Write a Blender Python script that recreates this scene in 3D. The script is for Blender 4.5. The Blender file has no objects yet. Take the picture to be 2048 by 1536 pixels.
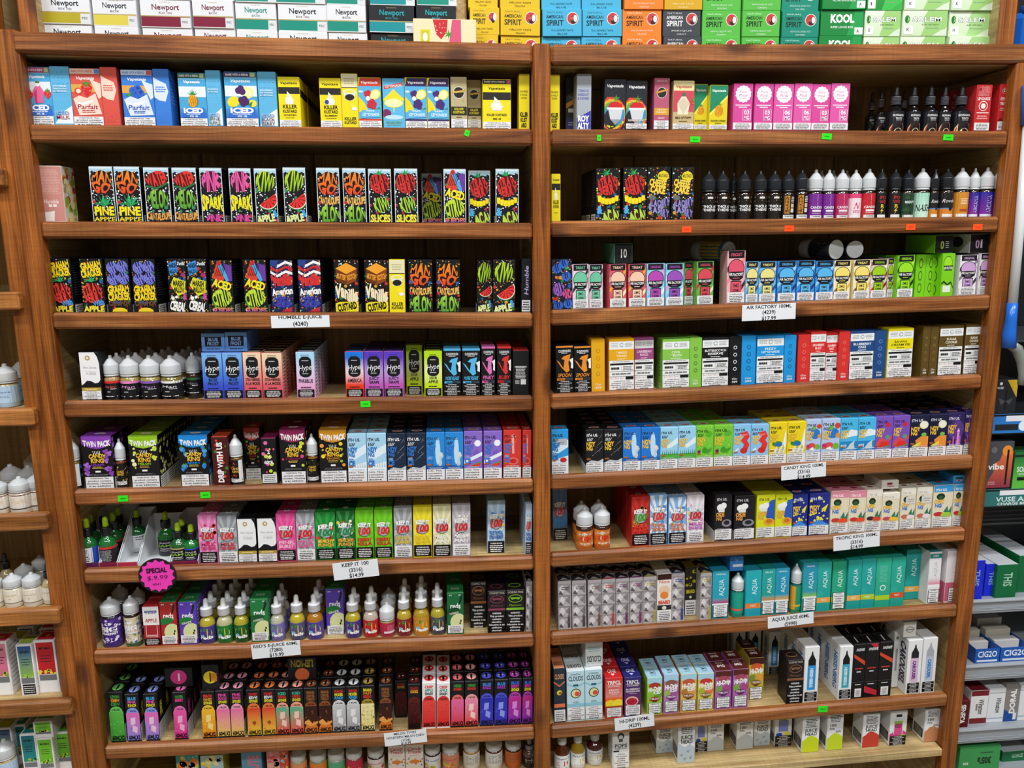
import bpy, bmesh, math, random
import numpy as np
from mathutils import Vector

# ------------------------------------------------------------------ camera, light, exposure
scene = bpy.context.scene
COL = scene.collection
W, H, F = 2048.0, 1536.0, 1560.0
YAW, PITCH, ROLL = 0.09098, 0.19081, -0.00926
CAM = np.array([0.0, -1.45, 1.55])

def cam_axes():
    f = np.array([math.sin(YAW)*math.cos(PITCH), math.cos(YAW)*math.cos(PITCH), -math.sin(PITCH)])
    r = np.array([math.cos(YAW), -math.sin(YAW), 0.0]); u = np.cross(r, f)
    c, s = math.cos(ROLL), math.sin(ROLL)
    return r*c+u*s, u*c-r*s, f
RX, UX, FX = cam_axes()
cam_data = bpy.data.cameras.new('camera'); cam = bpy.data.objects.new('camera', cam_data); COL.objects.link(cam)
cam_data.sensor_width = 36.0; cam_data.lens = F/W*36.0; cam_data.clip_start = 0.02
from mathutils import Matrix
cam.matrix_world = Matrix(((RX[0], UX[0], -FX[0], CAM[0]), (RX[1], UX[1], -FX[1], CAM[1]), (RX[2], UX[2], -FX[2], CAM[2]), (0, 0, 0, 1)))
scene.camera = cam
vs = scene.view_settings
vs.view_transform = 'Standard'; vs.look = 'None'; vs.gamma = 1.0; vs.use_curve_mapping = False; vs.exposure = -0.2

world = bpy.data.worlds.new('shop_air'); scene.world = world; world.use_nodes = True
world.node_tree.nodes['Background'].inputs[0].default_value = (0.93, 0.97, 1.0, 1)
world.node_tree.nodes['Background'].inputs[1].default_value = 0.0

def ceiling_lamp(name, x, y, power, sx=1.2, sy=0.3):
    l = bpy.data.lights.new(name, 'AREA'); l.shape = 'RECTANGLE'; l.size = sx; l.size_y = sy
    l.energy = power; l.color = (0.96, 0.98, 1.0)
    o = bpy.data.objects.new(name, l); COL.objects.link(o); o.location = (x, y, 3.5)
# the shop's ceiling tubes, above and behind the viewer
for lx, side in ((-1.5, 'left'), (0.2, 'middle'), (1.9, 'right')):
    for ly, pw, depth in ((-1.35, 46, 'near'), (-2.8, 38, 'far')):
        ceiling_lamp('ceiling_lamp_%s_%s_offscreen' % (depth, side), lx, ly, pw)

def at(x, y, Y=0.0):
    """pixel of the photograph -> point of the world on the plane at depth Y behind the shelf fronts"""
    d = FX*F + RX*(x-W/2) - UX*(y-H/2)
    return CAM + d*((Y-CAM[1])/d[1])
def at_z(x, y, Z):
    d = FX*F + RX*(x-W/2) - UX*(y-H/2)
    return CAM + d*((Z-CAM[2])/d[2])

# ------------------------------------------------------------------ materials
def lin(h):
    h = h.lstrip('#')
    if len(h) == 3: h = ''.join(c*2 for c in h)
    o = []
    for i in (0, 2, 4):
        v = int(h[i:i+2], 16)/255.0
        o.append(v/12.92 if v <= 0.04045 else ((v+0.055)/1.055)**2.4)
    return (o[0], o[1], o[2], 1.0)

def new_mat(name, rough=0.5, base=None, metal=0.0, spec=0.5):
    m = bpy.data.materials.new(name); m.use_nodes = True
    b = m.node_tree.nodes['Principled BSDF']
    b.inputs['Roughness'].default_value = rough; b.inputs['Metallic'].default_value = metal
    b.inputs['Specular IOR Level'].default_value = spec
    if base: b.inputs['Base Color'].default_value = lin(base)
    return m, m.node_tree, b

def print_mat(name, rough, spec=0.4, coat=0.0):
    m, nt, b = new_mat(name, rough, spec=spec)
    a = nt.nodes.new('ShaderNodeVertexColor'); a.layer_name = 'ink'
    n = nt.nodes.new('ShaderNodeTexNoise'); n.inputs['Scale'].default_value = 35.0; n.inputs['Detail'].default_value = 3.0
    mr = nt.nodes.new('ShaderNodeMapRange'); mr.inputs[3].default_value = rough*0.8; mr.inputs[4].default_value = rough*1.25
    nt.links.new(a.outputs['Color'], b.inputs['Base Color'])
    nt.links.new(n.outputs['Fac'], mr.inputs[0]); nt.links.new(mr.outputs[0], b.inputs['Roughness'])
    b.inputs['Coat Weight'].default_value = coat; b.inputs['Coat Roughness'].default_value = 0.25
    return m
M = {}
M['card'] = print_mat('printed_card', 0.42, 0.45)
M['ink'] = print_mat('printed_ink', 0.45, 0.35)
M['sleeve'] = print_mat('bottle_sleeve', 0.3, 0.5)
M['plastic'] = print_mat('glossy_plastic', 0.22, 0.5)
M['metal'] = print_mat('painted_metal', 0.35, 0.6)

def glassy(name, col, rough=0.06):
    m, nt, b = new_mat(name, rough, col, spec=0.6)
    b.inputs['Coat Weight'].default_value = 0.6; b.inputs['Coat Roughness'].default_value = 0.05
    n = nt.nodes.new('ShaderNodeTexNoise'); n.inputs['Scale'].default_value = 12.0
    mr = nt.nodes.new('ShaderNodeMapRange'); mr.inputs[3].default_value = rough; mr.inputs[4].default_value = rough+0.05
    nt.links.new(n.outputs['Fac'], mr.inputs[0]); nt.links.new(mr.outputs[0], b.inputs['Roughness'])
    return m
def frosted(name, col='#e2e5e7'):
    m, nt, b = new_mat(name, 0.28, col, spec=0.5)
    b.inputs['Subsurface Weight'].default_value = 0.0
    b.inputs['Transmission Weight'].default_value = 0.22
    n = nt.nodes.new('ShaderNodeTexNoise'); n.inputs['Scale'].default_value = 60.0
    mr = nt.nodes.new('ShaderNodeMapRange'); mr.inputs[3].default_value = 0.22; mr.inputs[4].default_value = 0.38
    nt.links.new(n.outputs['Fac'], mr.inputs[0]); nt.links.new(mr.outputs[0], b.inputs['Roughness'])
    return m
M['frost'] = frosted('frosted_cap_plastic')
_glass = {}
def glass(col):
    if col not in _glass: _glass[col] = glassy('bottle_liquid_'+str(len(_glass)), col)
    return _glass[col]

def wood(name, axis, dark, mid, light, rough=0.42, knots=1.0, grain=1.0):
    """stained softwood: long grain along one axis, growth figure, saw marks and scattered knots"""
    m, nt, b = new_mat(name, rough, spec=0.4)
    N, L = nt.nodes, nt.links
    tc = N.new('ShaderNodeTexCoord'); oi = N.new('ShaderNodeObjectInfo')
    off = N.new('ShaderNodeVectorMath'); off.operation = 'SCALE'; off.inputs[3].default_value = 37.0
    cmb = N.new('ShaderNodeCombineXYZ')
    for i in range(3): L.new(oi.outputs['Random'], cmb.inputs[i])
    L.new(cmb.outputs[0], off.inputs[0])
    add = N.new('ShaderNodeVectorMath'); add.operation = 'ADD'
    L.new(tc.outputs['Object'], add.inputs[0]); L.new(off.outputs[0], add.inputs[1])
    def mapped(s_long, s_across):
        mp = N.new('ShaderNodeMapping'); s = [s_across]*3; s[axis] = s_long
        mp.inputs['Scale'].default_value = s; L.new(add.outputs[0], mp.inputs['Vector']); return mp
    def noise(mp, sc, det, dist=0.0):
        n = N.new('ShaderNodeTexNoise'); n.inputs['Scale'].default_value = sc; n.inputs['Detail'].default_value = det
        n.inputs['Distortion'].default_value = dist; L.new(mp.outputs[0], n.inputs['Vector']); return n
    n1 = noise(mapped(1.2, 26.0), 2.2, 6.0, 1.3)
    n2 = noise(mapped(3.0, 160.0), 3.0, 3.0)
    n3 = noise(mapped(2.0, 3.0), 2.0, 2.0)
    saw = noise(mapped(260.0, 3.0), 1.0, 1.0)
    ramp = N.new('ShaderNodeValToRGB'); L.new(n1.outputs['Fac'], ramp.inputs[0])
    e = ramp.color_ramp.elements; e[0].position = 0.30; e[0].color = lin(dark); e[1].position = 0.72; e[1].color = lin(light)
    k = e.new(0.5); k.color = lin(mid)
    def mul(a, fac_socket, lo, hi, fmin, fmax):
        mr = N.new('ShaderNodeMapRange'); mr.inputs[1].default_value = lo; mr.inputs[2].default_value = hi
        mr.inputs[3].default_value = fmin; mr.inputs[4].default_value = fmax; L.new(fac_socket, mr.inputs[0])
        mx = N.new('ShaderNodeMix'); mx.data_type = 'RGBA'; mx.blend_type = 'MULTIPLY'; mx.inputs[0].default_value = 1.0
        L.new(a, mx.inputs[6]); L.new(mr.outputs[0], mx.inputs[7]); return mx.outputs[2]
    c = mul(ramp.outputs[0], n2.outputs['Fac'], 0.35, 0.65, 1.0-0.34*grain, 1.0+0.2*grain)
    c = mul(c, n3.outputs['Fac'], 0.3, 0.7, 0.66, 1.2)
    c = mul(c, saw.outputs['Fac'], 0.35, 0.65, 0.93, 1.04)
    if knots:
        mp = mapped(7.0, 13.0)
        vo = N.new('ShaderNodeTexVoronoi'); vo.inputs['Scale'].default_value = 1.0; L.new(mp.outputs[0], vo.inputs['Vector'])
        gt = N.new('ShaderNodeMath'); gt.operation = 'GREATER_THAN'; gt.inputs[1].default_value = 0.6
        sp = N.new('ShaderNodeSeparateColor'); L.new(vo.outputs['Color'], sp.inputs[0]); L.new(sp.outputs[0], gt.inputs[0])
        mr = N.new('ShaderNodeMapRange'); mr.inputs[1].default_value = 0.12; mr.inputs[2].default_value = 0.27
        mr.inputs[3].default_value = 0.75*knots; mr.inputs[4].default_value = 0.0; L.new(vo.outputs['Distance'], mr.inputs[0])
        mm = N.new('ShaderNodeMath'); mm.operation = 'MULTIPLY'; L.new(gt.outputs[0], mm.inputs[0]); L.new(mr.outputs[0], mm.inputs[1])
        mx = N.new('ShaderNodeMix'); mx.data_type = 'RGBA'; L.new(mm.outputs[0], mx.inputs[0]); L.new(c, mx.inputs[6])
        mx.inputs[7].default_value = lin('#3a1a0c'); c = mx.outputs[2]
    L.new(c, b.inputs['Base Color'])
    bp = N.new('ShaderNodeBump'); bp.inputs['Strength'].default_value = 0.25; bp.inputs['Distance'].default_value = 0.001
    L.new(n2.outputs['Fac'], bp.inputs['Height']); L.new(bp.outputs[0], b.inputs['Normal'])
    return m
RED = ('#683718', '#95582b', '#b37845')
M['wood_x'] = wood('stained_pine_rail', 0, *RED)
M['wood_z'] = wood('stained_pine_post', 2, '#6c3813', '#9c5820', '#b0692b')
M['wood_n'] = wood('stained_pine_rail_light', 0, '#7c481e', '#a86a32', '#bd8044')
M['pine_x'] = wood('bare_pine_board', 0, '#a88a58', '#c0a470', '#d2ba86', 0.5, 0.5, 0.7)
M['pine_y'] = wood('bare_pine_side', 1, '#a88a58', '#c0a470', '#d2ba86', 0.5, 0.6, 0.7)
M['ply'] = wood('back_plywood', 2, '#94764a', '#aa8a5a', '#bc9c6a', 0.6, 0.6, 0.6)

# ------------------------------------------------------------------ objects
def link(name, me, parent=None, loc=None, rot=None):
    o = bpy.data.objects.new(name, me); COL.objects.link(o)
    if parent is not None: o.parent = parent
    if loc is not None: o.location = loc
    if rot is not None: o.rotation_euler = rot
    return o
def tag(o, label, cat, group=None, kind=None):
    if label: o['label'] = label
    if cat: o['category'] = cat
    if group: o['group'] = group
    if kind: o['kind'] = kind
    return o
def set_ink(me, cols):
    a = me.color_attributes.new('ink', 'FLOAT_COLOR', 'CORNER')
    a.data.foreach_set('color', np.asarray(cols, dtype=np.float32).ravel())
def mesh_from(name, V, Fc, cols, mat, smooth=False):
    me = bpy.data.meshes.new(name); me.from_pydata(V, [], Fc)
    set_ink(me, cols); me.materials.append(mat)
    if smooth: me.polygons.foreach_set('use_smooth', [True]*len(me.polygons))
    me.update(); return me
def flat_mesh(name, V, Fc, mat):
    me = bpy.data.meshes.new(name); me.from_pydata(V, [], Fc); me.materials.append(mat); me.update(); return me

def chamfer_box(w, d, h, c, x0=None, y0=None, z0=0.0):
    """verts/faces of a box with cut edges; front face is at -y. faces come tagged f,r,b,l,t,u,e"""
    hw, hd = w/2, d/2
    V, idx = [], {}
    for sx in (-1, 1):
        for sy in (-1, 1):
            for sz in (0, 1):
                X, Y, Z = sx*hw, sy*hd, (h if sz else 0.0); zi = -c if sz else c
                for ax, p in ((0, (X, Y-sy*c, Z+zi)), (1, (X-sx*c, Y, Z+zi)), (2, (X-sx*c, Y-sy*c, Z))):
                    idx[sx, sy, sz, ax] = len(V); V.append((p[0], p[1], p[2]+z0))
    fs = []
    def q(t, *k): fs.append((t, tuple(idx[a] for a in k)))
    q('f', (-1,-1,0,1), (1,-1,0,1), (1,-1,1,1), (-1,-1,1,1))
    q('b', (1,1,0,1), (-1,1,0,1), (-1,1,1,1), (1,1,1,1))
    q('r', (1,-1,0,0), (1,1,0,0), (1,1,1,0), (1,-1,1,0))
    q('l', (-1,1,0,0), (-1,-1,0,0), (-1,-1,1,0), (-1,1,1,0))
    q('t', (-1,-1,1,2), (1,-1,1,2), (1,1,1,2), (-1,1,1,2))
    q('u', (-1,1,0,2), (1,1,0,2), (1,-1,0,2), (-1,-1,0,2))
    for sz in (0, 1):
        for s in (-1, 1):
            a = [(-1, s, sz, 1), (1, s, sz, 1), (1, s, sz, 2), (-1, s, sz, 2)]
            q('f' if s < 0 else 'b', *(a if (s < 0) == (sz == 1) else a[::-1]))
            a = [(s, -1, sz, 0), (s, 1, sz, 0), (s, 1, sz, 2), (s, -1, sz, 2)]
            q('r' if s > 0 else 'l', *(a if (s > 0) == (sz == 1) else a[::-1]))
    for sx in (-1, 1):
        for sy in (-1, 1):
            a = [(sx, sy, 0, 1), (sx, sy, 0, 0), (sx, sy, 1, 0), (sx, sy, 1, 1)]
            q('f' if sy < 0 else 'b', *(a if sx*sy < 0 else a[::-1]))
            for sz in (0, 1):
                a = [(sx, sy, sz, 0), (sx, sy, sz, 1), (sx, sy, sz, 2)]
                s = sx*sy*(1 if sz else -1)
                q('t' if sz else 'u', *(a if s > 0 else a[::-1]))
    return V, fs
def board(name, x0, x1, y0, y1, z0, z1, mat, c=0.003, parent=None, zr=None, tilt=0.0):
    V, fs = chamfer_box(x1-x0, y1-y0, z1-z0, c)
    me = flat_mesh(name, V, [f for _, f in fs], mat)
    return link(name, me, parent, ((x0+x1)/2, (y0+y1)/2, z0), (0, tilt, 0))
def ink_box(name, w, d, h, cols, mat, c=0.0006, z0=0.0):
    V, fs = chamfer_box(w, d, h, c, z0=z0)
    L = []
    for t, f in fs:
        L += [lin(cols.get(t, cols['f']))]*len(f)
    return mesh_from(name, V, [f for _, f in fs], L, mat)

# ------------------------------------------------------------------ lettering: glyph outlines of the built-in font
GL = {}
def build_glyphs():
    chars = "ABCDEFGHIJKLMNOPQRSTUVWXYZabcdefghijklmnopqrstuvwxyz0123456789&$%.,:'-!()|/+"
    dg = bpy.context.evaluated_depsgraph_get
    def shape(s, off):
        cu = bpy.data.curves.new('t', 'FONT'); cu.body = s; cu.resolution_u = 2; cu.offset = off; cu.fill_mode = 'FRONT'
        o = bpy.data.objects.new('t', cu); COL.objects.link(o); bpy.context.view_layer.update()
        me = bpy.data.meshes.new_from_object(o.evaluated_get(dg()))
        v = [(p.co.x, p.co.y) for p in me.vertices]; f = [tuple(p.vertices) for p in me.polygons]
        bpy.data.objects.remove(o); bpy.data.curves.remove(cu); bpy.data.meshes.remove(me)
        return v, f
    base = max(p[0] for p in shape('HH', 0)[0])
    for ch in chars:
        adv = max(p[0] for p in shape('H'+ch+'H', 0)[0]) - base
        for st, off in (('r', 0.0), ('b', 0.022), ('h', 0.05)):
            if ch in 'MWNmw': off *= 0.45
            GL[st, ch] = (*shape(ch, off), adv)
build_glyphs()
CAPH = max(p[1] for p in GL['r', 'H'][0])

# ------------------------------------------------------------------ printed artwork
EPS = 0.00004
class Canvas:
    """collects printed shapes in unit coordinates (0..1 across, 0..1 up) of one face"""
    def __init__(self, w, h, fn, seed=1, seg=1):
        self.w, self.h, self.fn, self.l, self.seg = w, h, fn, 1, seg
        self.V, self.F, self.C = [], [], []
        self.R = random.Random(seed)
    def face(self, w, h, fn):
        self.w, self.h, self.fn, self.l = w, h, fn, 1
    def add(self, pts, faces, col):
        """pts in metres on the face; col is a colour or (bottom, top)"""
        n = len(self.V); l = self.l; self.l += 1
        w, h, fn = self.w, self.h, self.fn
        cl = lambda a: 0.0 if a < 0 else 1.0 if a > 1 else a
        self.V += [fn(cl(x/w), cl(y/h), l*EPS) for x, y in pts]
        if isinstance(col, tuple):
            a, b = np.array(lin(col[0])), np.array(lin(col[1]))
            ys = [p[1] for p in pts]; y0, y1 = min(ys), max(ys)
            pc = [tuple(a+(b-a)*((y-y0)/max(1e-9, y1-y0))) for y in ys]
        else:
            c = lin(col); pc = [c]*len(pts)
        for f in faces:
            self.F.append(tuple(i+n for i in f)); self.C += [pc[i] for i in f]
    def r(self, x0, y0, x1, y1, col):
        s = max(1, int(self.seg*(x1-x0)+0.999)); w, h = self.w, self.h
        P, Fc = [], []
        for i in range(s+1):
            x = (x0+(x1-x0)*i/s)*w; P += [(x, y0*h), (x, y1*h)]
        for i in range(s): Fc.append((2*i, 2*i+2, 2*i+3, 2*i+1))
        self.add(P, Fc, col); return self
    def e(self, cx, cy, rx, col, ry=None, n=14, rot=0, a0=0, a1=360):
        w, h = self.w, self.h; X = rx*w; Y = X if ry is None else ry*h
        c, s = math.cos(math.radians(rot)), math.sin(math.radians(rot)); P = []
        full = a1-a0 >= 360
        for i in range(n if full else n+1):
            a = math.radians(a0+(a1-a0)*i/n); x, y = X*math.cos(a), Y*math.sin(a)
            P.append((cx*w+x*c-y*s, cy*h+x*s+y*c))
        self.add(P, [tuple(range(len(P)))], col); return self
    def p(self, pts, col):
        self.add([(x*self.w, y*self.h) for x, y in pts], [tuple(range(len(pts)))], col); return self
    def st(self, cx, cy, r, k, col, inner=0.6, rot=90):
        P = []
        for i in range(2*k):
            a = math.radians(rot+180.0*i/k); q = r*self.w*(1 if i % 2 == 0 else inner)
            P.append((cx*self.w+q*math.cos(a), cy*self.h+q*math.sin(a)))
        self.add(P, [tuple(range(2*k))], col); return self
    def t(self, s, cx, cy, w, h, col, o=None, st='b', rot=0, sh=0.0, env=None):
        """lettering stretched to w x h (unit fractions) about its middle"""
        if o:
            k = self.w*w/max(1, len(s))*0.10
            self._t(s, cx, cy, w, h, o, 'h', rot, sh, env)
        self._t(s, cx, cy, w, h, col, st, rot, sh, env); return self
    def _t(self, s, cx, cy, w, h, col, st, rot, sh, env):
        x, P, Fc = 0.0, [], []
        for ch in s:
            if ch == ' ': x += 0.3; continue
            g = GL.get((st, ch)) or GL[st, '-']
            n = len(P); P += [(a+x, b) for a, b in g[0]]; Fc += [tuple(i+n for i in f) for f in g[1]]
            x += g[2]
        if not P: return
        tot = max(x, 0.01); sx = w*self.w/tot; sy = h*self.h/CAPH
        c, sn = math.cos(math.radians(rot)), math.sin(math.radians(rot)); Q = []
        for a, b in P:
            u = a/tot; v = b-CAPH/2
            if env == 'c': v *= math.sqrt(max(0.12, 1-(1.85*(u-0.5))**2))
            elif env == 'u': v *= 0.62+1.5*(u-0.5)**2
            elif env == 'a': v += 0.5*(0.25-(u-0.5)**2)*4*0.35
            elif env == 'v': v -= 0.5*(0.25-(u-0.5)**2)*4*0.35
            elif env == 's': v += 0.16*math.sin(u*6.28)
            X = (a-tot/2)*sx + sh*v*sy; Y = v*sy
            Q.append((cx*self.w+X*c-Y*sn, cy*self.h+X*sn+Y*c))
        self.add(Q, Fc, col)
    def et(self, x, y, rx, ry, lines, col, rot=0):
        """lettering that fills an ellipse, one band per line"""
        n = len(lines); cs, sn = math.cos(math.radians(rot)), math.sin(math.radians(rot)); W_, H_ = self.w, self.h
        for i, s in enumerate(lines):
            yb = 1-2*i/n-.03; ya = 1-2*(i+1)/n+.03; k = min(abs(ya), abs(yb)) if n > 1 else .0
            xm = .97*math.sqrt(max(.1, 1-(k*.75)**2)); a0, P, Fc = 0.0, [], []
            for ch in s:
                g = GL.get(('h', ch)) or GL['h', '-']; m = len(P); mx = max((p[0] for p in g[0]), default=.5); mn = min((p[0] for p in g[0]), default=0)
                P += [(a0+a-mn, b) for a, b in g[0]]; Fc += [tuple(q+m for q in f) for f in g[1]]; a0 += mx-mn+.035
            Q = []
            for a, b in P:
                u = (a/max(a0-.035, .01)*2-1)*xm; e = math.sqrt(max(.05, 1-u*u)); t_, b_ = min(yb, e), max(ya, -e)
                v = b_+(t_-b_)*min(1.05, max(-.05, b/CAPH)); X, Y = u*rx*W_, v*ry*H_
                Q.append((x*W_+X*cs-Y*sn, y*H_+X*sn+Y*cs))
            if isinstance(col, tuple) and n > 1:
                c0, c1 = np.array(lin(col[0])), np.array(lin(col[1])); f = lambda q: '#'+''.join('%02x' % int(round(255*((1.055*v**(1/2.4)-.055) if v > .0031 else v*12.92))) for v in (c0+(c1-c0)*q)[:3])
                self.add(Q, Fc, (f((n-1-i)/n), f((n-i)/n)))
            else: self.add(Q, Fc, col)
        return self
    def b(self, x0, y0, x1, y1, n, col, fill=0.5):
        """n lines of small print"""
        P, Fc = [], []
        for i in range(n):
            y = y1-(y1-y0)*(i+0.5)/n; hh = (y1-y0)/n*fill/2; q = self.R.uniform(0, 0.16)*(x1-x0)
            a, b = x0+q*0.6, x1-q; x = a
            while x < b:
                e = min(b, x+self.R.uniform(0.12, 0.3)*(x1-x0)); k = len(P)
                P += [(x*self.w, (y-hh)*self.h), (e*self.w, (y-hh)*self.h), (e*self.w, (y+hh)*self.h), (x*self.w, (y+hh)*self.h)]
                Fc.append((k, k+1, k+2, k+3)); x = e+0.03*(x1-x0)
        self.add(P, Fc, col); return self
    def d(self, n, cols, x0=0, y0=0, x1=1, y1=1, r0=0.012, r1=0.035, k=6):
        if isinstance(cols, str): cols = [cols]
        for ci, col in enumerate(cols):
            P, Fc = [], []
            for i in range(n//len(cols)):
                r = self.R.uniform(r0, r1)*self.w
                cx = self.R.uniform(x0, x1)*self.w; cy = self.R.uniform(y0, y1)*self.h
                cx = min(max(cx, r), self.w-r); cy = min(max(cy, r), self.h-r); q = len(P)
                a0 = self.R.uniform(0, 6)
                P += [(cx+r*math.cos(a0+6.283*j/k), cy+r*math.sin(a0+6.283*j/k)) for j in range(k)]
                Fc.append(tuple(range(q, q+k)))
            if P: self.add(P, Fc, col)
        return self
    def mesh(self, name, mat):
        return mesh_from(name, self.V, self.F, self.C, mat)
# ------------------------------------------------------------------ the shelving: measured rail lines
RL = [((30,63),(1065,88)),((49,248),(1064,257)),((75,443),(1066,446)),((102,625),(1068,625)),((126,800),(1070,789)),((148,976),(1070,953)),((167,1133),(1072,1106)),((189,1294),(1073,1260)),((212,1483),(1075,1445))]
RR = [((1100,89),(2047,88)),((1101,258),(2026,262)),((1101,442),(2003,433)),((1102,620),(1983,589)),((1102,786),(1967,746)),((1102,947),(1948,906)),((1105,1101),(1934,1050)),((1105,1258),(1919,1201)),((1109,1443),(1898,1379))]
RT = 0.019; RH = 0.029; LIP = 0.009; DEPTH = 0.262
XL0, XL1, XP0, XP1, XR0, XR1 = -0.7212, -0.687, 0.174, 0.206, 1.085, 1.119
RAIL = {'L': [], 'R': []}
for bay, src in (('L', RL), ('R', RR)):
    for i, (a, b) in enumerate(src):
        Y = RT if i > 3 else (RT*0.5 if i == 3 else 0.0)
        p, q = at(*a, Y), at(*b, Y)
        s = (q[2]-p[2])/(q[0]-p[0]); x0, x1 = (XL1, XP0) if bay == 'L' else (XP1, XR0)
        RAIL[bay].append((x0, p[2]+s*(x0-p[0]), x1, p[2]+s*(x1-p[0]), s))
# the lowest shelves have no rail in front: take their boards from the bare one in view
p9, q9 = at(1109, 1566, 0.0), at(1879, 1499, 0.0)
s9 = (q9[2]-p9[2])/(q9[0]-p9[0])
for bay, (x0, x1) in (('L', (XL1, XP0)), ('R', (XP1, XR0))):
    s = s9 if bay == 'R' else -s9
    z0 = p9[2] if bay == 'R' else p9[2]-s*(XP0-XL1)
    RAIL[bay].append((x0, z0+LIP, x1, z0+s*(x1-x0)+LIP, s))

def struct(o, label):
    o['kind'] = 'structure'; o['label'] = label; return o
ORD = ['top', 'second', 'third', 'fourth', 'fifth', 'sixth', 'seventh', 'eighth', 'ninth', 'tenth']
BAYNAME = {'L': 'wood-side bay', 'R': 'rack-side bay'}

rack = bpy.data.objects.new('wall_shelving', None); COL.objects.link(rack); rack.location = (0.2, 0.0, 0.0)
tag(rack, 'stained wooden wall shelving with two bays and ten rows of shelves', 'shelving')
def rk(o):
    o.parent = rack; o.matrix_parent_inverse = Matrix.Translation((-0.2, 0, 0)); return o
TOPZ = RAIL['L'][0][1]
def post(name, x0, x1, y0, y1, z0, z1, mat='wood_z'):
    return rk(board(name, x0, x1, y0, y1, z0, z1, M[mat], 0.0035))
post('upright_post', XL0, XL1, -0.001, 0.0255, 0.0, TOPZ+0.004)
post('upright_post', XR0, XR1, -0.001, 0.0255, 0.0, RAIL['R'][0][3]-0.031)
post('centre_post', XP0, XP1, -0.003, 0.0255, 0.0, at(1083, 87)[2])
post('top_upright', XL0+0.028, XL1+0.023, 0.022, 0.032, TOPZ-0.03, 2.4)
post('top_upright', 1.06, 1.093, 0.022, 0.032, TOPZ-0.03, 2.4)
post('top_divider', 0.034, 0.062, 0.07, 0.25, TOPZ-0.026, 2.4, 'pine_y')
for x0, x1 in ((XL1-0.032, XL1-0.012), (XR0+0.012, XR0+0.032)):
    post('side_panel', x0, x1, 0.026, DEPTH, 0.0, (TOPZ if x0 < 0 else RAIL['R'][0][3])-0.0335, 'pine_y')
for x0, x1 in ((XL1+0.008, XL1+0.021), (1.062, 1.08)):
    post('side_panel', x0, x1, 0.033, DEPTH, TOPZ-0.02, 2.4, 'pine_y')
post('divider_panel', XP0+0.006, XP1-0.006, 0.026, DEPTH, 0.0, TOPZ-0.05, 'pine_y')
n_ply = 8
for i in range(n_ply):
    a = XL1 - 0.02 + (XR0+0.04-XL1)*i/n_ply; b = XL1 - 0.02 + (XR0+0.04-XL1)*(i+1)/n_ply
    post('back_board', a, b-0.0015, DEPTH, DEPTH+0.012, 0.0, 2.4, 'ply')
def slant(name, x0, x1, y0, y1, zt0, zt1, th, mat):
    """a board whose top runs from zt0 to zt1"""
    L = math.hypot(x1-x0, zt1-zt0)
    V, fs = chamfer_box(L, y1-y0, th, 0.0045 if name == 'front_rail' else 0.001)
    me = flat_mesh(name, V, [f for _, f in fs], M[mat])
    a = -math.atan2(zt1-zt0, x1-x0)
    o = link(name, me, None, ((x0+x1)/2 - th*math.sin(-a)*-1, (y0+y1)/2, (zt0+zt1)/2 - th*math.cos(a)), (0, a, 0))
    return rk(o)
for bay in 'LR':
    for i, (x0, z0, x1, z1, s) in enumerate(RAIL[bay]):
        e0, e1 = x0, x1
        if i == 0:
            if bay == 'L': e0 = XL0+0.027
            else: e1 = XR1+0.012
        if i < 9:
            slant('front_rail', e0+0.0005, e1-0.0005, 0.0 if i else -0.004, RT, z0+s*(e0-x0), z1+s*(e1-x1), RH if i else 0.033, 'wood_x')
            if i == 0:
                f0, f1 = (x0-.034, x1+.016) if bay == 'L' else (x1*0+XP0+.0165, x1+.034); slant('shelf_board', f0, f1, RT+0.007, DEPTH, z0-0.0205+s*(f0-x0), z1-0.0205+s*(f1-x1), 0.012, 'pine_x')
            else:
                slant('shelf_board', x0-(.0115 if bay == 'L' else -.001), x1+(.0115 if bay == 'R' else -.001), RT+0.0005, DEPTH, z0-LIP, z1-LIP, 0.014, 'pine_x')
        else:
            slant('shelf_board', x0+0.002, x1-0.002, 0.0, DEPTH, z0-LIP, z1-LIP, 0.017, 'pine_x')
floor_o = board('floor', -3, 3.4, -4.4, 1.0, -0.02, 0.0, new_mat('floor_tile', 0.4, '#8a8478')[0], 0.001)
struct(floor_o, 'grey shop floor in front of the shelving')
wall_o = board('wall_back', -3, 3.4, 0.34, 0.4, 0.0, 3.54, new_mat('wall_paint', 0.7, '#7d776c')[0], 0.001)
struct(wall_o, 'shop wall behind the shelving')
paint = new_mat('ceiling_paint', 0.8, '#d6d4ce')[0]; wallp = wall_o.data.materials[0]
struct(board('ceiling', -3.06, 3.46, -4.46, 0.4, 3.54, 3.6, paint, 0.001), 'white ceiling of the shop above the tube lamps')
struct(board('wall_front', -3.06, 3.46, -4.46, -4.4, 0.0, 3.54, wallp, 0.001), 'shop wall facing the shelving')
struct(board('wall_left', -3.06, -3.0, -4.4, 0.4, 0.0, 3.54, wallp, 0.001), 'shop side wall beyond the neighbouring unit')
struct(board('wall_right', 3.4, 3.46, -4.4, 0.4, 0.0, 3.54, wallp, 0.001), 'shop side wall beyond the metal rack')

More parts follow.
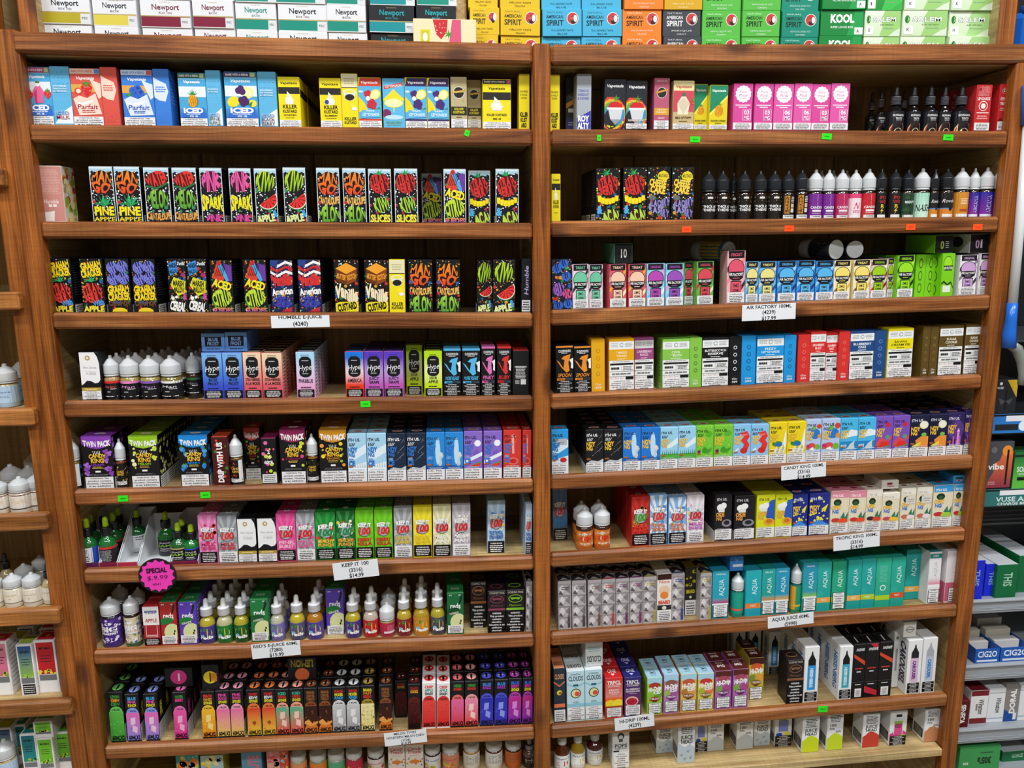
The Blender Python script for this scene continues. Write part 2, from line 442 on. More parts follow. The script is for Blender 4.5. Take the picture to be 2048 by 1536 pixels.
# ------------------------------------------------------------------ products
D = {}
NAMES = ((('hmp', 'hme', 'hsp', 'hki', 'hmc', 'hsk', 'hci', 'hsb', 'bsb', 'bch', 'bgr', 'bbg', 'bma', 'bci', 'bam', 'bbu', 'bmc', 'bki', 'bra'), 'doodle_carton'), (('af',), 'dome_carton'), (('hy',), 'gradient_carton'), (('cl', 'cs'), 'black_carton'),
    (('g',), 'panelled_carton'), (('ci', 'ck', 'le1'), 'candy_carton'), (('ki',), 'rayed_carton'), (('bd',), 'geometric_carton'), (('tr', 'co'), 'snack_carton'), (('kk',), 'custard_carton'), (('ic', 'pf', 'lm'), 'fruit_carton'), (('pk',), 'rosette_carton'))
def dz(key, desc, art, side='#111', top=None, warn=None, front=None, R=None, L=None, T=None, name='flavour_carton', cat='carton', **kw):
    if name == 'flavour_carton':
        for pre, nm in NAMES:
            if key.startswith(pre): name = nm; break
    D[key] = dict(desc=desc, art=art, side=side, top=top or side, warn=warn, front=front or side, R=R, L=L, T=T, name=name, cat=cat, **kw)
WL = ['WARNING: This', 'product contains', 'nicotine. Nicotine', 'is an addictive', 'chemical.']
WS = ['WARNING:', 'This product', 'contains', 'nicotine.', 'Nicotine is an', 'addictive', 'chemical.']
WC = ['NG: This', 'contains', '  Nicotine', 'dictive', 'ical.']
def draw_warning(c, style):
    bg, fg = ('#0c0c0e', '#f2f2f2') if style[0] == 'k' else ('#e9e9ea', '#161616')
    c.r(0, 0, 1, 1, bg)
    if 'f' in style: c.r(0, 0, 1, 1, '#141414').r(.04, .03, .96, .97, '#eef0f2')
    kind = style[1] if len(style) > 1 else 'l'
    if kind == 'b':
        c.t('WARNING:', .5, .8, .72, .12, fg); c.b(.1, .05, .92, .68, 4, fg, .42); return
    lines = {'l': WL, 's': WS, 'c': WC}[kind]; n = len(lines)
    for i, s in enumerate(lines):
        s2 = s.strip(); w = min(.94, len(s2)*{'l': .052, 's': .066, 'c': .1}[kind]); y = 1-(i+.62)/n
        c.t(s2, (.5 if kind != 'c' else .04+w/2), y, w, .58/n, fg, st='b')
_cache = {}
def carton_meshes(key, w, h, d, hid=0.0):
    v0 = round(hid/h, 2); k = (key, round(w*1000), round(h*1000), round(d*1000), v0)
    if k in _cache: return _cache[k]
    g = D[key]; sd = g['side']
    body = ink_box(g['name'], w, d, h, {'f': g['front'], 'r': g.get('rcol', sd), 'l': g.get('lcol', sd), 'b': sd, 't': g['top'], 'u': sd}, M['card'])
    hw, hd = w/2, d/2; m = 0.0005
    fr = lambda u, v, l: (m-hw+u*(w-2*m), -hd-l, m+v*(h-2*m))
    ri = lambda u, v, l: (hw+l, m-hd+u*(d-2*m), m+v*(h-2*m))
    le = lambda u, v, l: (-hw-l, hd-m-u*(d-2*m), m+v*(h-2*m))
    tp = lambda u, v, l: (m-hw+u*(w-2*m), m-hd+v*(d-2*m), h+0.0004+l)
    c = Canvas(w, h, fr, seed=hash_key(key))
    c.r(0, 0, 1, 1, g['front'])
    c.face(w, h*(1-v0), lambda u, v, l: fr(u, v0+v*(1-v0), l+EPS)); g['art'](c)
    for fn, f2, ww in ((g['R'], ri, d), (g['L'], le, d)):
        if fn: c.face(ww, h, f2); fn(c)
    prints = c.mesh('front_print', M['ink'])
    wl = None
    if g['warn']:
        style, x0, y0, x1, y1 = g['warn']
        c2 = Canvas(w*(x1-x0), h*(y1-y0)*(1-v0), lambda u, v, l: fr(x0+u*(x1-x0), v0+(y0+v*(y1-y0))*(1-v0), l+0.0013), seed=3)
        draw_warning(c2, style); wl = c2.mesh('warning_label', M['ink'])
    lid = ink_box('lid_flap', w-0.0016, d-0.0016, 0.0005, {'f': g['top'], 't': g['top']}, M['card'], 0.0001, z0=h-0.0001)
    tpm = None
    if g['T']:
        c3 = Canvas(w, d, tp, seed=5); g['T'](c3); tpm = c3.mesh('lid_print', M['ink'])
    _cache[k] = (body, prints, wl, lid, tpm); return _cache[k]
def hash_key(s):
    v = 7
    for ch in str(s): v = (v*31+ord(ch)) % 99991
    return v
def carton(key, x, yf, z, w, h, d, roll=0.0, rot=0.0, label=None, group=None, tilt=0.0, hid=0.0):
    g = D[key]; body, prints, wl, lid, tpm = carton_meshes(key, w, h, d, hid)
    o = link(g['name'], body, None, (x, yf+d/2, z), (tilt, roll, rot))
    tag(o, label, g['cat'], group)
    link('front_print', prints, o)
    if wl: link('warning_label', wl, o)
    l = link('lid_flap', lid, o)
    if tpm: link('lid_print', tpm, l)
    return o
def lathe(name, prof, col, mat, n=20, cap=True):
    V, Fc, Cc = [], [], []
    cols = col if isinstance(col, list) else [col]*len(prof)
    for r, z in prof:
        V += [(r*math.sin(6.28318*k/n), -r*math.cos(6.28318*k/n), z) for k in range(n)]
    for i in range(len(prof)-1):
        for k in range(n):
            a, b = i*n+k, i*n+(k+1) % n
            Fc.append((a, b, b+n, a+n)); Cc += [lin(cols[i])]*4
    Fc.append(tuple(range(n))[::-1]); Cc += [lin(cols[0])]*n
    q = (len(prof)-1)*n
    Fc.append(tuple(q+k for k in range(n))); Cc += [lin(cols[-1])]*n
    me = mesh_from(name, V, Fc, Cc, mat)
    sm = [True]*(len(Fc)-2)+[False, False]; me.polygons.foreach_set('use_smooth', sm)
    return me
def bottle_meshes(key, r, h):
    k = (key, round(r*2000), round(h*500))
    if k in _cache: return _cache[k]
    g = D[key]; kind = g['kind']; cf = g.get('cf', 0.6)
    out = []
    if kind == 'squeeze':
        liq = glass(g['liq'])
        body = lathe('squeeze_bottle', [(r*.93, 0), (r*.985, h*.02), (r*.985, h*(cf-.05)), (r*.8, h*(cf-.015)), (r*.7, h*cf+.001)], g['liq'], liq)
        cm = M['frost'] if g['cap'] == 'frost' else M['plastic']; cc = '#dddddd' if g['cap'] == 'frost' else g['cap']
        q = 1-cf
        capm = lathe('cap', [(r*.95, h*cf), (r*.97, h*(cf+.05*q)), (r*.9, h*(cf+.06*q)), (r*.9, h*(cf+.1*q)), (r*.985, h*(cf+.115*q)), (r*.99, h*(cf+.125*q)), (r*.965, h*(cf+.53*q)), (r*.955, h*(cf+.55*q)), (r*.9, h*(cf+.57*q)), (r*.86, h*(cf+.585*q)), (r*.46, h*(cf+.79*q)), (r*.34, h*(cf+.82*q)), (r*.25, h*(cf+.84*q)), (r*.23, h*(cf+.88*q)), (r*.2, h*(cf+.97*q)), (r*.1, h)], cc, cm)
        out.append(('cap', capm)); z0, z1 = h*.015, h*(cf-.055)
        if g.get('lab'): z1 = h*(cf-.055)*g['lab']
    else:
        liq = glass(g['liq'])
        body = lathe('dropper_bottle', [(r*.92, 0), (r*.985, h*.02), (r*.985, h*.44), (r*.9, h*.50), (r*.7, h*.555), (r*.45, h*.60), (r*.42, h*.66)], g['liq'], liq)
        cc, bc = g['cap'], g['bulb']
        ring = []
        cols = []
        for j in range(6):
            z = h*(.635+.028*j); cw = g.get('cw', .6); ring += [(r*cw*.94, z), (r*cw, z+h*.01)]; cols += [cc, g.get('cap2', cc)]
        out.append(('collar', lathe('collar', ring+[(r*cw*.92, h*.80), (r*cw*.8, h*.81)], cols+[cc, cc], M['plastic'])))
        out.append(('rubber_bulb', lathe('rubber_bulb', [(r*.36, h*.805), (r*.34, h*.83), (r*.31, h*.94), (r*.26, h*.98), (r*.12, h)], bc, M['sleeve'], 14)))
        z0, z1 = h*.015, h*.44*g.get('lab', .95)
    rr = r*.995
    def cyl(u, v, l):
        a = (u-.5)*math.pi*1.16; R = rr+.0004+l
        return (R*math.sin(a), -R*math.cos(a), za+v*(z1-za))
    za = max(z0, .0095); c = Canvas(rr*math.pi*1.16, z1-za, cyl, seed=hash_key(key), seg=10)
    c.r(0, 0, 1, 1, g['front']); g['art'](c)
    sl = lathe('label', [(rr, z0), (rr+.0003, z0+.0004), (rr+.0003, z1-.0004), (rr, z1)], g['side'], M['sleeve'])
    out.append(('label', sl)); out.append(('label_print', c.mesh('label_print', M['ink'])))
    _cache[k] = (body, out); return _cache[k]
def bottle(key, x, yc, z, r, h, label=None, group=None, rot=0.0, eul=None):
    g = D[key]; body, parts = bottle_meshes(key, r, h)
    o = link(g['name'], body, None, (x, yc, z), eul or (0, 0, rot)); tag(o, label, g['cat'], group)
    lab = None
    for nm, me in parts:
        if nm == 'label_print': link(nm, me, lab)
        else:
            q = link(nm, me, o)
            if nm == 'label': lab = q
    return o

CR = {}
for nm, x0, y0, s in (('11',0,0,.27344),('12',520,0,.27344),('13',1040,0,.27344),('14',1560,0,.23828),('21',0,300,.27344),('22',540,300,.27344),('23',1070,300,.25879),('24',1560,300,.23828),
    ('31',0,640,.27344),('32',540,640,.27344),('33',1070,640,.25879),('34',1560,640,.24087),('41',0,960,.27344),('42',540,960,.27344),('43',1070,960,.25879),('44',1560,960,.23828),
    ('51',0,1236,.27344),('52',540,1236,.27344),('53',1070,1236,.25879),('54',1560,1236,.23828)):
    CR[nm] = (x0, y0, s)
ctx = dict(c=None, bay=None, row=None)
USED = {}; FRONT = {}
def row(crop, bay, r): ctx.update(c=CR[crop], bay=bay, row=r)
def px(x, y):
    x0, y0, s = ctx['c']; return x0+x*s, y0+y*s
def rail_y(x):
    src = (RL if ctx['bay'] == 'L' else RR)
    if ctx['row'] > 8: return 1530.0
    (a, b), (c, d) = src[ctx['row']]; return b+(d-b)*(x-a)/(c-a)
def floor_z(X):
    x0, z0, x1, z1, s = RAIL[ctx['bay']][ctx['row']]; return z0+s*(X-x0)-LIP+0.0003
def place_label(desc, rear=False):
    r, b = ctx['row'], ctx['bay']
    return ('rear ' if rear else '')+desc+', '+ORD[r]+' shelf, '+BAYNAME[b]
def free(x0, x1, y0, y1, z0=0, z1=9):
    for a in USED.setdefault((ctx['bay'], ctx['row']), []):
        if x0 < a[1]-1e-5 and x1 > a[0]+1e-5 and y0 < a[3]-1e-5 and y1 > a[2]+1e-5 and z0 < a[5]-1e-5 and z1 > a[4]+1e-5: return False
    return True
def claim(*b): USED.setdefault((ctx['bay'], ctx['row']), []).append(b)
def fit_x(x0, x1, y0, y1, z0, z1):
    for a in USED.setdefault((ctx['bay'], ctx['row']), []):
        if y0 < a[3]-1e-5 and y1 > a[2]+1e-5 and z0 < a[5]-1e-5 and z1 > a[4]+1e-5 and x0 < a[1] and x1 > a[0]:
            if (a[0]+a[1]) < (x0+x1): x0 = max(x0, a[1]+0.0002)
            else: x1 = min(x1, a[0]-0.0002)
    return x0, x1
YF = 0.026
def B(key, xl, xr, yt, n=0, d=None, yo=0.0, b=None, rot=0.0, z=0.0, h=None):
    """a carton whose front spans xl..xr at its foot and whose front top edge is at yt (numbers of the current view)"""
    g = D[key]; roll = -math.atan(RAIL[ctx['bay']][ctx['row']][4])
    a, t = px(xl, yt), px(xr, yt); xm = (a[0]+t[0])/2
    if b is None:
        Y = YF+yo; yb = rail_y(xm); X0, X1 = at(a[0], yb, Y)[0], at(t[0], yb, Y)[0]
        zf = floor_z((X0+X1)/2)
    else:
        yb = px(0, b)[1]; zf = floor_z(at(xm, yb, .1)[0]); Pm = at_z(xm, yb, zf); Y = max(YF, Pm[1])
        X0, X1 = at(a[0], yb, Y)[0], at(t[0], yb, Y)[0]
    zf += z
    hh = h or max(0.02, at(xm, a[1], Y)[2]-zf)
    dd = (d or g.get('d', 38))/1000.0
    X0, X1 = fit_x(X0, X1, Y, Y+dd, zf, zf+hh)
    lim = RAIL[ctx['bay']][ctx['row']]
    X0, X1 = max(X0, lim[0]+(.003 if ctx['bay'] == 'R' or Y < .037 and 0 else -.0105)), min(X1, lim[2]-(.003 if ctx['bay'] == 'L' else -.0105))
    if Y > .03 and ctx['bay'] == 'L' and ctx['row'] == 0: X1 = min(X1, 9)
    w = X1-X0
    if w < 0.008: print('SKIP', key, xl, w); return
    if 'w' in g and False: w = g['w']
    w = round(w, 4); hh = round(hh, 3)
    lab = place_label(g['desc']); zr = zf-z+LIP; hid = 0.0
    if ctx['row'] < 9 and not z and b is None: hid = max(0.0, LIP+Y*(zr-CAM[2])/1.45 if zr > CAM[2] else LIP-(Y-RT)*(CAM[2]-zr)/1.47)
    ob = carton(key, (X0+X1)/2, Y, zf, w, hh, dd, roll, math.radians(rot), lab, 'look-alikes: '+lab, hid=hid)
    FRONT.setdefault((ctx['bay'], ctx['row']), []).append((X0, X1, ob, g['desc']))
    claim(X0, X1, Y, Y+dd, zf, zf+hh)
    for k in range(n):
        yk = Y+(k+1)*(dd+.0012)
        if yk+dd > DEPTH-.002: break
        if not free(X0+.0005, X1-.0005, yk, yk+dd, zf, zf+hh): break
        lb = place_label(g['desc'], True)
        carton(key, (X0+X1)/2+random.Random(k*7+int(xl)).uniform(-.0006, .0006), yk, zf, w, hh, dd, roll, 0.0, lb, 'look-alikes: '+lb, hid=hid)
        claim(X0, X1, yk, yk+dd, zf, zf+hh)
def O(key, xl, xr, yt, n=0, yo=0.0, b=None, rot=0.0, at_rear=False):
    """a round bottle spanning xl..xr with its tip at yt"""
    g = D[key]; a, t = px(xl, yt), px(xr, yt); xm = (a[0]+t[0])/2
    Y = YF+yo
    if b is None: yb = rail_y(xm)
    else:
        yb = px(0, b)[1]; zf = floor_z(at(xm, yb, .1)[0]); Y = max(YF, at_z(xm, yb, zf)[1])
    r0 = (at(t[0], yb, Y)[0]-at(a[0], yb, Y)[0])/2
    Yc = Y+r0
    Xc = (at(t[0], yb, Yc)[0]+at(a[0], yb, Yc)[0])/2
    zf = floor_z(Xc); hh = at(xm, a[1], Yc)[2]-zf
    r = r0*.985
    x0, x1 = fit_x(Xc-r, Xc+r, Yc-r, Yc+r, zf, zf+hh)
    r = min(r, (x1-x0)/2); Xc = (x0+x1)/2
    if r < .004: print('SKIPB', key, xl); return
    lab = place_label(g['desc'], at_rear)
    ob = bottle(key, Xc, Yc, zf, r, hh, lab, 'look-alikes: '+lab, rot=math.radians(rot))
    if not at_rear: FRONT.setdefault((ctx['bay'], ctx['row']), []).append((Xc-r, Xc+r, ob, g['desc']))
    claim(Xc-r, Xc+r, Yc-r, Yc+r, zf, zf+hh)
    for k in range(n):
        yk = Yc+(k+1)*(2*r+.0015)
        if yk+r > DEPTH-.002 or not free(Xc-r+.001, Xc+r-.001, yk-r, yk+r, zf, zf+hh): break
        lb = place_label(g['desc'], True)
        bottle(key, Xc, yk, zf, r, hh, lb, 'look-alikes: '+lb, rot=.3*k)
        claim(Xc-r, Xc+r, yk-r, yk+r, zf, zf+hh)
# ------------------------------------------------------------------ designs: cigarette cartons
def newport(band, tcol, sub, dark=False, gold='#b9a36a'):
    def f(c):
        bg = '#14171c' if dark else '#e4e5e8'
        c.r(0, 0, 1, 1, bg).r(0, .03, 1, .40, band).r(0, .40, 1, .44, gold)
        c.t('NON-MENTHOL' if sub != 'BOX ' else 'MENTHOL', .5, .93, .24, .035, gold, st='r')
        c.t('Newport', .5, .755, .56, .2, tcol).t(sub.strip(), .5, .54, .18+.012*len(sub), .075, tcol, st='r')
        c.r(.80, .02, 1, .38, '#dcdde0').t('FSC', .89, .22, .12, .08, '#555').r(0, 0, 1, .03, '#ddd')
    return f
def dz_cig(key, desc, art, side):
    dz(key, desc, art, side=side, name='cigarette_carton', cat='cigarette carton', d=180)
for k, desc, band, t, sub, dk in (
    ('n1', 'white carton with dull gold band and long-pack mark', '#b3a51d', '#1d1f26', 'BOX 100s', 0),
    ('n2', 'white carton with pale yellow band', '#d9c94a', '#22242c', 'BOX', 0),
    ('n3', 'white carton with maroon band and long-pack mark', '#7d1234', '#6e1030', 'BOX 100s', 0),
    ('n4', 'white carton with maroon band and short box mark', '#7d1234', '#6e1030', 'BOX', 0),
    ('n5', 'white carton with teal band and teal lettering', '#0b8c79', '#0b8c79', 'BOX', 0),
    ('n6', 'white carton with teal band and long-pack black lettering', '#0b8c79', '#15161b', 'BOX 100s', 0),
    ('n7', 'white carton with teal band and short black lettering', '#0b8c79', '#15161b', 'BOX', 0),
    ('n8', 'black carton with blue-teal band and long-pack mark', '#0b8f96', '#17a2a8', 'BOX 100s', 1),
    ('n9', 'black carton with teal lettering', '#0b8c79', '#17a2a8', 'BOX', 1)):
    dz_cig(k, desc, newport(band, t, sub, dk), '#e4e5e8' if not dk else '#14171c')
def spirit(bg, bg2, t, l1, l2, lt='#3a2a12'):
    def f(c):
        c.r(0, 0, 1, 1, bg)
        c.t('NATURAL', .31, .885, .40, .055, lt, st='r').t('AMERICAN', .31, .72, .44, .12, t, st='b').t('SPIRIT', .31, .49, .44, .2, t, st='b')
        c.e(.77, .66, .155, '#f2efe8').e(.77, .66, .14, '#c93a3a').e(.79, .60, .075, '#2a1a1c', ry=.16).e(.84, .66, .05, '#eee', ry=.13).p([(.70,.66),(.78,.74),(.76,.56)], '#d9534a')
        c.t(l1, .5, .21, .56, .06, lt, st='r').t(l2, .5, .08, .26, .06, lt, st='r')
    return f
for k, desc, a, b, t, l1, l2, lt in (
    ('s1', 'bright yellow carton with red round emblem', '#e2bb16', '#f3d532', '#2a200a', 'MELLOW TASTE', 'YELLOW', '#5a4408'),
    ('s2', 'sky blue carton with red round emblem', '#45afd6', '#7fd0ea', '#0e2a36', 'FULL-BODIED TASTE', 'BLUE', '#0e4a66'),
    ('s3', 'orange carton with red round emblem', '#ea8024', '#f6a04c', '#2e1604', 'SMOOTH MELLOW TASTE', 'ORANGE', '#fbe4cc'),
    ('s4', 'dark grey carton with white lettering and red emblem', '#3e4349', '#6a7076', '#f0f0f0', 'PERIQUE', 'GRAY', '#d8d8d8'),
    ('s5', 'light green carton with red round emblem', '#58b944', '#86d66c', '#0f2a0a', 'MENTHOL MELLOW TASTE', 'GREEN', '#e4f6dc'),
    ('s6', 'dark green carton with red round emblem', '#0b8a72', '#3fae98', '#06281f', 'MENTHOL FULL-BODIED TASTE', 'DARK GREEN', '#cdeee4'),
    ('s7', 'golden ochre carton with red round emblem', '#d6a51a', '#e4bb3c', '#2a1e06', 'MELLOW TASTE', 'GOLD', '#fff0c0')):
    dz_cig(k, desc, spirit(a, b, t, l1, l2, lt), a)
def kool(sub):
    def f(c):
        c.r(0, 0, 1, 1, '#10863a').p([(.62,0),(1,0),(1,1),(.8,1),(.7,.4)], '#1da04c')
        c.t('KOOL', .5, .68, .56, .3, '#f4f7f2', st='h').t(sub, .5, .34, .54, .08, '#dfeadf').r(.80, .05, 1, .33, '#e6ebe6').t('A', .88, .19, .05, .12, '#333')
    return f
dz_cig('k1', 'deep green carton with large white lettering', kool('SUPER LONGS BOX'), '#10863a')
dz_cig('k2', 'deep green carton with white filter-kings lettering', kool('FILTER KINGS BOX'), '#10863a')
def salem(tagc, base='#9fd07a', dark=False):
    def f(c):
        c.r(0, 0, 1, 1, ('#cfe6bd', '#e4efd9') if not dark else ('#1f8f33', '#2aa23c'))
        c.p([(.42,0),(.50,.35),(.46,.7),(.55,1),(1,1),(1,.35),(.9,.18),(.72,0)], base).p([(.68,0),(.86,.22),(1,.3),(1,0)], '#d9ead0' if not dark else '#36b048')
        c.e(.10, .66, .055, '#1f7a32', ry=.16).p([(.10,.8),(.145,.66),(.10,.52),(.12,.66)], '#bfe2a6')
        c.t('SALEM', .55, .66, .66, .18, '#fbfdf8', o='#1f5a34').t("SLIM 100'S BOX", .62, .45, .38, .06, '#3f6a40', st='r').b(.5, .26, .85, .36, 1, '#8fb28a', .3)
        c.r(.03, .06, .24, .40, '#eef0ee').t(tagc, .12, .25, .06, .12, '#555')
    return f
dz_cig('m1', 'pale green carton tagged with letter Q', salem('Q'), '#cfe6bd')
dz_cig('m2', 'pale green carton tagged with letter K', salem('K'), '#cfe6bd')
dz_cig('m3', 'pale green slim carton tagged with letter H', salem('H', '#a9d88a'), '#cfe6bd')
dz_cig('m4', 'mid green carton tagged with letter I', salem('I', '#3fbf4f', True), '#1f8f33')
def berry(c, x, y, r, col='#d8262c'):
    c.p([(x-r,y+r*.5*c.w/c.h),(x-r*.5,y+r*c.w/c.h),(x+r*.5,y+r*c.w/c.h),(x+r,y+r*.5*c.w/c.h),(x+r*.75,y-r*.3*c.w/c.h),(x,y-r*1.2*c.w/c.h),(x-r*.75,y-r*.3*c.w/c.h)], col)
    c.d(9, '#f7c9a0', x-r*.6, y-r*.5*c.w/c.h, x+r*.6, y+r*.7*c.w/c.h, r*.05, r*.09)
    c.st(x, y+r*1.02*c.w/c.h, r*.75, 5, '#3f9a2c', .35)
def a_fallen(c):
    c.r(0, 0, 1, 1, '#e9ddb4').p([(.56,.3),(.72,.0),(.76,0),(.76,1),(.62,1)], '#d8557a').p([(.30,0),(.44,.42),(.52,.42),(.40,0)], '#f2ecd0')
    c.p([(.31,1),(.55,1),(.53,.66),(.44,.46),(.36,.6)], '#c9252f').d(14, '#f3d0b0', .34, .6, .52, .95, .006, .01).st(.56, .6, .08, 6, '#3f9a2c', .3)
    c.r(.11, .3, .26, .72, '#d9d21e').r(.13, .35, .24, .68, '#c6c31a').e(.185, .52, .04, '#f5f5e8', ry=.12)
dz('fallen', 'cream carton with strawberry picture lying on its side', a_fallen, '#e9ddb4', name='flavour_carton', d=45)

# ------------------------------------------------------------------ designs: first flavour shelf
def script(c, y, col='#fff', o=None, w=.62, s='Vapetasia', h=.05): c.t(s, .5, y, w, h, col, o, 'b', 0, .25)
def a_iced(kind, strip, side=False):
    def f(c):
        if side:
            c.r(0, 0, 1, 1, '#5fb5e0').p([(0,0),(1,0),(1,.32),(.55,.22)], '#eef3f7')
            for i in range(6):
                for j in range(4): c.st(.14+.24*j, .42+.1*i, .05, 4, '#74c1e6', .5)
            for i, s in enumerate(kind[1]): c.t(s, .46, .66-.045*i, .72, .026, '#eaf4fb')
            for i, s in enumerate(['ICED']+kind[0]): c.t(s, .47, .19-.075*i, .74, .055, '#2b7fc4' if i == 0 else kind[2], o='#fff')
            return
        c.r(0, 0, 1, 1, ('#1c5fc0', '#7cc9ea')).r(0, .32, 1, .88, '#4aa7d8').r(0, .55, 1, .75, '#e6eef2').r(0, .91, 1, 1, strip)
        c.t('SHARE WITH A FRIEND', .40, .955, .72, .04, '#fff'); c.r(.8, .915, .97, .995, '#8fb84a'); c.t('TWO', .885, .97, .13, .022, '#fff').t('PACK', .885, .938, .15, .022, '#fff')
        script(c, .84)
        kind[3](c)
        c.p([(.06,.16),(.15,.34),(.9,.34),(.96,.14)], '#2b6fd0')
        c.t('ICED', .5, .285, .74, .09, '#fff', o='#1d56b4', st='h').t('3MG  100', .5, .175, .3, .035, '#fff').b(.2, .2, .8, .23, 1, '#dfeaf8')
    return f
def jar(c):
    berry(c, .14, .5, .16); berry(c, .86, .52, .15)
    c.p([(.34,.37),(.28,.58),(.42,.68),(.58,.68),(.72,.58),(.66,.37)], '#e76a9a').p([(.36,.36),(.33,.55),(.45,.62),(.42,.36)], '#c93a72').e(.5, .71, .1, '#f6f6f6', ry=.05).r(.42, .72, .58, .76, '#6a7a4a')
def pineapple(c, x=.5, y=.47, r=.17, col='#f0b01e'):
    k = c.w/c.h
    for i in range(-3, 4): c.p([(x-.04, y+r*1.1*k), (x+.04, y+r*1.1*k), (x+i*r*.42, y+r*(2.6-abs(i)*.28)*k)], '#1f7a3c' if i % 2 else '#2f9a4a')
    c.e(x, y, r, col, ry=r*1.35*k)
    for i in range(-2, 3):
        c.p([(x+i*r*.4-.012, y-r*k), (x+i*r*.4+.012, y-r*k), (x+i*r*.4+r*.5, y+r*k)], '#a86a0a')
        c.p([(x+i*r*.4-.012, y+r*k), (x+i*r*.4+.012, y+r*k), (x+i*r*.4+r*.5, y-r*k)], '#a86a0a')
def blackb(c):
    c.e(.25, .45, .2, '#f2dd2a', ry=.1, rot=20).e(.72, .62, .17, '#f4ec8a', ry=.11).e(.72, .62, .12, '#f9f3b8', ry=.075).e(.85, .42, .13, '#efe04a', ry=.07)
    for x, y in ((.42,.66),(.5,.7),(.55,.64),(.5,.48),(.6,.5),(.55,.42),(.65,.45)): c.e(x, y, .1, '#4a2360')
    c.p([(.7,.4),(.85,.46),(.8,.36)], '#2f8a3a')
T2 = ('wl', .0, -.06, 1, .135)
dz('icm', 'pale blue twin carton with pink milk jar and strawberries', a_iced((0, 0, 0, jar), '#b0356a'), '#4aa7d8', warn=T2)
dz('icm_s', 'pale blue carton turned sideways reading ICED MILK', a_iced((['MILK'], ['STRAWBERRIES', 'DRAGON FRUIT', '& MENTHOL'], '#b82a48', None), '', True), '#5fb5e0')
dz('icp', 'teal blue twin carton with whole pineapple picture', a_iced((0, 0, 0, pineapple), '#1d5a44'), '#4aa7d8', warn=T2)
dz('icp_s', 'pale blue carton turned sideways reading ICED PINEAPPLE', a_iced((['PINE', 'APPLE'], ['PINEAPPLE', '& MENTHOL'], '#1d4a3a', None), '', True), '#5fb5e0')
dz('icb', 'blue twin carton with blackberries and lemon picture', a_iced((0, 0, 0, blackb), '#3a2360'), '#4aa7d8', warn=T2)
dz('icb_s', 'pale blue carton turned sideways reading ICED BLACKBERRY', a_iced((['BLACK', 'BERRY'], ['BLACKBERRY', 'LEMONADE', '& MENTHOL'], '#241a40', None), '', True), '#5fb5e0')
def a_parfait(bg, fruit, pale, t, side=None):
    def f(c):
        c.r(0, 0, 1, 1, bg)
        if side:
            c.p([(0,.86),(.35,.8),(.8,.74),(.92,.6),(.7,.42),(.3,.44),(0,.5)], pale).b(.08, .58, .78, .7, 3, bg, .5)
            for i, s in enumerate(side): c.t(s, .5, .17-.095*i, .86, .075, bg, o='#fff', st='h')
            return
        c.r(0, .91, 1, 1, pale).t('SHARE WITH A FRIEND', .40, .955, .72, .04, bg).r(.82, .915, 1, .995, '#5b8fd0' if bg != '#3a7fd8' else '#d05b5b')
        c.r(0, .58, 1, .72, '#e0a84e'); script(c, .835); c.p([(.62,.86),(.8,.78),(1,.74),(1,.5),(.9,.46)], pale)
        if fruit == 'b':
            for x, y in ((.36,.62),(.5,.65),(.44,.56),(.58,.58)): c.e(x, y, .14, '#2f62c8').e(x+.02, y+.02, .05, '#1a3a8a')
            c.p([(.1,.55),(.3,.6),(.25,.5)], '#3a9a3a')
        else:
            berry(c, .52, .62, .2); c.e(.24, .6, .14, '#e04a34', ry=.06).e(.24, .6, .08, '#f6e3d0', ry=.04)
        c.p([(.04,.46),(.25,.52),(.5,.47),(.8,.56),(.97,.18),(.2,.16)], pale).p([(.08,.42),(.3,.38),(.7,.44),(.68,.40),(.3,.34)], '#fff')
        c.t('Parfait', .5, .315, .7, .085, t, o='#fff', sh=.15).b(.3, .2, .75, .26, 2, t)
    return f
dz('pfs', 'coral red twin carton with strawberry parfait picture', a_parfait('#dc5448', 's', '#f3d6c4', '#b82a2a'), '#dc5448', warn=T2)
dz('pfs_s', 'coral red carton turned sideways reading STRAWBERRY', a_parfait('#dc5448', 's', '#f3d6c4', '', ['STRAW', 'BERRY']), '#dc5448')
dz('pfb', 'royal blue twin carton with blueberry parfait picture', a_parfait('#3a7fd8', 'b', '#dbe6f6', '#2a5ab4'), '#3a7fd8', warn=T2)
dz('pfb_s', 'royal blue carton turned sideways reading BLUEBERRY', a_parfait('#3a7fd8', 'b', '#dbe6f6', '', ['BLUE', 'BERRY']), '#3a7fd8', R=lambda c: c.b(.1, .45, .9, .95, 9, '#7fb0e8', .3))
def swirl(c, y=.56, s=1.0):
    c.p([(.3,y-.08*s),(.34,y-.13*s),(.66,y-.13*s),(.7,y-.08*s)], '#e8e8e6').e(.5, y-.055*s, .22*s, '#f0efdc', ry=.035*s).e(.48, y-.01*s, .18*s, '#f7f5e6', ry=.035*s).e(.5, y+.035*s, .13*s, '#e9e7cf', ry=.03*s).p([(.4,y+.05*s),(.58,y+.05*s),(.40,y+.14*s)], '#f5f3e0')
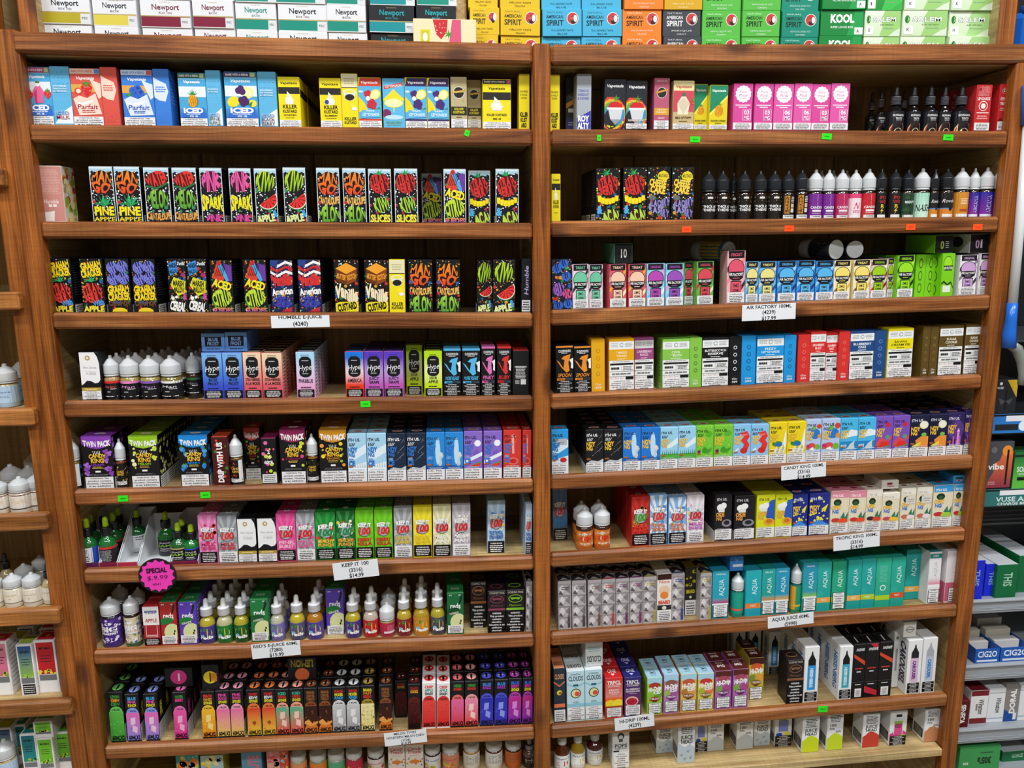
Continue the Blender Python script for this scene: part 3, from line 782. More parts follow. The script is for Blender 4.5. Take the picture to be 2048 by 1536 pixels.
def a_kk(fl, twin=False, blue=False):
    def f(c):
        c.r(0, 0, 1, 1, '#f0dc16').r(0, .66 if not twin else .58, 1, .80 if not twin else .74, '#26241f'); t = 0
        if twin: c.r(0, .91, 1, 1, '#26231c').t('SHARE WITH A FRIEND', .42, .955, .74, .035, '#e8e2c0').r(.85, .92, .98, .99, '#c9566a')
        script(c, .885 if not twin else .82, '#1c1a12', None, .8 if not twin else .6)
        swirl(c, .58 if not twin else .5, 1 if not twin else 1.1)
        if blue: c.e(.32, .51, .1, '#2f3fae')
        if twin: c.t('KILLER KUSTARD', .5, .27, .72, .045, '#1c1a12').t('3MG 100', .5, .185, .3, .04, '#1c1a12')
        else: c.t('KILLER', .5, .40, .66, .075, '#1c1a12').t('KUSTARD', .5, .305, .66, .06, '#1c1a12').t(fl, .5, .225, .62, .032, '#3a3410').b(.25, .16, .75, .18, 1, '#6a6010')
    return f
TK = ('wl', .0, -.06, 1, .12)
kkr = lambda c: c.r(0, 0, 1, 1, '#f0dc16').r(0, .66, 1, .80, '#26241f')
dz('kkh', 'yellow custard carton with plain swirl and black stripe', a_kk('HONEYDEW'), '#f0dc16', warn=TK, R=kkr)
dz('kkb', 'yellow custard carton with swirl and blueberry', a_kk('BLUEBERRY', blue=True), '#f0dc16', warn=TK, R=kkr)
dz('kkt', 'yellow custard twin carton with dark top strip', a_kk('', True), '#f0dc16', warn=TK)
def a_kks(c):
    c.r(0, 0, 1, 1, '#f2dd14')
    for i, s in enumerate(('STRAWBERRIES', '& VANILLA', 'CUSTARD')): c.t(s, .45, .68-.06*i, .8-.1*i, .035, '#4a4208')
    for i, s in enumerate(('KILLER', 'KUST', 'ARD')): c.t(s, .45, .25-.1*i, .8-.13*i, .075, '#1a1a14', o='#fff', st='h')
dz('kks', 'yellow carton turned sideways with custard lettering', a_kks, '#f2dd14')
def a_kkl(c):
    c.r(0, 0, 1, 1, '#f0dc1a').r(0, .75, 1, 1, '#e6dfb4').b(.12, .8, .88, .93, 3, '#a89e66', .3).r(0, .735, 1, .75, '#222')
    c.e(.5, .66, .42, '#e8e8e4', ry=.05).e(.5, .665, .32, '#f0e24a', ry=.03).p([(.1,.64),(.25,.5),(.75,.5),(.9,.64)], '#e2e2de').e(.5, .56, .3, '#1e1c18', ry=.06).e(.72, .4, .2, '#f5e53a', ry=.06).e(.78, .34, .17, '#eee', ry=.035)
    c.t('KILLER', .5, .15, .76, .06, '#1c1a12').t('KUSTARD', .5, .075, .78, .05, '#1c1a12')
dz('kkl', 'slim yellow carton with cream top and custard bowl', a_kkl, '#f0dc1a')
def a_lemon(band, bcol):
    def f(c):
        c.r(0, 0, 1, 1, '#58b2e0').r(0, .83, 1, 1, band).p([(0,.83),(0,1),(.1,1)], '#f0dc2a'); script(c, .91, w=.76)
        c.p([(0,.30),(0,.62),(.25,.5),(.42,.33)], '#f2d81e').e(.74, .66, .26, '#f0e04a', ry=.1, rot=35).e(.74, .66, .2, '#f8f2b0', ry=.075, rot=35).r(.02, .7, .2, .74, '#cfe8f5')
        for x, y in ((.35,.68),(.45,.7),(.4,.64),(.5,.5),(.62,.52),(.7,.47),(.56,.43),(.66,.4),(.48,.44)): c.e(x, y, .11, bcol)
        c.e(.42, .58, .1, '#f2eef2').p([(.75,.36),(.95,.4),(.9,.3)], '#2f8a3a')
        c.p([(.08,.24),(.14,.34),(.94,.36),(.97,.2),(.1,.17)], '#5cb4e4').t('VAPE', .5, .325, .4, .03, '#eaf6fc').t('LEMONADE', .53, .25, .74, .06, '#eaf6fc').r(0, .12, 1, .16, band)
    return f
TW = ('wl', 0, -.06, 1, .12)
dz('lmr', 'red-topped lemonade carton with raspberries and lemons', a_lemon('#d8402e', '#c8283a'), '#e0d030', warn=TW)
dz('lmb', 'purple-topped lemonade carton with blackberries and lemons', a_lemon('#3a2560', '#4a2a72'), '#e0d030', warn=TW)
def a_lm2(c):
    c.r(0, 0, 1, 1, '#5cb8e6').p([(.06,.78),(.94,.86),(.94,.93),(.06,.85)], '#d8443e').t('LEMONADE', .5, .855, .78, .05, '#f6ece4', rot=5)
    c.p([(.02,.58),(.35,.72),(.5,.79),(.65,.72),(1,.58),(1,.55),(0,.55)], '#f0dc2a').e(.5, .5, .46, '#f0e04a', ry=.1).e(.5, .5, .4, '#f6f2b4', ry=.085).p([(.47,.42),(.53,.42),(.52,.3),(.48,.3)], '#e9e17a').e(.15, .28, .22, '#7a2a5a', ry=.09).e(.5, .2, .44, '#bfe0ee', ry=.05).b(.1, .02, .9, .12, 3, '#7a9a4a', .4)
dz('lm2', 'light blue lemonade carton with halved lemon drawing', a_lm2, '#5cb8e6')
def a_kkg(c):
    c.r(0, 0, 1, 1, '#bdae84').d(24, ['#cfc298', '#ad9e72'], r0=.03, r1=.09).e(.5, .70, .36, '#e9e4d0').e(.5, .70, .33, '#23211c').p([(.1,.68),(.9,.72),(.9,.76),(.1,.72)], '#b98a2e').t('Vapetasia', .5, .72, .76, .035, '#f0d060', rot=4)
    c.r(0, .25, 1, .42, '#2a2820').t('KILLER', .5, .375, .6, .045, '#e8d51e', sh=.2).t('KUSTARD', .5, .31, .74, .045, '#e8d51e', sh=.2).b(.3, .19, .7, .23, 1, '#5a5030')
dz('kkg', 'sandy gold slim carton with round black badge', a_kkg, '#bdae84', warn=('ws', 0, 0, 1, .17))
def a_roy(c):
    c.r(0, 0, 1, 1, '#a9b0b8').p([(0,0),(1,0),(1,.34),(0,.2)], '#3a3fa6')
    for i, s in enumerate(('TOBACCO', 'HAZELNUT', '& CUSTARD')): c.t(s, .45, .70-.07*i, .8, .04, '#4a4aa8')
    for i, s in enumerate(('ROY', 'ALTY')): c.t(s, .45, .19-.13*i, .78, .1, '#fff', o='#2a2f7a', st='h')
dz('roy', 'grey and indigo carton turned sideways reading ROYALTY', a_roy, '#a9b0b8')
def a_roy2(c): c.r(0, 0, 1, 1, '#2c2e30').e(.5, .65, .3, '#5a5030').p([(0,.5),(1,.62),(1,.52),(0,.4)], '#c8862a').r(.2, .32, .8, .4, '#ccc').r(0, 0, 1, .2, '#2a2f6a').b(.2, .05, .8, .14, 2, '#889')
dz('roy2', 'dark grey carton with golden custard badge', a_roy2, '#3a3e48')
def a_rain(v):
    def f(c):
        c.r(0, 0, 1, 1, '#23242e'); script(c, .88, '#fff', None, .8, h=.06)
        for i, q in enumerate(('#d8452e', '#e8b02a', '#4fae3e', '#3a8fd0')): c.e(.3+.06*i, .3, .75-.09*i, q, ry=.36-.045*i)
        c.e(.3, .2, .36, '#23242e', ry=.2).d(16, ['#e8d42a', '#e23a2e'], 0, 0, 1, .2, .02, .06)
        c.e(.52, .47, .34, '#d3222a', ry=.09).st(.55, .62, .2, 5, '#3f9a2c', .3).p([(.16,.43),(.88,.43),(.78,.2),(.28,.2)], '#d4d6d8').r(.12, .40, .92, .44, '#f0f0f0').p([(.28,.2),(.52,.08),(.78,.2)], '#9a9c9e')
        if v: c.t('RAINBOW ROAD', .5, .18, .8, .04, '#f3ecd8', o='#222')
    return f
dz('rb1', 'black carton with rainbow and strawberry cart, without warning label', a_rain(0), '#23242e')
dz('rb2', 'black carton with rainbow and strawberry cart, with warning label', a_rain(1), '#23242e', warn=('wl', 0, 0, 1, .11))
def a_mps(c):
    c.r(0, 0, 1, 1, '#b85a74').t('SHARE WITH THIS', .5, .95, .7, .025, '#f0d0d8').e(.5, .72, .34, '#e8dcd8').e(.5, .72, .31, '#2a2420').p([(.12,.70),(.9,.76),(.9,.80),(.12,.74)], '#c9962e')
    c.r(0, .28, 1, .42, '#d8a02a').t('MILK OF', .5, .385, .6, .03, '#f6ecd0').t('THE POPPY', .5, .335, .7, .03, '#f6ecd0').b(.25, .2, .75, .24, 1, '#f0d8dc')
dz('mps', 'slim mauve pink carton with round black badge', a_mps, '#b85a74', warn=('ws', 0, 0, 1, .17))
def a_mpc(c):
    c.r(0, 0, 1, 1, '#c9b07e').r(0, .8, 1, 1, '#ecdfa2'); script(c, .885, '#c23a4a', None, .78, h=.06)
    c.r(0, .36, 1, .8, '#cf4a5a').p([(.22,.3),(.2,.54),(.4,.68),(.6,.68),(.8,.54),(.72,.3)], '#f0e6c8').p([(.2,.54),(.5,.3),(.8,.54),(.5,.66)], '#d8ccae').r(.4, .68, .6, .76, '#6a6a5a')
    berry(c, .95, .55, .12); c.t('MILK OF POPPY', .5, .235, .8, .045, '#3a2a1a').b(.3, .14, .7, .18, 1, '#6a5a3a')
dz('mpc', 'cream and red carton with faceted glass flask', a_mpc, '#c9b07e', warn=('wl', 0, 0, 1, .11))
def a_pin(c):
    c.r(0, 0, 1, 1, '#e3d022').p([(0,.36),(0,1),(1,1),(1,.75)], '#1f8a64').p([(0,.3),(1,.72),(1,.78),(0,.36)], '#f2ea5a'); script(c, .88, '#eef6e8', None, .8, h=.055)
    pineapple(c, .5, .42, .22, '#f0a81e'); c.t('PINEAPPLE EXPRESS', .5, .19, .84, .035, '#2a3a10').b(.3, .12, .7, .15, 1, '#6a6a10')
dz('pin', 'green and yellow carton with diagonal split and pineapple', a_pin, '#e3d022', warn=('wl', 0, 0, 1, .1))
def a_pnk(col, mg):
    def f(c):
        c.r(0, 0, 1, 1, (col, col)); c.st(.5, .78, .43, 14, '#f7f3f5', .9).e(.5, .78, .36, '#fbf8fa').t('Pure', .5, .83, .4, .055, '#d0659a', st='r', sh=.3).t('Pink', .5, .75, .46, .06, '#d0659a', st='r', sh=.3).t('WHIPPD', .5, .685, .4, .025, '#b88aa0', st='r')
        c.r(.1, .525, .9, .545, '#f8e8f2').r(.28, .48, .72, .5, '#f8e8f2').r(.5, .2, .94, .44, '#f8e8f2').r(.52, .206, .92, .434, col).t(mg, .72, .375, .3, .085, '#fff').t('MG', .72, .26, .3, .085, '#fff')
    return f
for k, cl, mg, ds in (('pk3', '#d84b9a', '03', 'rose pink carton marked zero-three with white rosette'), ('pk6', '#e05aa6', '06', 'rose pink carton marked zero-six with white rosette')):
    dz(k, ds, a_pnk(cl, mg), cl, warn=('wb', 0, 0, 1, .15))
def a_eye(c):
    c.r(0, 0, 1, 1, '#15151a').t('PROPAGANDA', .5, .80, .4, .09, '#eee').t('TRUTH', .5, .66, .22, .08, '#ddd').b(.4, .54, .62, .6, 1, '#bbb', .5)
    c.e(.5, 0, .3, '#e8d2a0', ry=.5).e(.5, 0, .27, '#d3402e', ry=.45).e(.5, 0, .19, '#1a1416', ry=.3).e(.5, -.02, .14, '#e8d2a0', ry=.22).e(.5, 0, .08, '#15151a', ry=.12)
dz('drb', 'black dropper bottle with red arched eye emblem', a_eye, '#15151a', name='dropper_bottle', cat='bottle', kind='dropper', liq='#0c0c10', cap='#1b1c20', cap2='#55565c', bulb='#26272c', lab=1.15)
def a_mix(c):
    c.r(0, 0, 1, 1, '#c22a2e').t('MIXED', .5, .92, .74, .085, '#c22a2e', o='#e8d8d4').t('BERRY', .5, .81, .74, .085, '#c22a2e', o='#e8d8d4').t('LEMONADE', .5, .70, .84, .06, '#f3ece8')
    c.e(.5, .54, .3, '#f0dcd4').e(.5, .54, .25, '#b8242a').e(.5, .54, .16, '#f4ece8').r(.1, .38, .9, .4, '#f0dcd4').b(.12, .24, .88, .34, 2, '#e69a94', .6)
dz('mix', 'red carton with outlined berry lemonade lettering', a_mix, '#c22a2e', warn=('wb', 0, 0, 1, .17))
def a_tru(c):
    c.r(0, 0, 1, 1, '#c0262a').e(.5, .86, .26, '#e8b0a0').e(.5, .86, .22, '#8a181c').e(.5, .86, .12, '#f2e6dc').e(.5, .86, .06, '#200c0e').t('PROPAGANDA', .5, .70, .74, .035, '#f4ece8').r(.1, .655, .9, .665, '#f4ece8').t('TRUTH', .5, .58, .74, .06, '#fff').b(.12, .42, .88, .5, 2, '#f0c8c0', .4).p([(0,.2),(.3,.28),(.6,.22),(1,.36),(1,.2)], '#7a1216')
dz('tru', 'red carton with white TRUTH lettering and eye emblem', a_tru, '#c0262a', warn=('wb', 0, 0, 1, .19))
dz('tru2', 'red carton pushed to the back corner', lambda c: c.r(0, 0, 1, 1, '#c0262a').r(.1, .6, .9, .8, '#e8d8d4').b(.12, .62, .88, .78, 3, '#3a0a10', .4).p([(0,.1),(.5,.3),(1,.15),(1,0),(0,0)], '#8a1418'), '#c0262a')
# ------------------------------------------------------------------ designs: doodle-lettered cartons
def fruit(c, x, y, rx, ry, lines, cols, bg='#140d0a', rot=0):
    """a fruit whose shape is filled by lettering"""
    c.e(x, y, rx, bg, ry=ry, rot=rot, n=18)
    c.et(x, y, rx, ry, lines, cols, rot)
def leaves(c, x, y, r, n=7, cols=('#1f8a4a', '#2fb06a')):
    for i in range(n):
        a = math.radians(15+150*i/(n-1)); k = c.w/c.h
        c.p([(x+r*.18*math.sin(a), y-r*.1*k), (x+r*math.cos(a), y+r*math.sin(a)*k), (x-r*.18*math.sin(a), y+r*.15*k)], cols[i % 2])
def banana(c, x, y, r, t='BANANA'):
    k = c.w/c.h; n = len(t)
    for i in range(n):
        u = (i+.5)/n*2-1; yy = y+(u*u)*r*.38*k
        c.p([(x+u*r-r/n*.9, yy-.19*r*k*1.4), (x+u*r+r/n*.9, yy-.19*r*k*1.4+.02*u), (x+u*r+r/n, yy+.28*r*k), (x+u*r-r/n, yy+.28*r*k)], '#f2dc1e')
        c.r(x+u*r+r/n*.85, yy-.1, x+u*r+r/n*.99, yy+.01, '#1a1406') if False else None
def slice_(c, x, y, r, rot=35, t='MELON', col='#e2322e'):
    k = c.w/c.h; a = math.radians(rot); P = []
    for i in range(13):
        b = math.radians(180+180*i/12)+a; P.append((x+r*math.cos(b), y+r*math.sin(b)*k))
    c.p([(x+(px_-x)*1.08, y+(py_-y)*1.08) for px_, py_ in P], '#2f7a34'); c.p(P, '#f0f0e0'); c.p([(x+(px_-x)*.93, y+(py_-y)*.93) for px_, py_ in P], col)
    for i in range(6):
        b = math.radians(195+30*i)+a
        c.p([(x+r*.15*math.cos(b), y+r*.15*math.sin(b)*k), (x+r*.85*math.cos(b-.05), y+r*.85*math.sin(b-.05)*k), (x+r*.85*math.cos(b+.05), y+r*.85*math.sin(b+.05)*k)], '#1a0a0a')
DOT = ['#f4f4f4', '#e8e8ea', '#cfe3f0', '#ffffff']
DOT2 = ['#e8c832', '#d83a2e', '#3f9a3a', '#f4f4f4', '#e89a2a']
def humble(draw, ice=False, dots=None, n=120, bg='#101014'):
    def f(c):
        c.r(0, 0, 1, 1, bg)
        c.d(n, dots or (DOT if ice else DOT2), r0=.014, r1=.04, k=5); c.d(16, ['#2f7a3a', '#c8342a', '#2a5aa8', '#d8a02a'], 0, 0, 1, .86, .05, .1, 6) if not ice else c.d(8, ['#3a8a5a', '#b8323a'], 0, 0, 1, .8, .05, .09, 6)
        if ice: c.p([(0,1),(1,1),(1,.90),(.86,.93),(.7,.9),(.5,.94),(.3,.9),(.12,.93),(0,.89)], '#a9cfe2').r(0, .965, 1, 1, '#dbe9f0')
        draw(c)
        if ice: c.r(0, 0, .03, 1, '#d4dde2').r(.97, 0, 1, 1, '#d4dde2')
    return f
hsd = lambda c: (c.r(0, 0, 1, 1, '#0e0e12'), c.r(.1, .02, .9, .2, '#d8d8d8'), c.b(.15, .04, .85, .18, 4, '#333', .5), c.b(.15, .35, .85, .95, 14, '#54545c', .25))
def h_mango(c, sub='p'):
    fruit(c, .48, .72, .43, .215, ['MAN', 'GO'], ('#e2401e', '#f08c24'), rot=-8)
    if sub == 'p': leaves(c, .5, .3, .5); c.t('PINE', .5, .19, .84, .15, '#f2e01e', o='#111', st='h'); c.t('APPLE', .5, .04, .9, .08, '#e8d01a')
    else:
        c.t('CANTALOUPE', .5, .42, .92, .12, '#e8b45a', o='#16100a', st='h', env='v'); fruit(c, .5, .14, .46, .16, ['MELON'], ('#4f9a2e', '#a6d84a'), '#10200c')
    c.e(.1, .36, .07, '#c22a2e')
def h_melon(c):
    fruit(c, .5, .80, .44, .13, ['WATER'], '#e2382e', '#5a0c0c', 14); c.p([(.06,.68),(.5,.64),(.92,.74),(.94,.7),(.5,.6),(.08,.64)], '#2f6a34')
    fruit(c, .5, .42, .42, .17, ['MELON'], ('#4f9a2e', '#8fc84a'), '#0e1c0a'); c.t('CANTALOUPE', .5, .12, .94, .12, '#e3a24a', o='#1a0e06', st='h', env='v')
def h_spark(c):
    fruit(c, .5, .76, .43, .19, ['PINK'], '#e0569c', '#3a0a22'); c.t('SPARK', .5, .36, .92, .3, '#eae01e', o='#15150a', st='h', env='u'); fruit(c, .55, .05, .36, .09, ['PINK'], '#d8489a', '#2a0818'); c.t('-', .12, .5, .1, .1, '#f2d820')
def h_kiwi(c):
    fruit(c, .48, .76, .42, .19, ['KIWI'], ('#8fbe1e', '#bfe02a'), '#16200a', -10); slice_(c, .55, .43, .46); c.t('&', .85, .16, .2, .12, '#3aa8e8', st='h'); c.t('APPLE', .45, .06, .8, .13, '#dfe8a0', o='#10180a', st='h', rot=10)
def h_skiwi(c):
    fruit(c, .5, .74, .44, .19, ['STRAW', 'BERRY'], '#d8322e', '#4a0808', 10); leaves(c, .45, .9, .28, 5); fruit(c, .55, .33, .34, .14, ['KIWI'], '#a6d23a', '#1a240a', 15); c.t('SLICES', .5, .07, .86, .13, '#ece03a', o='#141206', st='h')
def h_citrus(c):
    c.p([(.1,.66),(.3,.94),(.42,.97),(.62,.62),(.5,.58)], '#d8402e').p([(.36,.9),(.5,.97),(.86,.62),(.72,.58)], '#4aa8e0').p([(.6,.95),(.98,.9),(.98,.6),(.84,.6)], '#6a3a9a').e(.42, .95, .1, '#c8222e')
    for i in range(5): c.p([(.2+.08*i,.7),(.23+.08*i,.7),(.42+.08*i,.93),(.40+.08*i,.93)], '#1c1216')
    c.t('ACED', .52, .53, .84, .14, '#f2e12a', o='#15130a', st='h', rot=-16); fruit(c, .48, .27, .46, .16, ['CITRUS'], '#c2e03a', '#1c2a0a', 10); c.p([(.02,.3),(.2,.1),(.6,.07),(.9,.2),(.55,.045),(.15,.08)], '#6ab03a'); c.t('SUEDES', .5, .03, .9, .09, ('#7a3ab0', '#f08a2a'), st='h')
def h_sban(c):
    leaves(c, .4, .88, .3, 5); fruit(c, .5, .68, .44, .19, ['STRAW', 'BERRY'], '#d8322e', '#4a0808', 12); banana(c, .5, .36, .44); c.t('&', .14, .2, .2, .14, '#4ab4ec', st='h'); fruit(c, .62, .08, .36, .12, ['ACAI'], '#b6d84a', '#3a1c14', 16)
def h_gra(c):
    c.t('GRAHAM', .5, .88, .92, .13, '#f2d21e', o='#1a1408', st='h', rot=9); c.t('CRACKER', .5, .74, .94, .13, '#f2d21e', o='#1a1408', st='h', rot=9); leaves(c, .45, .58, .34, 6)
    fruit(c, .5, .36, .46, .19, ['STRAW', 'BERRY'], '#dc3e36', '#4a0a08', 10); c.t('With', .72, .17, .5, .1, '#3f9ae0', st='h', rot=14); c.t('APPLE', .5, .05, .9, .1, '#ead83a', st='h')
def h_bgra(c):
    for x, y in ((.3,.84),(.75,.86),(.3,.62),(.76,.64)): fruit(c, x, y, .25, .115, ['BLUE', 'BERRY'], '#7f83d8', '#20206a', 14)
    c.t('GRAHAM', .5, .43, .92, .13, '#f2d21e', o='#1a1408', st='h', rot=4); c.t('CRACKER', .5, .29, .94, .13, '#f2d21e', o='#1a1408', st='h', rot=4); c.t('CINNAMON', .5, .16, .9, .09, '#6a4a34', st='h'); c.e(.5, .0, .34, '#f0d028', ry=.08)
def h_marsh(c):
    c.p([(.05,.92),(.5,.98),(.56,.76),(.12,.68)], '#3a8fd8').t('MARSH', .3, .88, .42, .08, '#0e2a4a', st='h', rot=6).t('MALLOW', .32, .77, .4, .07, '#0e2a4a', st='h', rot=6).t('Vanilla', .76, .92, .4, .06, '#eee')
    c.p([(.12,.5),(.3,.66),(.95,.58),(.9,.36),(.5,.3)], '#d8d42e').t('MARSH', .55, .54, .6, .1, '#3a3a08', st='h', rot=-6).t('MALLOW', .57, .42, .58, .1, '#3a3a08', st='h', rot=-6).e(.85, .7, .13, '#a82a6a').t('&', .86, .3, .2, .12, '#d84a9a', st='h')
    c.e(.2, .26, .1, '#f2f2ee').e(.4, .28, .08, '#f2f2ee').t('CEREAL', .45, .1, .86, .16, '#f4f4f0', o='#101014', st='h', rot=-12)
def h_amer(c):
    for i in range(4): c.p([(0,.98-.09*i),(.3,.9-.09*i),(.7,.99-.09*i),(1,.95-.09*i),(1,.90-.09*i),(.7,.94-.09*i),(.3,.85-.09*i),(0,.93-.09*i)], '#c8283a' if i % 2 else '#f2f0ee')
    c.p([(0,1),(.36,1),(.3,.86),(0,.9)], '#2a3f8a').t('Vanilla', .5, .62, .88, .2, '#d8302e', o='#f2e8e6', st='h', rot=6).t('American', .52, .40, .94, .12, '#f4f2f0', o='#1c1c5a', st='h', rot=6).t('CEREAL', .5, .19, .9, .2, '#3b3fb0', o='#9aa0ea', st='h', env='c').p([(.4,.0),(.95,.1),(.9,.0)], '#c8283a')
def h_butter(c):
    c.p([(.06,.84),(.5,.95),(.94,.84),(.5,.73)], '#f0a22e').p([(.06,.84),(.5,.73),(.5,.52),(.1,.6)], '#6a3208').p([(.94,.84),(.5,.73),(.5,.52),(.9,.6)], '#8a4410')
    c.t('BUTTER', .29, .68, .38, .09, '#e89a2e', st='h', rot=-16).t('SCOTCH', .71, .68, .38, .09, '#e89a2e', st='h', rot=16).t('Vanilla', .5, .36, .9, .24, '#f2e2bc', o='#2a160a', st='h', env='s').p([(.03,0),(.03,.16),(.2,.19),(.97,.2),(.97,0)], '#efdc1e').t('CUSTARD', .5, .1, .8, .13, '#1c1806', st='h', rot=10)
def h_cheese(c):
    c.e(.68, .83, .25, '#e8d02a', ry=.1).t('MUSTARD', .68, .84, .4, .06, '#5a4a08'); c.e(.45, .64, .44, '#4a2a0c', ry=.14).t('CHEESE', .45, .70, .74, .12, '#f0d24a', o='#2a1606', st='h', rot=-8).t('CAKE', .45, .57, .66, .12, '#f0d24a', o='#2a1606', st='h', rot=-8).e(.22, .42, .16, '#6a6a6a', ry=.05)
    fruit(c, .4, .25, .34, .13, ['BLACK', 'RASP'], '#9a92cc', '#241a3a'); fruit(c, .8, .33, .2, .08, ['BRY'], '#8a82c0', '#241a3a'); fruit(c, .78, .12, .2, .08, ['BRY'], '#8a82c0', '#241a3a')
def h_rasp(c):
    for x, y in ((.25,.82),(.6,.92),(.72,.66),(.3,.06),(.8,.1)): fruit(c, x, y, .24, .09, ['BLUE'], '#3a74d8', '#0e2260', 10)
    fruit(c, .35, .4, .3, .13, ['BERRY'], '#a06ac8', '#2a1240', 12); fruit(c, .76, .3, .24, .1, ['PUNCH'], '#e05a96', '#4a0c24', 10); leaves(c, .7, .8, .2, 5)
for k, ds, fn, ice in (
    ('hmp', 'frosty-topped black carton with mango and pineapple lettering', h_mango, 1), ('hme', 'frosty-topped black carton with watermelon and melon lettering', h_melon, 1),
    ('hsp', 'frosty-topped black carton with PINK SPARK lettering', h_spark, 1), ('hki', 'frosty-topped black carton with kiwi and watermelon slice', h_kiwi, 1),
    ('hmc', 'frosty-topped black carton with mango cantaloupe lettering', lambda c: h_mango(c, 'c'), 1), ('hsk', 'frosty-topped black carton with strawberry and kiwi slices', h_skiwi, 1),
    ('hci', 'frosty-topped carton with striped lettering and citrus', h_citrus, 1), ('hsb', 'frosty-topped black carton with strawberry over banana', h_sban, 1),
    ('bsb', 'black carton with strawberry over banana lettering', h_sban, 0), ('bch', 'black carton with cheesecake and raspberry lettering', h_cheese, 0),
    ('bgr', 'black carton with graham cracker over strawberry lettering', h_gra, 0), ('bbg', 'black carton with blueberries over graham cracker lettering', h_bgra, 0),
    ('bma', 'black carton with marshmallow cereal lettering', h_marsh, 0), ('bci', 'black carton with striped lettering and citrus', h_citrus, 0),
    ('bam', 'red white and blue vanilla cereal carton', h_amer, 0), ('bbu', 'black carton with butterscotch cube and vanilla lettering', h_butter, 0),
    ('bmc', 'black carton with mango cantaloupe lettering', lambda c: h_mango(c, 'c'), 0), ('bki', 'black carton with kiwi and watermelon slice lettering', h_kiwi, 0),
    ('bra', 'dark blue carton with blue raspberry and berry punch lettering', h_rasp, 0)):
    dz(k, ds, humble(fn, bool(ice), bg='#101a3a' if k == 'bra' else '#1c2350' if k == 'bam' else '#101014'), '#0e0e12', top='#c4d6e0' if ice else '#15151a', R=hsd, L=hsd, d=50)
def a_hpink(c): c.r(0, 0, 1, 1, '#c98a80').b(.1, .5, .92, .95, 16, '#e2b4a8', .35).t('Humble', .5, .36, .6, .07, '#f0d8d0', sh=.2).r(.38, .26, .52, .31, '#f4e4dc').r(.56, .26, .7, .31, '#f4e4dc').p([(.2,.0),(.2,.16),(.6,.19),(.55,.0)], '#ece4de')
dz('hpk', 'dusty pink carton showing its small-print back panel', a_hpink, '#ded8cc', R=lambda c: (c.r(0, 0, 1, 1, '#ded8cc'), c.d(36, ['#d8a02a', '#c23a34', '#8fae3a', '#e8d8a0'], r0=.08, r1=.2, k=8)), d=48)
def a_hspine(c): c.r(0, 0, 1, 1, '#16171c').t('Humble', .55, .6, .9*c.h/c.w*.62, .42*c.w/c.h*1.0, '#b9a8d8', rot=90, sh=.25).r(.05, 0, 1, .22, '#e6e6e6').b(.1, .02, .95, .2, 4, '#333', .5)
dz('hspine', 'black carton spine with upright violet script', a_hspine, '#121216')
dz('kkv', 'yellow custard carton with black stripe and swirl, cut by post', a_kk(''), '#f0dc16')
# ------------------------------------------------------------------ squeeze bottles of the third shelf
def sq(key, desc, art, side, liq='#2a1c12', cap='frost', front=None, **kw):
    dz(key, desc, art, side, front=front, name='squeeze_bottle', cat='bottle', kind='squeeze', liq=liq, cap=cap, **kw)
def a_thick(col):
    def f(c):
        c.r(0, 0, 1, 1, '#1a1614')
        for i in range(6):
            for s in (-1, 1): c.p([(.5, .06+.17*i), (.5+s*.3, .2+.17*i), (.5+s*.3, .25+.17*i), (.5, .11+.17*i)], col)
        c.r(.4, .84, .6, .92, '#e8e0d8').t('THICK AS', .5, .52, .5, .1, '#fff').t('THIEVES', .5, .38, .5, .1, '#fff')
    return f
sq('tk1', 'black bottle with copper zigzag label', a_thick('#9a6a54'), '#1a1614', cap='#23262b')
sq('tk2', 'black bottle with bronze diamond zigzag label', a_thick('#a8864a'), '#1a1614', cap='#23262b')
def a_baked(c): c.r(0, 0, 1, 1, '#151314').r(.28, .2, .5, .95, '#c9862e').t('BAKED', .39, .57, .5*c.h/c.w*1.3, .13*c.w/c.h, '#151008', rot=90).r(.55, .25, .72, .42, '#e8e4dc').r(.55, .46, .72, .62, '#d8c8a0').b(.55, .66, .74, .92, 4, '#eee', .5).r(.25, 0, .8, .15, '#ecebe8').t('WARNING', .5, .09, .36, .06, '#222')
sq('bak', 'black bottle with upright orange BAKED panel', a_baked, '#151314', cap='#23262b')
def a_cand(col):
    def f(c): c.r(0, 0, 1, 1, col).p([(.5,.97),(.72,.7),(.5,.52),(.28,.7)], '#f2eef0').e(.45, .7, .05, col).e(.55, .7, .05, col).t('CANDOR', .5, .44, .5, .1, '#fff').r(.32, .26, .68, .34, '#eee').b(.3, .18, .7, .22, 1, '#ddd').r(.25, 0, .75, .12, '#ecebe8').t('WARNING', .5, .07, .3, .05, '#222')
    return f
sq('cd1', 'purple bottle with white diamond scales emblem', a_cand('#7a2a92'), '#7a2a92'); sq('cd2', 'magenta bottle with white diamond scales emblem', a_cand('#b8285e'), '#b8285e'); sq('cd3', 'red bottle with white diamond scales emblem', a_cand('#c2242e'), '#c2242e')
sq('nn', 'white and pink bottle with red slanted letter', lambda c: c.r(0, 0, 1, 1, '#f0dce2').r(0, .82, 1, 1, '#e04a7a').p([(.3,.9),(.7,.9),(.5,.75)], '#f6eef0').t('N', .5, .5, .22, .26, '#d8345a', sh=.3).b(.32, .2, .68, .32, 2, '#d86a86').r(.25, 0, .75, .12, '#eee'), '#e86a92')
def a_power(c): c.r(0, 0, 1, 1, '#18171a').t('PO', .5, .82, .3, .13, '#c22a30').t('WE', .5, .65, .32, .13, '#c22a30').t('R', .48, .47, .16, .14, '#e8c82a').p([(.5,.4),(.4,.26),(.47,.27),(.42,.14),(.56,.3),(.49,.3)], '#e8c82a').r(.28, 0, .72, .12, '#ecebe8')
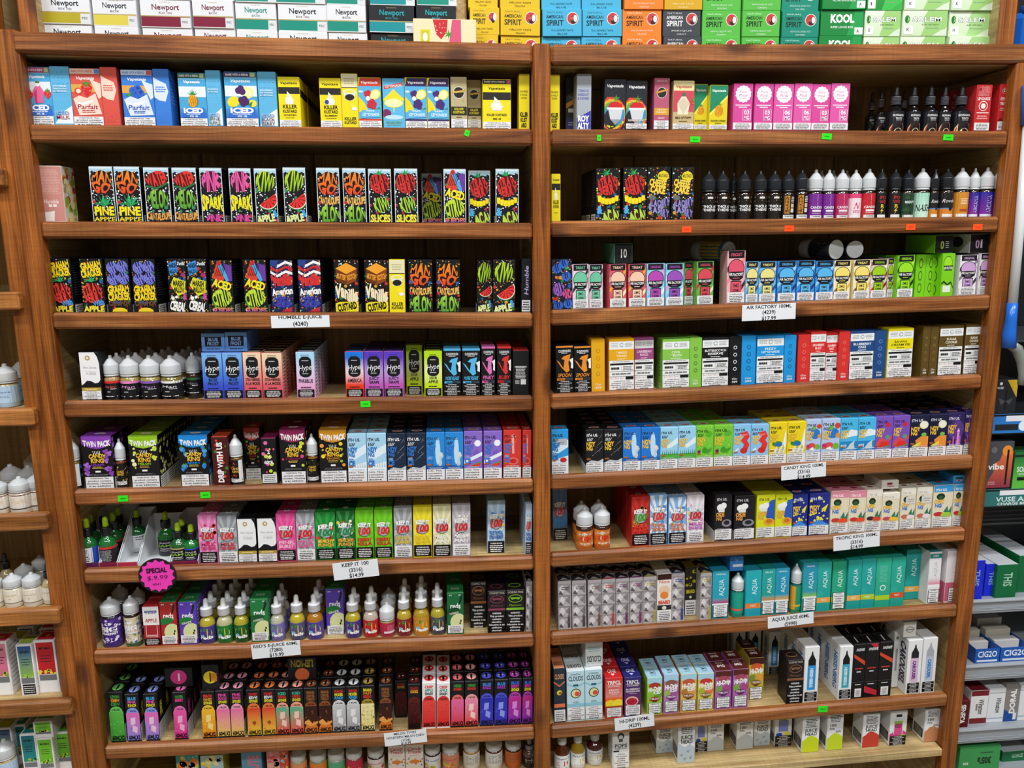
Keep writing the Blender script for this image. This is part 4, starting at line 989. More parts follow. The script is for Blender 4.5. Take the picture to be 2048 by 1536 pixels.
sq('pwr', 'black bottle with red POWER lettering and yellow bolt', a_power, '#18171a', cap='#1f2226')
sq('mty', 'mossy dark green bottle with diamond badge', lambda c: c.r(0, 0, 1, 1, '#26402c').d(30, ['#345a38', '#1c2e20'], r0=.03, r1=.08).p([(.5,.95),(.74,.62),(.5,.32),(.26,.62)], '#141816').t('MIGHTY', .5, .63, .4, .1, '#eef2ee').r(.25, 0, .75, .1, '#e6e8e6'), '#22382a', cap='#1b2026')
sq('nsh', 'pale mint bottle with black brush lettering', lambda c: c.r(0, 0, 1, 1, ('#cfeedd', '#9fd8bc')).t('NASHI', .48, .38, .6, .26, '#16201c', sh=.15), '#a6dcc2')
sq('rvd', 'black and orange bottle with white script', lambda c: c.r(0, 0, 1, 1, '#1c1b1e').r(0, 0, 1, .34, '#d8842a').r(0, .33, 1, .37, '#5a8fd0').t('Rovde', .5, .66, .5, .14, '#f4f2f0', st='r', sh=.35).e(.56, .33, .07, '#14141a').r(.28, 0, .75, .12, '#ecebe8'), '#1c1b1e', cap='#1e2024')
sq('orn', 'orange bottle with pale crown emblem', lambda c: c.r(0, 0, 1, 1, '#d08a2c').p([(.4,.84),(.5,.94),(.6,.84),(.66,.78),(.34,.78)], '#f4e8d4').b(.36, .5, .64, .76, 4, '#f2d8ac', .6).r(.36, .22, .62, .32, '#a83a20').r(.25, 0, .7, .12, '#ecebe8'), '#c88028')
sq('ppl', 'violet bottle with upright chrome lettering', lambda c: c.r(0, 0, 1, 1, ('#8a2a9a', '#2a2a9a')).p([(0,.3),(1,.6),(1,.5),(0,.2)], '#c85ac8').t('ARCANA', .5, .5, .72*c.h/c.w*1.0, .15*c.w/c.h*1.2, '#a8c4f0', o='#20206a', rot=90).r(.2, 0, .7, .1, '#e6e6f0'), '#34309a')
sq('blv', 'blue bottle with swooping light streaks', lambda c: c.r(0, 0, 1, 1, ('#b0308a', '#24309c')).p([(0,.9),(.7,.2),(.75,.25),(.1,1)], '#5a8ae0').p([(.2,1),(.8,.4),(.82,.46),(.3,1)], '#8fb4f0').e(.5, .3, .2, '#7ab8d8', ry=.1), '#26309a')
# ------------------------------------------------------------------ fourth shelf, dome-printed cartons
def a_air(col, stripes, word, mg, lab=None, bg='#f0ecea'):
    def f(c):
        c.r(0, 0, 1, 1, bg)
        for i in range(4): c.p([(0,.1+.24*i),(.2,.2+.24*i),(.2,.30+.24*i),(0,.2+.24*i)], stripes[i % len(stripes)]).p([(1,.2+.24*i),(.82,.1+.24*i),(.82,.0+.24*i),(1,.1+.24*i)], stripes[(i+1) % len(stripes)])
        c.r(.06, .86, .94, 1, '#15151a').t(word, .5, .925, .62, .055, col)
        c.e(.5, .66, .46, '#15151a', ry=.185, n=20).e(.5, .66, .425, col, ry=.17, n=20)
        c.p([(.06,.6),(.94,.6),(.88,.48),(.7,.43),(.3,.43),(.12,.48)], '#15151a').t('AIR FACTORY', .5, .555, .8, .055, '#f8f6f2', env='v').b(.3, .455, .7, .49, 1, col)
        c.r(.2, .05, .8, .42, '#15151a').r(.23, .05, .77, .40, col).t(mg, .5, .33, .34, .07, '#1c1c22').t('100ML', .5, .235, .42, .055, '#1c1c22')
    return f
AW = ('wb', .02, 0, .98, .2)
for k, ds, col, st_, word, mg, bg in (
    ('af1', 'mint dome carton marked three MG', '#6fc7a2', ['#e8b8d0', '#3a3a40', '#d8f0e6'], 'TREAT', '3MG', '#e6d2dc'), ('af2', 'mint dome carton marked six MG', '#6fc7a2', ['#e8b8d0', '#3a3a40', '#d8f0e6'], 'TREAT', '6MG', '#e6d2dc'),
    ('af3', 'peach dome carton marked three MG', '#f3c9ae', ['#d8485a', '#f0a03a', '#f8e8c0'], 'TREAT', '3MG', '#d8606a'), ('af4', 'peach dome carton marked six MG', '#f3c9ae', ['#d8485a', '#f0a03a', '#f8e8c0'], 'TREAT', '6MG', '#d8606a'),
    ('af5', 'magenta dome carton marked three MG', '#b84ab0', ['#5ac0e8', '#d8a0d8', '#f0f0f0'], 'ORIGINAL', '3MG', '#9ad4ec'), ('af6', 'violet dome carton marked six MG', '#9a52b8', ['#5ac0e8', '#d8a0d8', '#f0f0f0'], 'ORIGINAL', '6MG', '#9ad4ec'),
    ('af7', 'red dome carton with green stripes, marked zero MG', '#d84a58', ['#5ab03a', '#c8323a', '#e8e0d0'], 'ORIGINAL', '0MG', '#6ab04a'), ('af8', 'red dome carton with green stripes, marked six MG', '#d84a58', ['#5ab03a', '#c8323a', '#e8e0d0'], 'ORIGINAL', '6MG', '#6ab04a'),
    ('af9', 'tall pink dome carton standing proud of its neighbours', '#e0566e', ['#f0b0b8', '#e88a96', '#3a2a2e'], 'FROST', '3MG', '#eab0b4'),
    ('afa', 'pale yellow dome carton with blue stripes, marked three MG', '#eadf8a', ['#3a8fd8', '#e8d0b0', '#2a4a8a'], 'TREAT', '3MG', '#6ab8e8'), ('afb', 'pale yellow dome carton with blue stripes, marked six MG', '#eadf8a', ['#3a8fd8', '#e8d0b0', '#2a4a8a'], 'TREAT', '6MG', '#6ab8e8'),
    ('afc', 'sky blue dome carton marked three MG', '#5ab6ea', ['#2a5ab8', '#9ad4f4', '#1c3a7a'], 'ORIGINAL', '3MG', '#3a90dc'), ('afd', 'sky blue dome carton marked six MG', '#5ab6ea', ['#2a5ab8', '#9ad4f4', '#1c3a7a'], 'ORIGINAL', '6MG', '#3a90dc'), ('afe', 'sky blue dome carton marked zero MG', '#5ab6ea', ['#2a5ab8', '#9ad4f4', '#1c3a7a'], 'ORIGINAL', '0MG', '#3a90dc'),
    ('aff', 'cream yellow dome carton with brown stripes, marked three MG', '#f2dd72', ['#7a4a2a', '#f4e8c0', '#e8b84a'], 'TREAT', '3MG', '#f2e6b4'), ('afg', 'cream yellow dome carton with brown stripes, marked six MG', '#f2dd72', ['#7a4a2a', '#f4e8c0', '#e8b84a'], 'TREAT', '6MG', '#f2e6b4'),
    ('afh', 'lime dome carton with red stripes', '#9ace1e', ['#c23a2e', '#f0e8d8', '#8a1c1c'], 'ORIGINAL', '3MG', '#d8c8b8'), ('afi', 'all-green dome carton marked three MG', '#9ae02a', ['#4a8a1c', '#a8e04a', '#2a3a10'], 'ORIGINAL', '3MG', '#7ccc1e'),
    ('afk', 'lilac dome carton marked three MG', '#c9a2d4', ['#f0eef0', '#8a7a90', '#3a343e'], 'ORIGINAL', '3MG', '#e6e2e6'), ('afl', 'lilac dome carton marked six MG', '#c9a2d4', ['#f0eef0', '#8a7a90', '#3a343e'], 'ORIGINAL', '6MG', '#e6e2e6')):
    dz(k, ds, a_air(col, st_, word, mg, None, bg), bg, top='#16161b', warn=AW, d=40)
def a_wild(c): c.r(0, 0, 1, 1, '#7ccc1e').e(.45, .78, .36, '#15200a', ry=.17).e(.45, .78, .335, '#9ae02a', ry=.155).p([(.1,.72),(.9,.72),(.8,.6),(.2,.6)], '#15200a').t('AIR FACTORY', .5, .66, .7, .06, '#f4faea').p([(0,.3),(.2,.36),(.5,.28),(.8,.34),(1,.2),(1,.16),(.8,.29),(.5,.24),(.2,.31),(0,.26)], '#1c3a0c').r(.14, .08, .78, .24, '#e6ecd8')
green_side = lambda c: (c.r(0, 0, 1, 1, '#7ccc1e'), [c.e(.5, .2+.3*i, .2, '#35620f', ry=.12).e(.5, .2+.3*i, .14, '#8ad42a', ry=.09) for i in range(3)])
dz('afj', 'bright lime carton with dark squiggle lines', a_wild, '#7ccc1e', L=green_side, d=44)
dz('afs', 'green carton turned sideways with leaf outlines', lambda c: green_side(c), '#7ccc1e', d=42)
dz('lie10', 'black carton end marked 10, lying on other cartons', lambda c: c.r(0, 0, 1, 1, '#141719').t('10', .5, .5, .42, .42, '#f0f0ee'), '#6fc7a2', top='#141719', d=110)
dz('lie0g', 'black carton end marked with green zero, lying flat', lambda c: c.r(0, 0, 1, 1, '#14161a').t('0', .4, .45, .2, .44, '#a6c24a').b(.58, .25, .78, .7, 4, '#ccc', .4), '#7ccc1e', d=110)
dz('lie0p', 'black carton end marked with pink zero, lying flat', lambda c: c.r(0, 0, 1, 1, '#14141a').t('0', .42, .48, .24, .46, '#d8a8d8').r(.6, .25, .7, .72, '#d8d8dc'), '#e6e2e6', L=lambda c: (c.r(0, 0, 1, 1, '#e6e2e6'), c.e(.6, .6, .2, '#4a3a3e', ry=.3)), d=110)
# ------------------------------------------------------------------ fifth shelf
def a_mon(c):
    c.r(0, 0, 1, 1, '#141418').p([(0,.3),(.12,.33),(.3,.40),(.5,.39),(.72,.34),(.9,.36),(1,.42),(1,.75),(.93,.9),(.78,1),(0,1)], '#f0f0f0').st(.42, .88, .17, 8, '#b8924a', .6).e(.42, .88, .06, '#f0f0f0')
    c.t('Mon Senses', .5, .68, .7, .05, '#9a9a9a', st='r').r(.2, .6, .85, .604, '#c8c8c8').t('M SERIES', .55, .55, .5, .05, '#a8a8a8', st='r').r(0, .18, 1, .25, '#b99a3a').b(.1, .2, .9, .23, 1, '#f0e0a0', .6)
dz('mon', 'white wave-edged carton with gold crest on black', a_mon, '#141418', warn=('ws', 0, 0, 1, .18), d=40)
def a_ros(band, t, w):
    def f(c): c.r(0, 0, 1, 1, '#17161a').r(0, .86, 1, 1, band).t(w, .5, .66, .42, .14, t, sh=.35, st='r').b(.5, .5, .72, .56, 1, '#eee', .6).b(.38, .33, .52, .39, 1, '#eee', .6).b(.2, .04, .8, .12, 1, '#eee', .6).r(.14, .3, .2, .6, '#e8e8e8')
    return f
for k, ds, b_, t, w, lq in (('sl1', 'squat bottle with red-banded black label', '#d8302e', '#e8564e', 'Salty', '#a8895a'), ('sl2', 'squat bottle with pink-banded black label', '#e884c8', '#f0a0dc', 'Man', '#9a8a4a'), ('sl3', 'squat bottle with violet-banded black label', '#8a5ab8', '#a87ad0', 'Man', '#9a8a4a'), ('sl4', 'squat bottle with white-banded black label', '#ecece8', '#f0f0ee', 'Man', '#7a6a2a'), ('sl5', 'dark squat bottle with green-banded black label', '#2f6a3a', '#888', 'Man', '#3a2216')):
    sq(k, ds, a_ros(b_, t, w), '#17161a', liq=lq, cf=.56, lab=.92)
def a_hype(b0, b1, fl, t='#141418'):
    def f(c):
        c.r(0, 0, 1, .25, b0).r(0, .25, 1, .56, (b0, b1)).r(0, .56, 1, .86, (b1, f.top)).r(0, .86, 1, 1, f.top); c.b(.25, .88, .75, .95, 2, t, .3)
        c.e(.5, .81, .34, '#131318', ry=.095).e(.5, .53, .34, '#131318', ry=.095).r(.16, .53, .84, .81, '#131318').t('Hype', .5, .655, .74, .12, '#eee', st='r', sh=.3, rot=8).b(.3, .79, .7, .83, 1, '#ccc', .4).b(.3, .5, .7, .54, 1, '#ccc', .4)
        for i, s in enumerate(fl): c.t(s, .5, .40-.085*i if len(fl) > 1 else .36, min(.8, .11*len(s)), .06 if len(fl) > 1 else .08, t)
        c.b(.2, .19, .8, .23, 1, t, .5)
    return f
def hype(key, ds, b0, b1, b2, fl):
    fn = a_hype(b0, b1, fl); fn.top = b2
    dz(key, ds, fn, b1, top='#16161a', front=b0, warn=('kb', .04, 0, .96, .17), R=lambda c: c.r(0, 0, 1, .5, (b0, b1)).r(0, .5, 1, 1, (b1, b2)).b(.2, .05, .8, .9, 12, '#1a1a22', .3), d=36, T=lambda c: c.r(.08, .1, .92, .5, b2))
hype('hy1', 'blue gradient carton with black oval, BLUE FROST', '#3a4fc8', '#4f86dc', '#7ab0ea', ['BLUE', 'FROST']); hype('hy2', 'peach to coral gradient carton with black oval', '#dc5a68', '#eaa48c', '#f0d2ae', ['STRAWBERRIES', 'A LA MODE'])
hype('hy3', 'pale blue to pink gradient carton with black oval', '#e6a8d2', '#dcd0ea', '#a8d8f2', ['PINK&BLUE']); hype('hy4', 'red white and blue gradient carton with black oval', '#e83a1c', '#e8d8e0', '#1f78e0', ['AMERICA'])
hype('hy5', 'purple gradient carton with black oval', '#c05ab8', '#b49ad8', '#5a3cc0', ['JUICY', 'GRAPE']); hype('hy6', 'lime gradient carton with black oval', '#c6e01e', '#e8f0a0', '#b4dc1a', ['SOUR', 'APPLE']); hype('hy7', 'lime gradient carton with black oval, set back', '#c6e01e', '#e8f0a0', '#b4dc1a', ['SOUR', 'APPLE'])
dz('hyl', 'blue carton lying flat with BLUE FROST on its end', lambda c: c.r(0, 0, 1, 1, ('#5a86d8', '#7ab0ee')).r(.14, .28, .86, .82, '#14161e').t('BLUE', .5, .67, .44, .18, '#8ab4f0').t('FROST', .5, .43, .52, .18, '#8ab4f0').b(.2, .1, .8, .18, 1, '#14161e'), '#5a86d8', d=105)
def a_cloud(col, fl):
    def f(c):
        c.r(0, 0, 1, 1, '#131316').r(0, .965, 1, 1, col).t('CLOUDMOUTH', .5, .89, .72, .05, '#f2f2f2').b(.28, .83, .72, .86, 1, '#ccc', .5)
        c.p([(.02,.70),(.18,.66),(.42,.52),(.5,.7),(.82,.76),(.72,.64),(.78,.46),(.6,.42),(.3,.54)], col).p([(.3,.72),(.45,.78),(.85,.82),(.8,.74),(.5,.7)], col).p([(.78,.7),(1,.74),(1,.5),(.86,.52),(.88,.62)], '#f0f0f0')
        c.t(fl, .5, .365, .8, .075, col, sh=.2).r(.04, .255, .52, .30, col).r(.56, .255, .96, .30, '#3a4a56').b(.1, .265, .9, .29, 1, '#101014', .6)
    return f
for k, ds, cl, fl in (('cl1', 'black carton with sky blue lips shape', '#55b8e8', 'MORE PLEASE'), ('cl2', 'black carton with pink lips shape', '#e070b4', 'PINKY'), ('cl3', 'black carton with red lips shape', '#d8342e', 'RUBY'), ('cl4', 'black carton with orange lips shape', '#ea8e2a', 'SPOON')):
    dz(k, ds, a_cloud(cl, fl), '#131316', top=cl if k != 'cl4' else '#1a1512', warn=('ks', 0, 0, 1, .25), d=38)
dz('clb', 'black carton showing its back panel of small print', lambda c: c.r(0, 0, 1, 1, '#17181a').r(.1, .62, .9, .64, '#aaa').b(.14, .36, .86, .66, 9, '#cfcfcf', .5).r(.14, .24, .42, .33, '#888').r(.5, .23, .84, .35, '#ddd'), '#1a1a1c', top='#c22a22', d=38)
def a_g(col, lines, t='#fff', top=None):
    def f(c):
        c.r(0, 0, 1, 1, '#eceeee').r(0, .955, 1, 1, col).b(.06, .84, .38, .93, 3, '#9aa0a0', .4).b(.62, .84, .94, .93, 3, '#9aa0a0', .4).e(.5, .885, .085, '#a8aeb0').e(.5, .885, .05, '#eceeee').r(.5, .87, .6, .89, '#eceeee')
        c.r(0, .58, 1, .80, col)
        for i, s in enumerate(lines): c.t(s, .5, .735-.065*i, min(.82, .085*len(s)), .045, t)
        c.b(.3, .595, .7, .62, 1, t, .5).b(.1, .545, .9, .565, 1, '#888', .4).r(.03, .49, .97, .525, '#15171a').r(0, .36, 1, .365, '#222').r(0, .26, 1, .265, '#222').r(.5, .36, .505, .49, '#222').b(.06, .39, .42, .46, 1, '#333', .6).b(.54, .38, .95, .47, 3, '#777', .4).b(.06, .29, .95, .34, 1, '#777', .5).r(.66, .2, .98, .255, '#101012')
        for i in range(3): c.r(.05+.2*i, .2, .06+.2*i, .255, '#d08a8a').r(.05+.2*i, .225, .2+.2*i, .23, '#d08a8a')
    return f
def a_gs(col, ic='#7a7a50'):
    def f(c):
        c.r(0, 0, 1, 1, col)
        for i in range(4): c.e(.5, .78-.15*i, .16, ic).e(.5, .78-.15*i, .1, col)
        c.t('Glas', .5, .12, .5, .04, '#f2f2ea', st='r', sh=.3).t('309', .5, .055, .5, .04, '#f2f2ea')
    return f
GW = ('wl', 0, 0, 1, .19)
for k, ds, cl, ln, t, ic in (('gma', 'golden yellow', '#e6a814', ['MANGO', 'TANGO'], '#f8ecc8', '#c08a1a'), ('gca', 'mauve', '#9c4a7e', ['CARIBBEAN', 'PUNCH'], '#ecd4e2', '#b87aa0'), ('gco', 'apple green', '#86c44a', ['COOL', 'MELON'], '#eef8e0', '#4a7a2a'), ('gbu', 'black', '#15161a', ['BUTTERSCOTCH', 'RESERVE'], '#f4f4f4', '#d8d8d8'),
    ('gfi', 'bright sky blue', '#1f96dc', ['FIZZY', 'LEMONADE'], '#eaf6fe', '#1560a0'), ('gcr', 'red', '#d8322e', ['CRANBERRY', 'BLAST'], '#fbe8e6', '#e86a60'), ('gbl', 'navy blue', '#1f4a84', ['BLUEBERRY', 'CAKE'], '#eef4fa', '#5a86c0'), ('gba', 'lemon yellow', '#ecdc14', ['BANANA', 'CREAM PIE'], '#3a3a10', '#a89a10'), ('gsu', 'olive brown', '#5e4a1e', ['SUGAR', 'COOKIE'], '#f4ecd8', '#8a7440')):
    side = lambda c, cl=cl, ic=ic: a_gs(cl, ic)(c)
    dz(k, ds+' and white panelled carton, front showing', a_g(cl, ln, t), cl, warn=GW, R=side, L=side, d=42)
    dz(k+'_s', ds+' panelled carton turned sideways showing icons', a_gs(cl, ic), cl, d=56)
def a_gbt(c): c.r(0, .76, 1, 1, '#ecdc14')
# ------------------------------------------------------------------ sixth shelf: candy cartons
def a_twin(col, dots, fl, shp='o', bot='#141216'):
    def f(c):
        c.r(0, 0, 1, 1, bot).p([(0,1),(1,1),(1,.86),(.75,.78),(.5,.755),(.25,.78),(0,.86)], col).t('TWIN PACK', .5, .875, .9, .1, '#f6f4f2', o='#1c1a20', st='h', env='v')
        for i in range(12):
            x = c.R.choice((c.R.uniform(.04, .2), c.R.uniform(.8, .96))); y = c.R.uniform(.25, .76); q = dots[i % len(dots)]
            if shp == 'g':
                for a, b in ((0,0),(.05,.02),(.02,-.03),(-.04,.0)): c.e(x*.9+.05+a, y+b, .05, q)
            elif shp == 'b': berry(c, x*.9+.05, y, .08, q)
            else: c.e(x*.92+.04, y, c.R.uniform(.03, .08), q)
        for i in range(5): c.p([(.40+.045*i,.66),(.42+.045*i,.66),(.36+.065*i,.72),(.345+.065*i,.72)], '#e8e4dc')
        c.t('CANDY', .5, .61, .56, .075, ('#e8a01e', '#f4d84a'), o='#4a2a08', st='h', env='a').t('KING', .5, .53, .44, .08, ('#e8a01e', '#f4d84a'), o='#4a2a08', st='h').t(fl, .5, .45, min(.6, .07*len(fl)+.1), .04, col).b(.3, .37, .7, .42, 2, '#c8a850', .5).r(.4, .30, .58, .335, '#eee').b(.15, .235, .85, .27, 2, '#8a8a90', .35)
    return f
TP = ('wl', .03, -.04, .97, .21)
def tw(k, ds, col, dots, fl, shp='o'):
    sd = lambda c: (c.r(0, 0, 1, 1, '#131215'), c.d(24, dots, 0, .25, 1, .95, .04, .12, 8), c.r(0, 0, 1, .24, '#e0e0e0'), c.b(.05, .02, .95, .22, 5, '#333', .4))
    dz(k, ds, a_twin(col, dots, fl, shp), '#131215', top=col, warn=TP, R=sd, L=sd, d=40, name='twin_pack_carton', T=lambda c: c.e(.5, .5, .2, '#e8e0d8', ry=.14).b(.4, .45, .6, .55, 1, '#b03a3a'))
tw('tp1', 'purple-topped twin pack carton with grape candies', '#8a3fb4', ['#8a44b0', '#a868cc'], 'GRAPE', 'g'); tw('tp2', 'lime-topped twin pack carton with banana candies', '#93c21e', ['#e6d86a', '#c2dc3a', '#f0ecb0'], 'MELON')
tw('tp3', 'blue-topped twin pack carton with blue raspberries', '#1688d8', ['#1f7ad0', '#3a9ae8'], 'BERRY', 'b'); tw('tp4', 'red-topped twin pack carton behind a bottle', '#cc4436', ['#c83a3a', '#6a9a4a'], 'STRAW')
tw('tp5', 'maroon-topped twin pack carton with yellow and pink dots', '#8a2052', ['#c8d83a', '#e0468c', '#e8e04a'], 'SWEDISH'); tw('tp6', 'golden-topped twin pack carton with tropical fruit', '#c98a1e', ['#f0d42a', '#f09a3a', '#8ac23a'], 'TROPIC')
dz('drip', 'dark red carton turned sideways with upright white lettering', lambda c: c.r(0, 0, 1, 1, '#4a1614').d(14, ['#e8562a', '#3a7a2a', '#c8402a'], r0=.06, r1=.12, k=8).t('DRIP WITH US', .48, .46, .86*c.h/c.w, .34*c.w/c.h, '#f4f2f0', rot=90, st='h'), '#4a1614', top='#c24a2a', d=60)
dz('x60', 'black carton turned sideways with pink and lime dots', lambda c: c.r(0, 0, 1, 1, '#161318').d(12, ['#e0408c', '#d0dc3a', '#e86aa8', '#c8d83a'], r0=.06, r1=.16, k=9).t('2', .5, .7, .2, .08, '#fff').t('X', .5, .58, .2, .07, '#fff').t('60ML', .5, .47, .66, .07, '#fff').r(0, 0, 1, .2, '#e2e2e2').b(.08, .02, .92, .18, 4, '#444', .4), '#161318', top='#8a2052', d=60)
def a_ckb(col, dots): return lambda c: (c.r(0, 0, 1, 1, '#161316'), c.d(26, dots, 0, .2, 1, .95, .03, .07), c.t('CANDY', .5, .62, .38, .1, '#e8b83a', o='#3a2008'), c.t('KING', .5, .49, .32, .1, '#e8b83a', o='#3a2008'), c.r(.2, 0, .8, .16, '#e6e6e6'), c.b(.22, .02, .78, .14, 3, '#333', .5), c.r(.62, .0, .8, 1, '#e8e8e8') if col == 'b' else None)
sq('cb1', 'tall bottle with blue-dotted candy label', a_ckb('b', ['#2a86d8', '#5ab0ee']), '#101c34', liq='#7a6a2a', cf=.58); sq('cb2', 'tall bottle with brown-banded candy label', a_ckb('n', ['#c8a850', '#7a4a2a']), '#161316', liq='#7a3a1a', cf=.58); sq('cb3', 'tall bottle with red-dotted candy label', a_ckb('b', ['#c23a2e', '#8a4a2a']), '#161316', liq='#6a4a1a', cf=.58); sq('cb4', 'tall bottle with gold-lettered black candy label', a_ckb('n', ['#6a5a2a', '#3a3228']), '#161316', liq='#8a5a1a', cf=.58)
def a_ck(bg, t, pic, ice=False, low=None):
    def f(c):
        c.r(0, 0, 1, 1, bg); pic(c)
        c.t('ITH US.', .36, .875, .66, .06, t)
        for i in range(4): c.p([(.06+.07*i,.74),(.1+.07*i,.74),(.12+.1*i,.81),(.08+.1*i,.81)], '#1a1a22' if t != '#fff' else '#d8d8d8')
        gold = '#f2c23a' if not ice else '#2f74c8'; oc = '#1a1208' if not ice else '#eef4fa'
        c.t('NDY', .26, .665, .5, .095, gold, o=oc, st='h').t('NG', .2, .56, .36, .095, gold, o=oc, st='h')
        if ice: c.t('on', .18, .46, .24, .08, '#2f74c8', o='#eef4fa').t('CE', .2, .37, .34, .1, '#2f74c8', o='#eef4fa', st='h')
        c.r(.03, .285, .26, .32, low or '#b8642a').b(.1, .21, .95, .255, 2, '#cfd6da', .35)
    return f
def p_sky(c): c.p([(0,.5),(.5,.66),(1,.78),(1,.6),(.4,.46)], '#dff0f8').p([(0,.3),(1,.4),(1,.2),(0,.2)], '#e8f2f6'); [c.p([(.1+.13*i,.28),(.16+.13*i,.28),(.13+.13*i,.38+.02*(i % 3))], '#a8c4d0') for i in range(7)]
def p_grass(c): c.p([(.2,.5),(.6,.62),(1,.76),(1,.6),(.5,.48)], '#e2f1f8').r(0, .2, 1, .34, '#4fae3a'); [c.p([(.08+.12*i,.32),(.14+.12*i,.32),(.11+.12*i,.46-.02*(i % 2))], '#2f7a34') for i in range(8)]
def p_night(c): [c.p([(.3+.2*i,.36+.2*i),(.9,.56+.16*i),(.9,.57+.16*i)], '#aab4c8') for i in range(3)]; c.d(16, '#e8ecf4', 0, .35, 1, .95, .008, .016).p([(0,.2),(.3,.27),(.7,.24),(1,.3),(1,.2)], '#c8ccd4')
def p_worm(c): c.e(.62, .6, .14, '#bfe0f4', ry=.3).p([(.62,.2),(.74,.2),(.86,.34),(.82,.42),(.95,.5),(.84,.56),(.7,.5),(.72,.4)], '#c8ced6').e(.76, .53, .14, '#d8dce2', ry=.05).p([(0,.2),(1,.2),(1,.27),(0,.3)], '#1a5aa8')
def p_apple(c): c.e(.72, .8, .2, '#5ab02a', ry=.08).e(.62, .4, .3, '#3f9a24', ry=.09, rot=20).p([(.45,.5),(.8,.62),(.95,.46),(.7,.4)], '#6ac83a').e(.16, .36, .1, '#6a2a5a').d(20, ['#a8e05a', '#5aa82a'], 0, .2, 1, 1, .02, .05)
def p_straw(c): c.p([(.35,.8),(.8,.84),(.95,.7),(.8,.6),(.95,.5),(.85,.36),(.5,.34),(.62,.5),(.4,.6),(.6,.7)], '#e0362e').p([(.45,.76),(.8,.78),(.8,.74),(.5,.7)], '#f4706a').e(.62, .34, .22, '#d02a26', ry=.08).p([(0,.32),(.3,.42),(.3,.36)], '#eef4f8')
def p_sour(c): [c.p([(.3+.12*i,.22),(.36+.12*i,.22),(.5+.16*i,.5),(.46+.16*i,.5)], '#3a8fd8' if i % 2 else '#eef2f4') for i in range(5)]; c.p([(.78,.5),(.92,.86),(.96,.5),(.9,.3)], '#f0f2f4').e(.45, .47, .3, '#2f8a4a', ry=.07).e(.55, .45, .2, '#2a6ac0', ry=.05); [c.r(.1, .24+.04*i, .9, .255+.04*i, '#eef2f4') for i in range(3)]
def p_fruit(c): c.e(.6, .66, .34, '#2a7ac8', ry=.13).e(.5, .8, .14, '#6ab84a').e(.85, .84, .16, '#d8402e').e(.9, .6, .14, '#e8942a').e(.4, .36, .28, '#d84a52', ry=.08).e(.8, .34, .18, '#6ab83a').e(.14, .36, .12, '#c22a6a').p([(.2,.28),(.5,.34),(.6,.24)], '#f2f0ee')
def p_shark(c): c.p([(.3,.62),(.6,.74),(1,.7),(1,.58),(0,.52)], '#e4f2f8').r(0, .2, 1, .44, '#1f86c4').p([(.4,.26),(.88,.26),(.82,.36),(.86,.46),(.6,.38)], '#c8d4da').t('AWS', .2, .33, .34, .07, '#eef4f8').r(.3, .25, 1, .265, '#bfe0f0')
def p_water(c): c.p([(0,.34),(.3,.5),(.7,.42),(1,.56),(1,.46),(.6,.34),(.1,.26)], '#d84a5a').p([(.1,.24),(.95,.28),(.8,.38),(.4,.4)], '#d83028').p([(.3,.24),(.95,.28),(.92,.31)], '#3f9a3a').e(.7, .8, .15, '#c82a4a').e(.72, .5, .14, '#5a9a7a')
def p_melon(c): c.e(.72, .76, .24, '#e8e8c8', ry=.1).e(.72, .76, .16, '#f4f2dc', ry=.07).p([(.4,.2),(.3,.38),(.6,.48),(1,.48),(1,.2)], '#e8923a').p([(.1,.24),(.6,.34),(.6,.28),(.3,.2)], '#e8dc3a').e(.75, .52, .14, '#7ab84a', ry=.05)
def p_castle(c): c.e(.5, .6, .5, '#5a3a8a', ry=.25).d(12, '#d8c8f0', 0, .4, 1, .95, .01, .018); [c.r(.15+.2*i, .2, .24+.2*i, .34+.1*(i % 2), '#b85ab0') for i in range(4)]; c.r(.6, .2, .74, .55, '#e08ad0').p([(.58,.55),(.76,.55),(.67,.64)], '#f0b8e0')
def p_ice2(c): c.e(.75, .75, .18, '#eef2fa').st(.72, .74, .2, 8, '#f4f8fc', .4).e(.7, .52, .2, '#7a5ac0', ry=.08).p([(0,.38),(1,.56),(1,.48),(0,.3)], '#e8f0f8').p([(.3,.26),(.95,.36),(.85,.24)], '#d83a2e').p([(.3,.26),(.95,.36),(.97,.33)], '#3f9a3a')
def p_ice3(c): c.p([(.45,.9),(.6,.92),(.62,.5),(.5,.5)], '#f0a8a0').e(.55, .34, .32, '#e86a60', ry=.08).e(.55, .34, .2, '#c8241c', ry=.05).d(18, ['#f4b0a8', '#e87a70'], 0, .3, 1, .9, .01, .03)
SW = ('wc', 0, -.06, 1, .21)
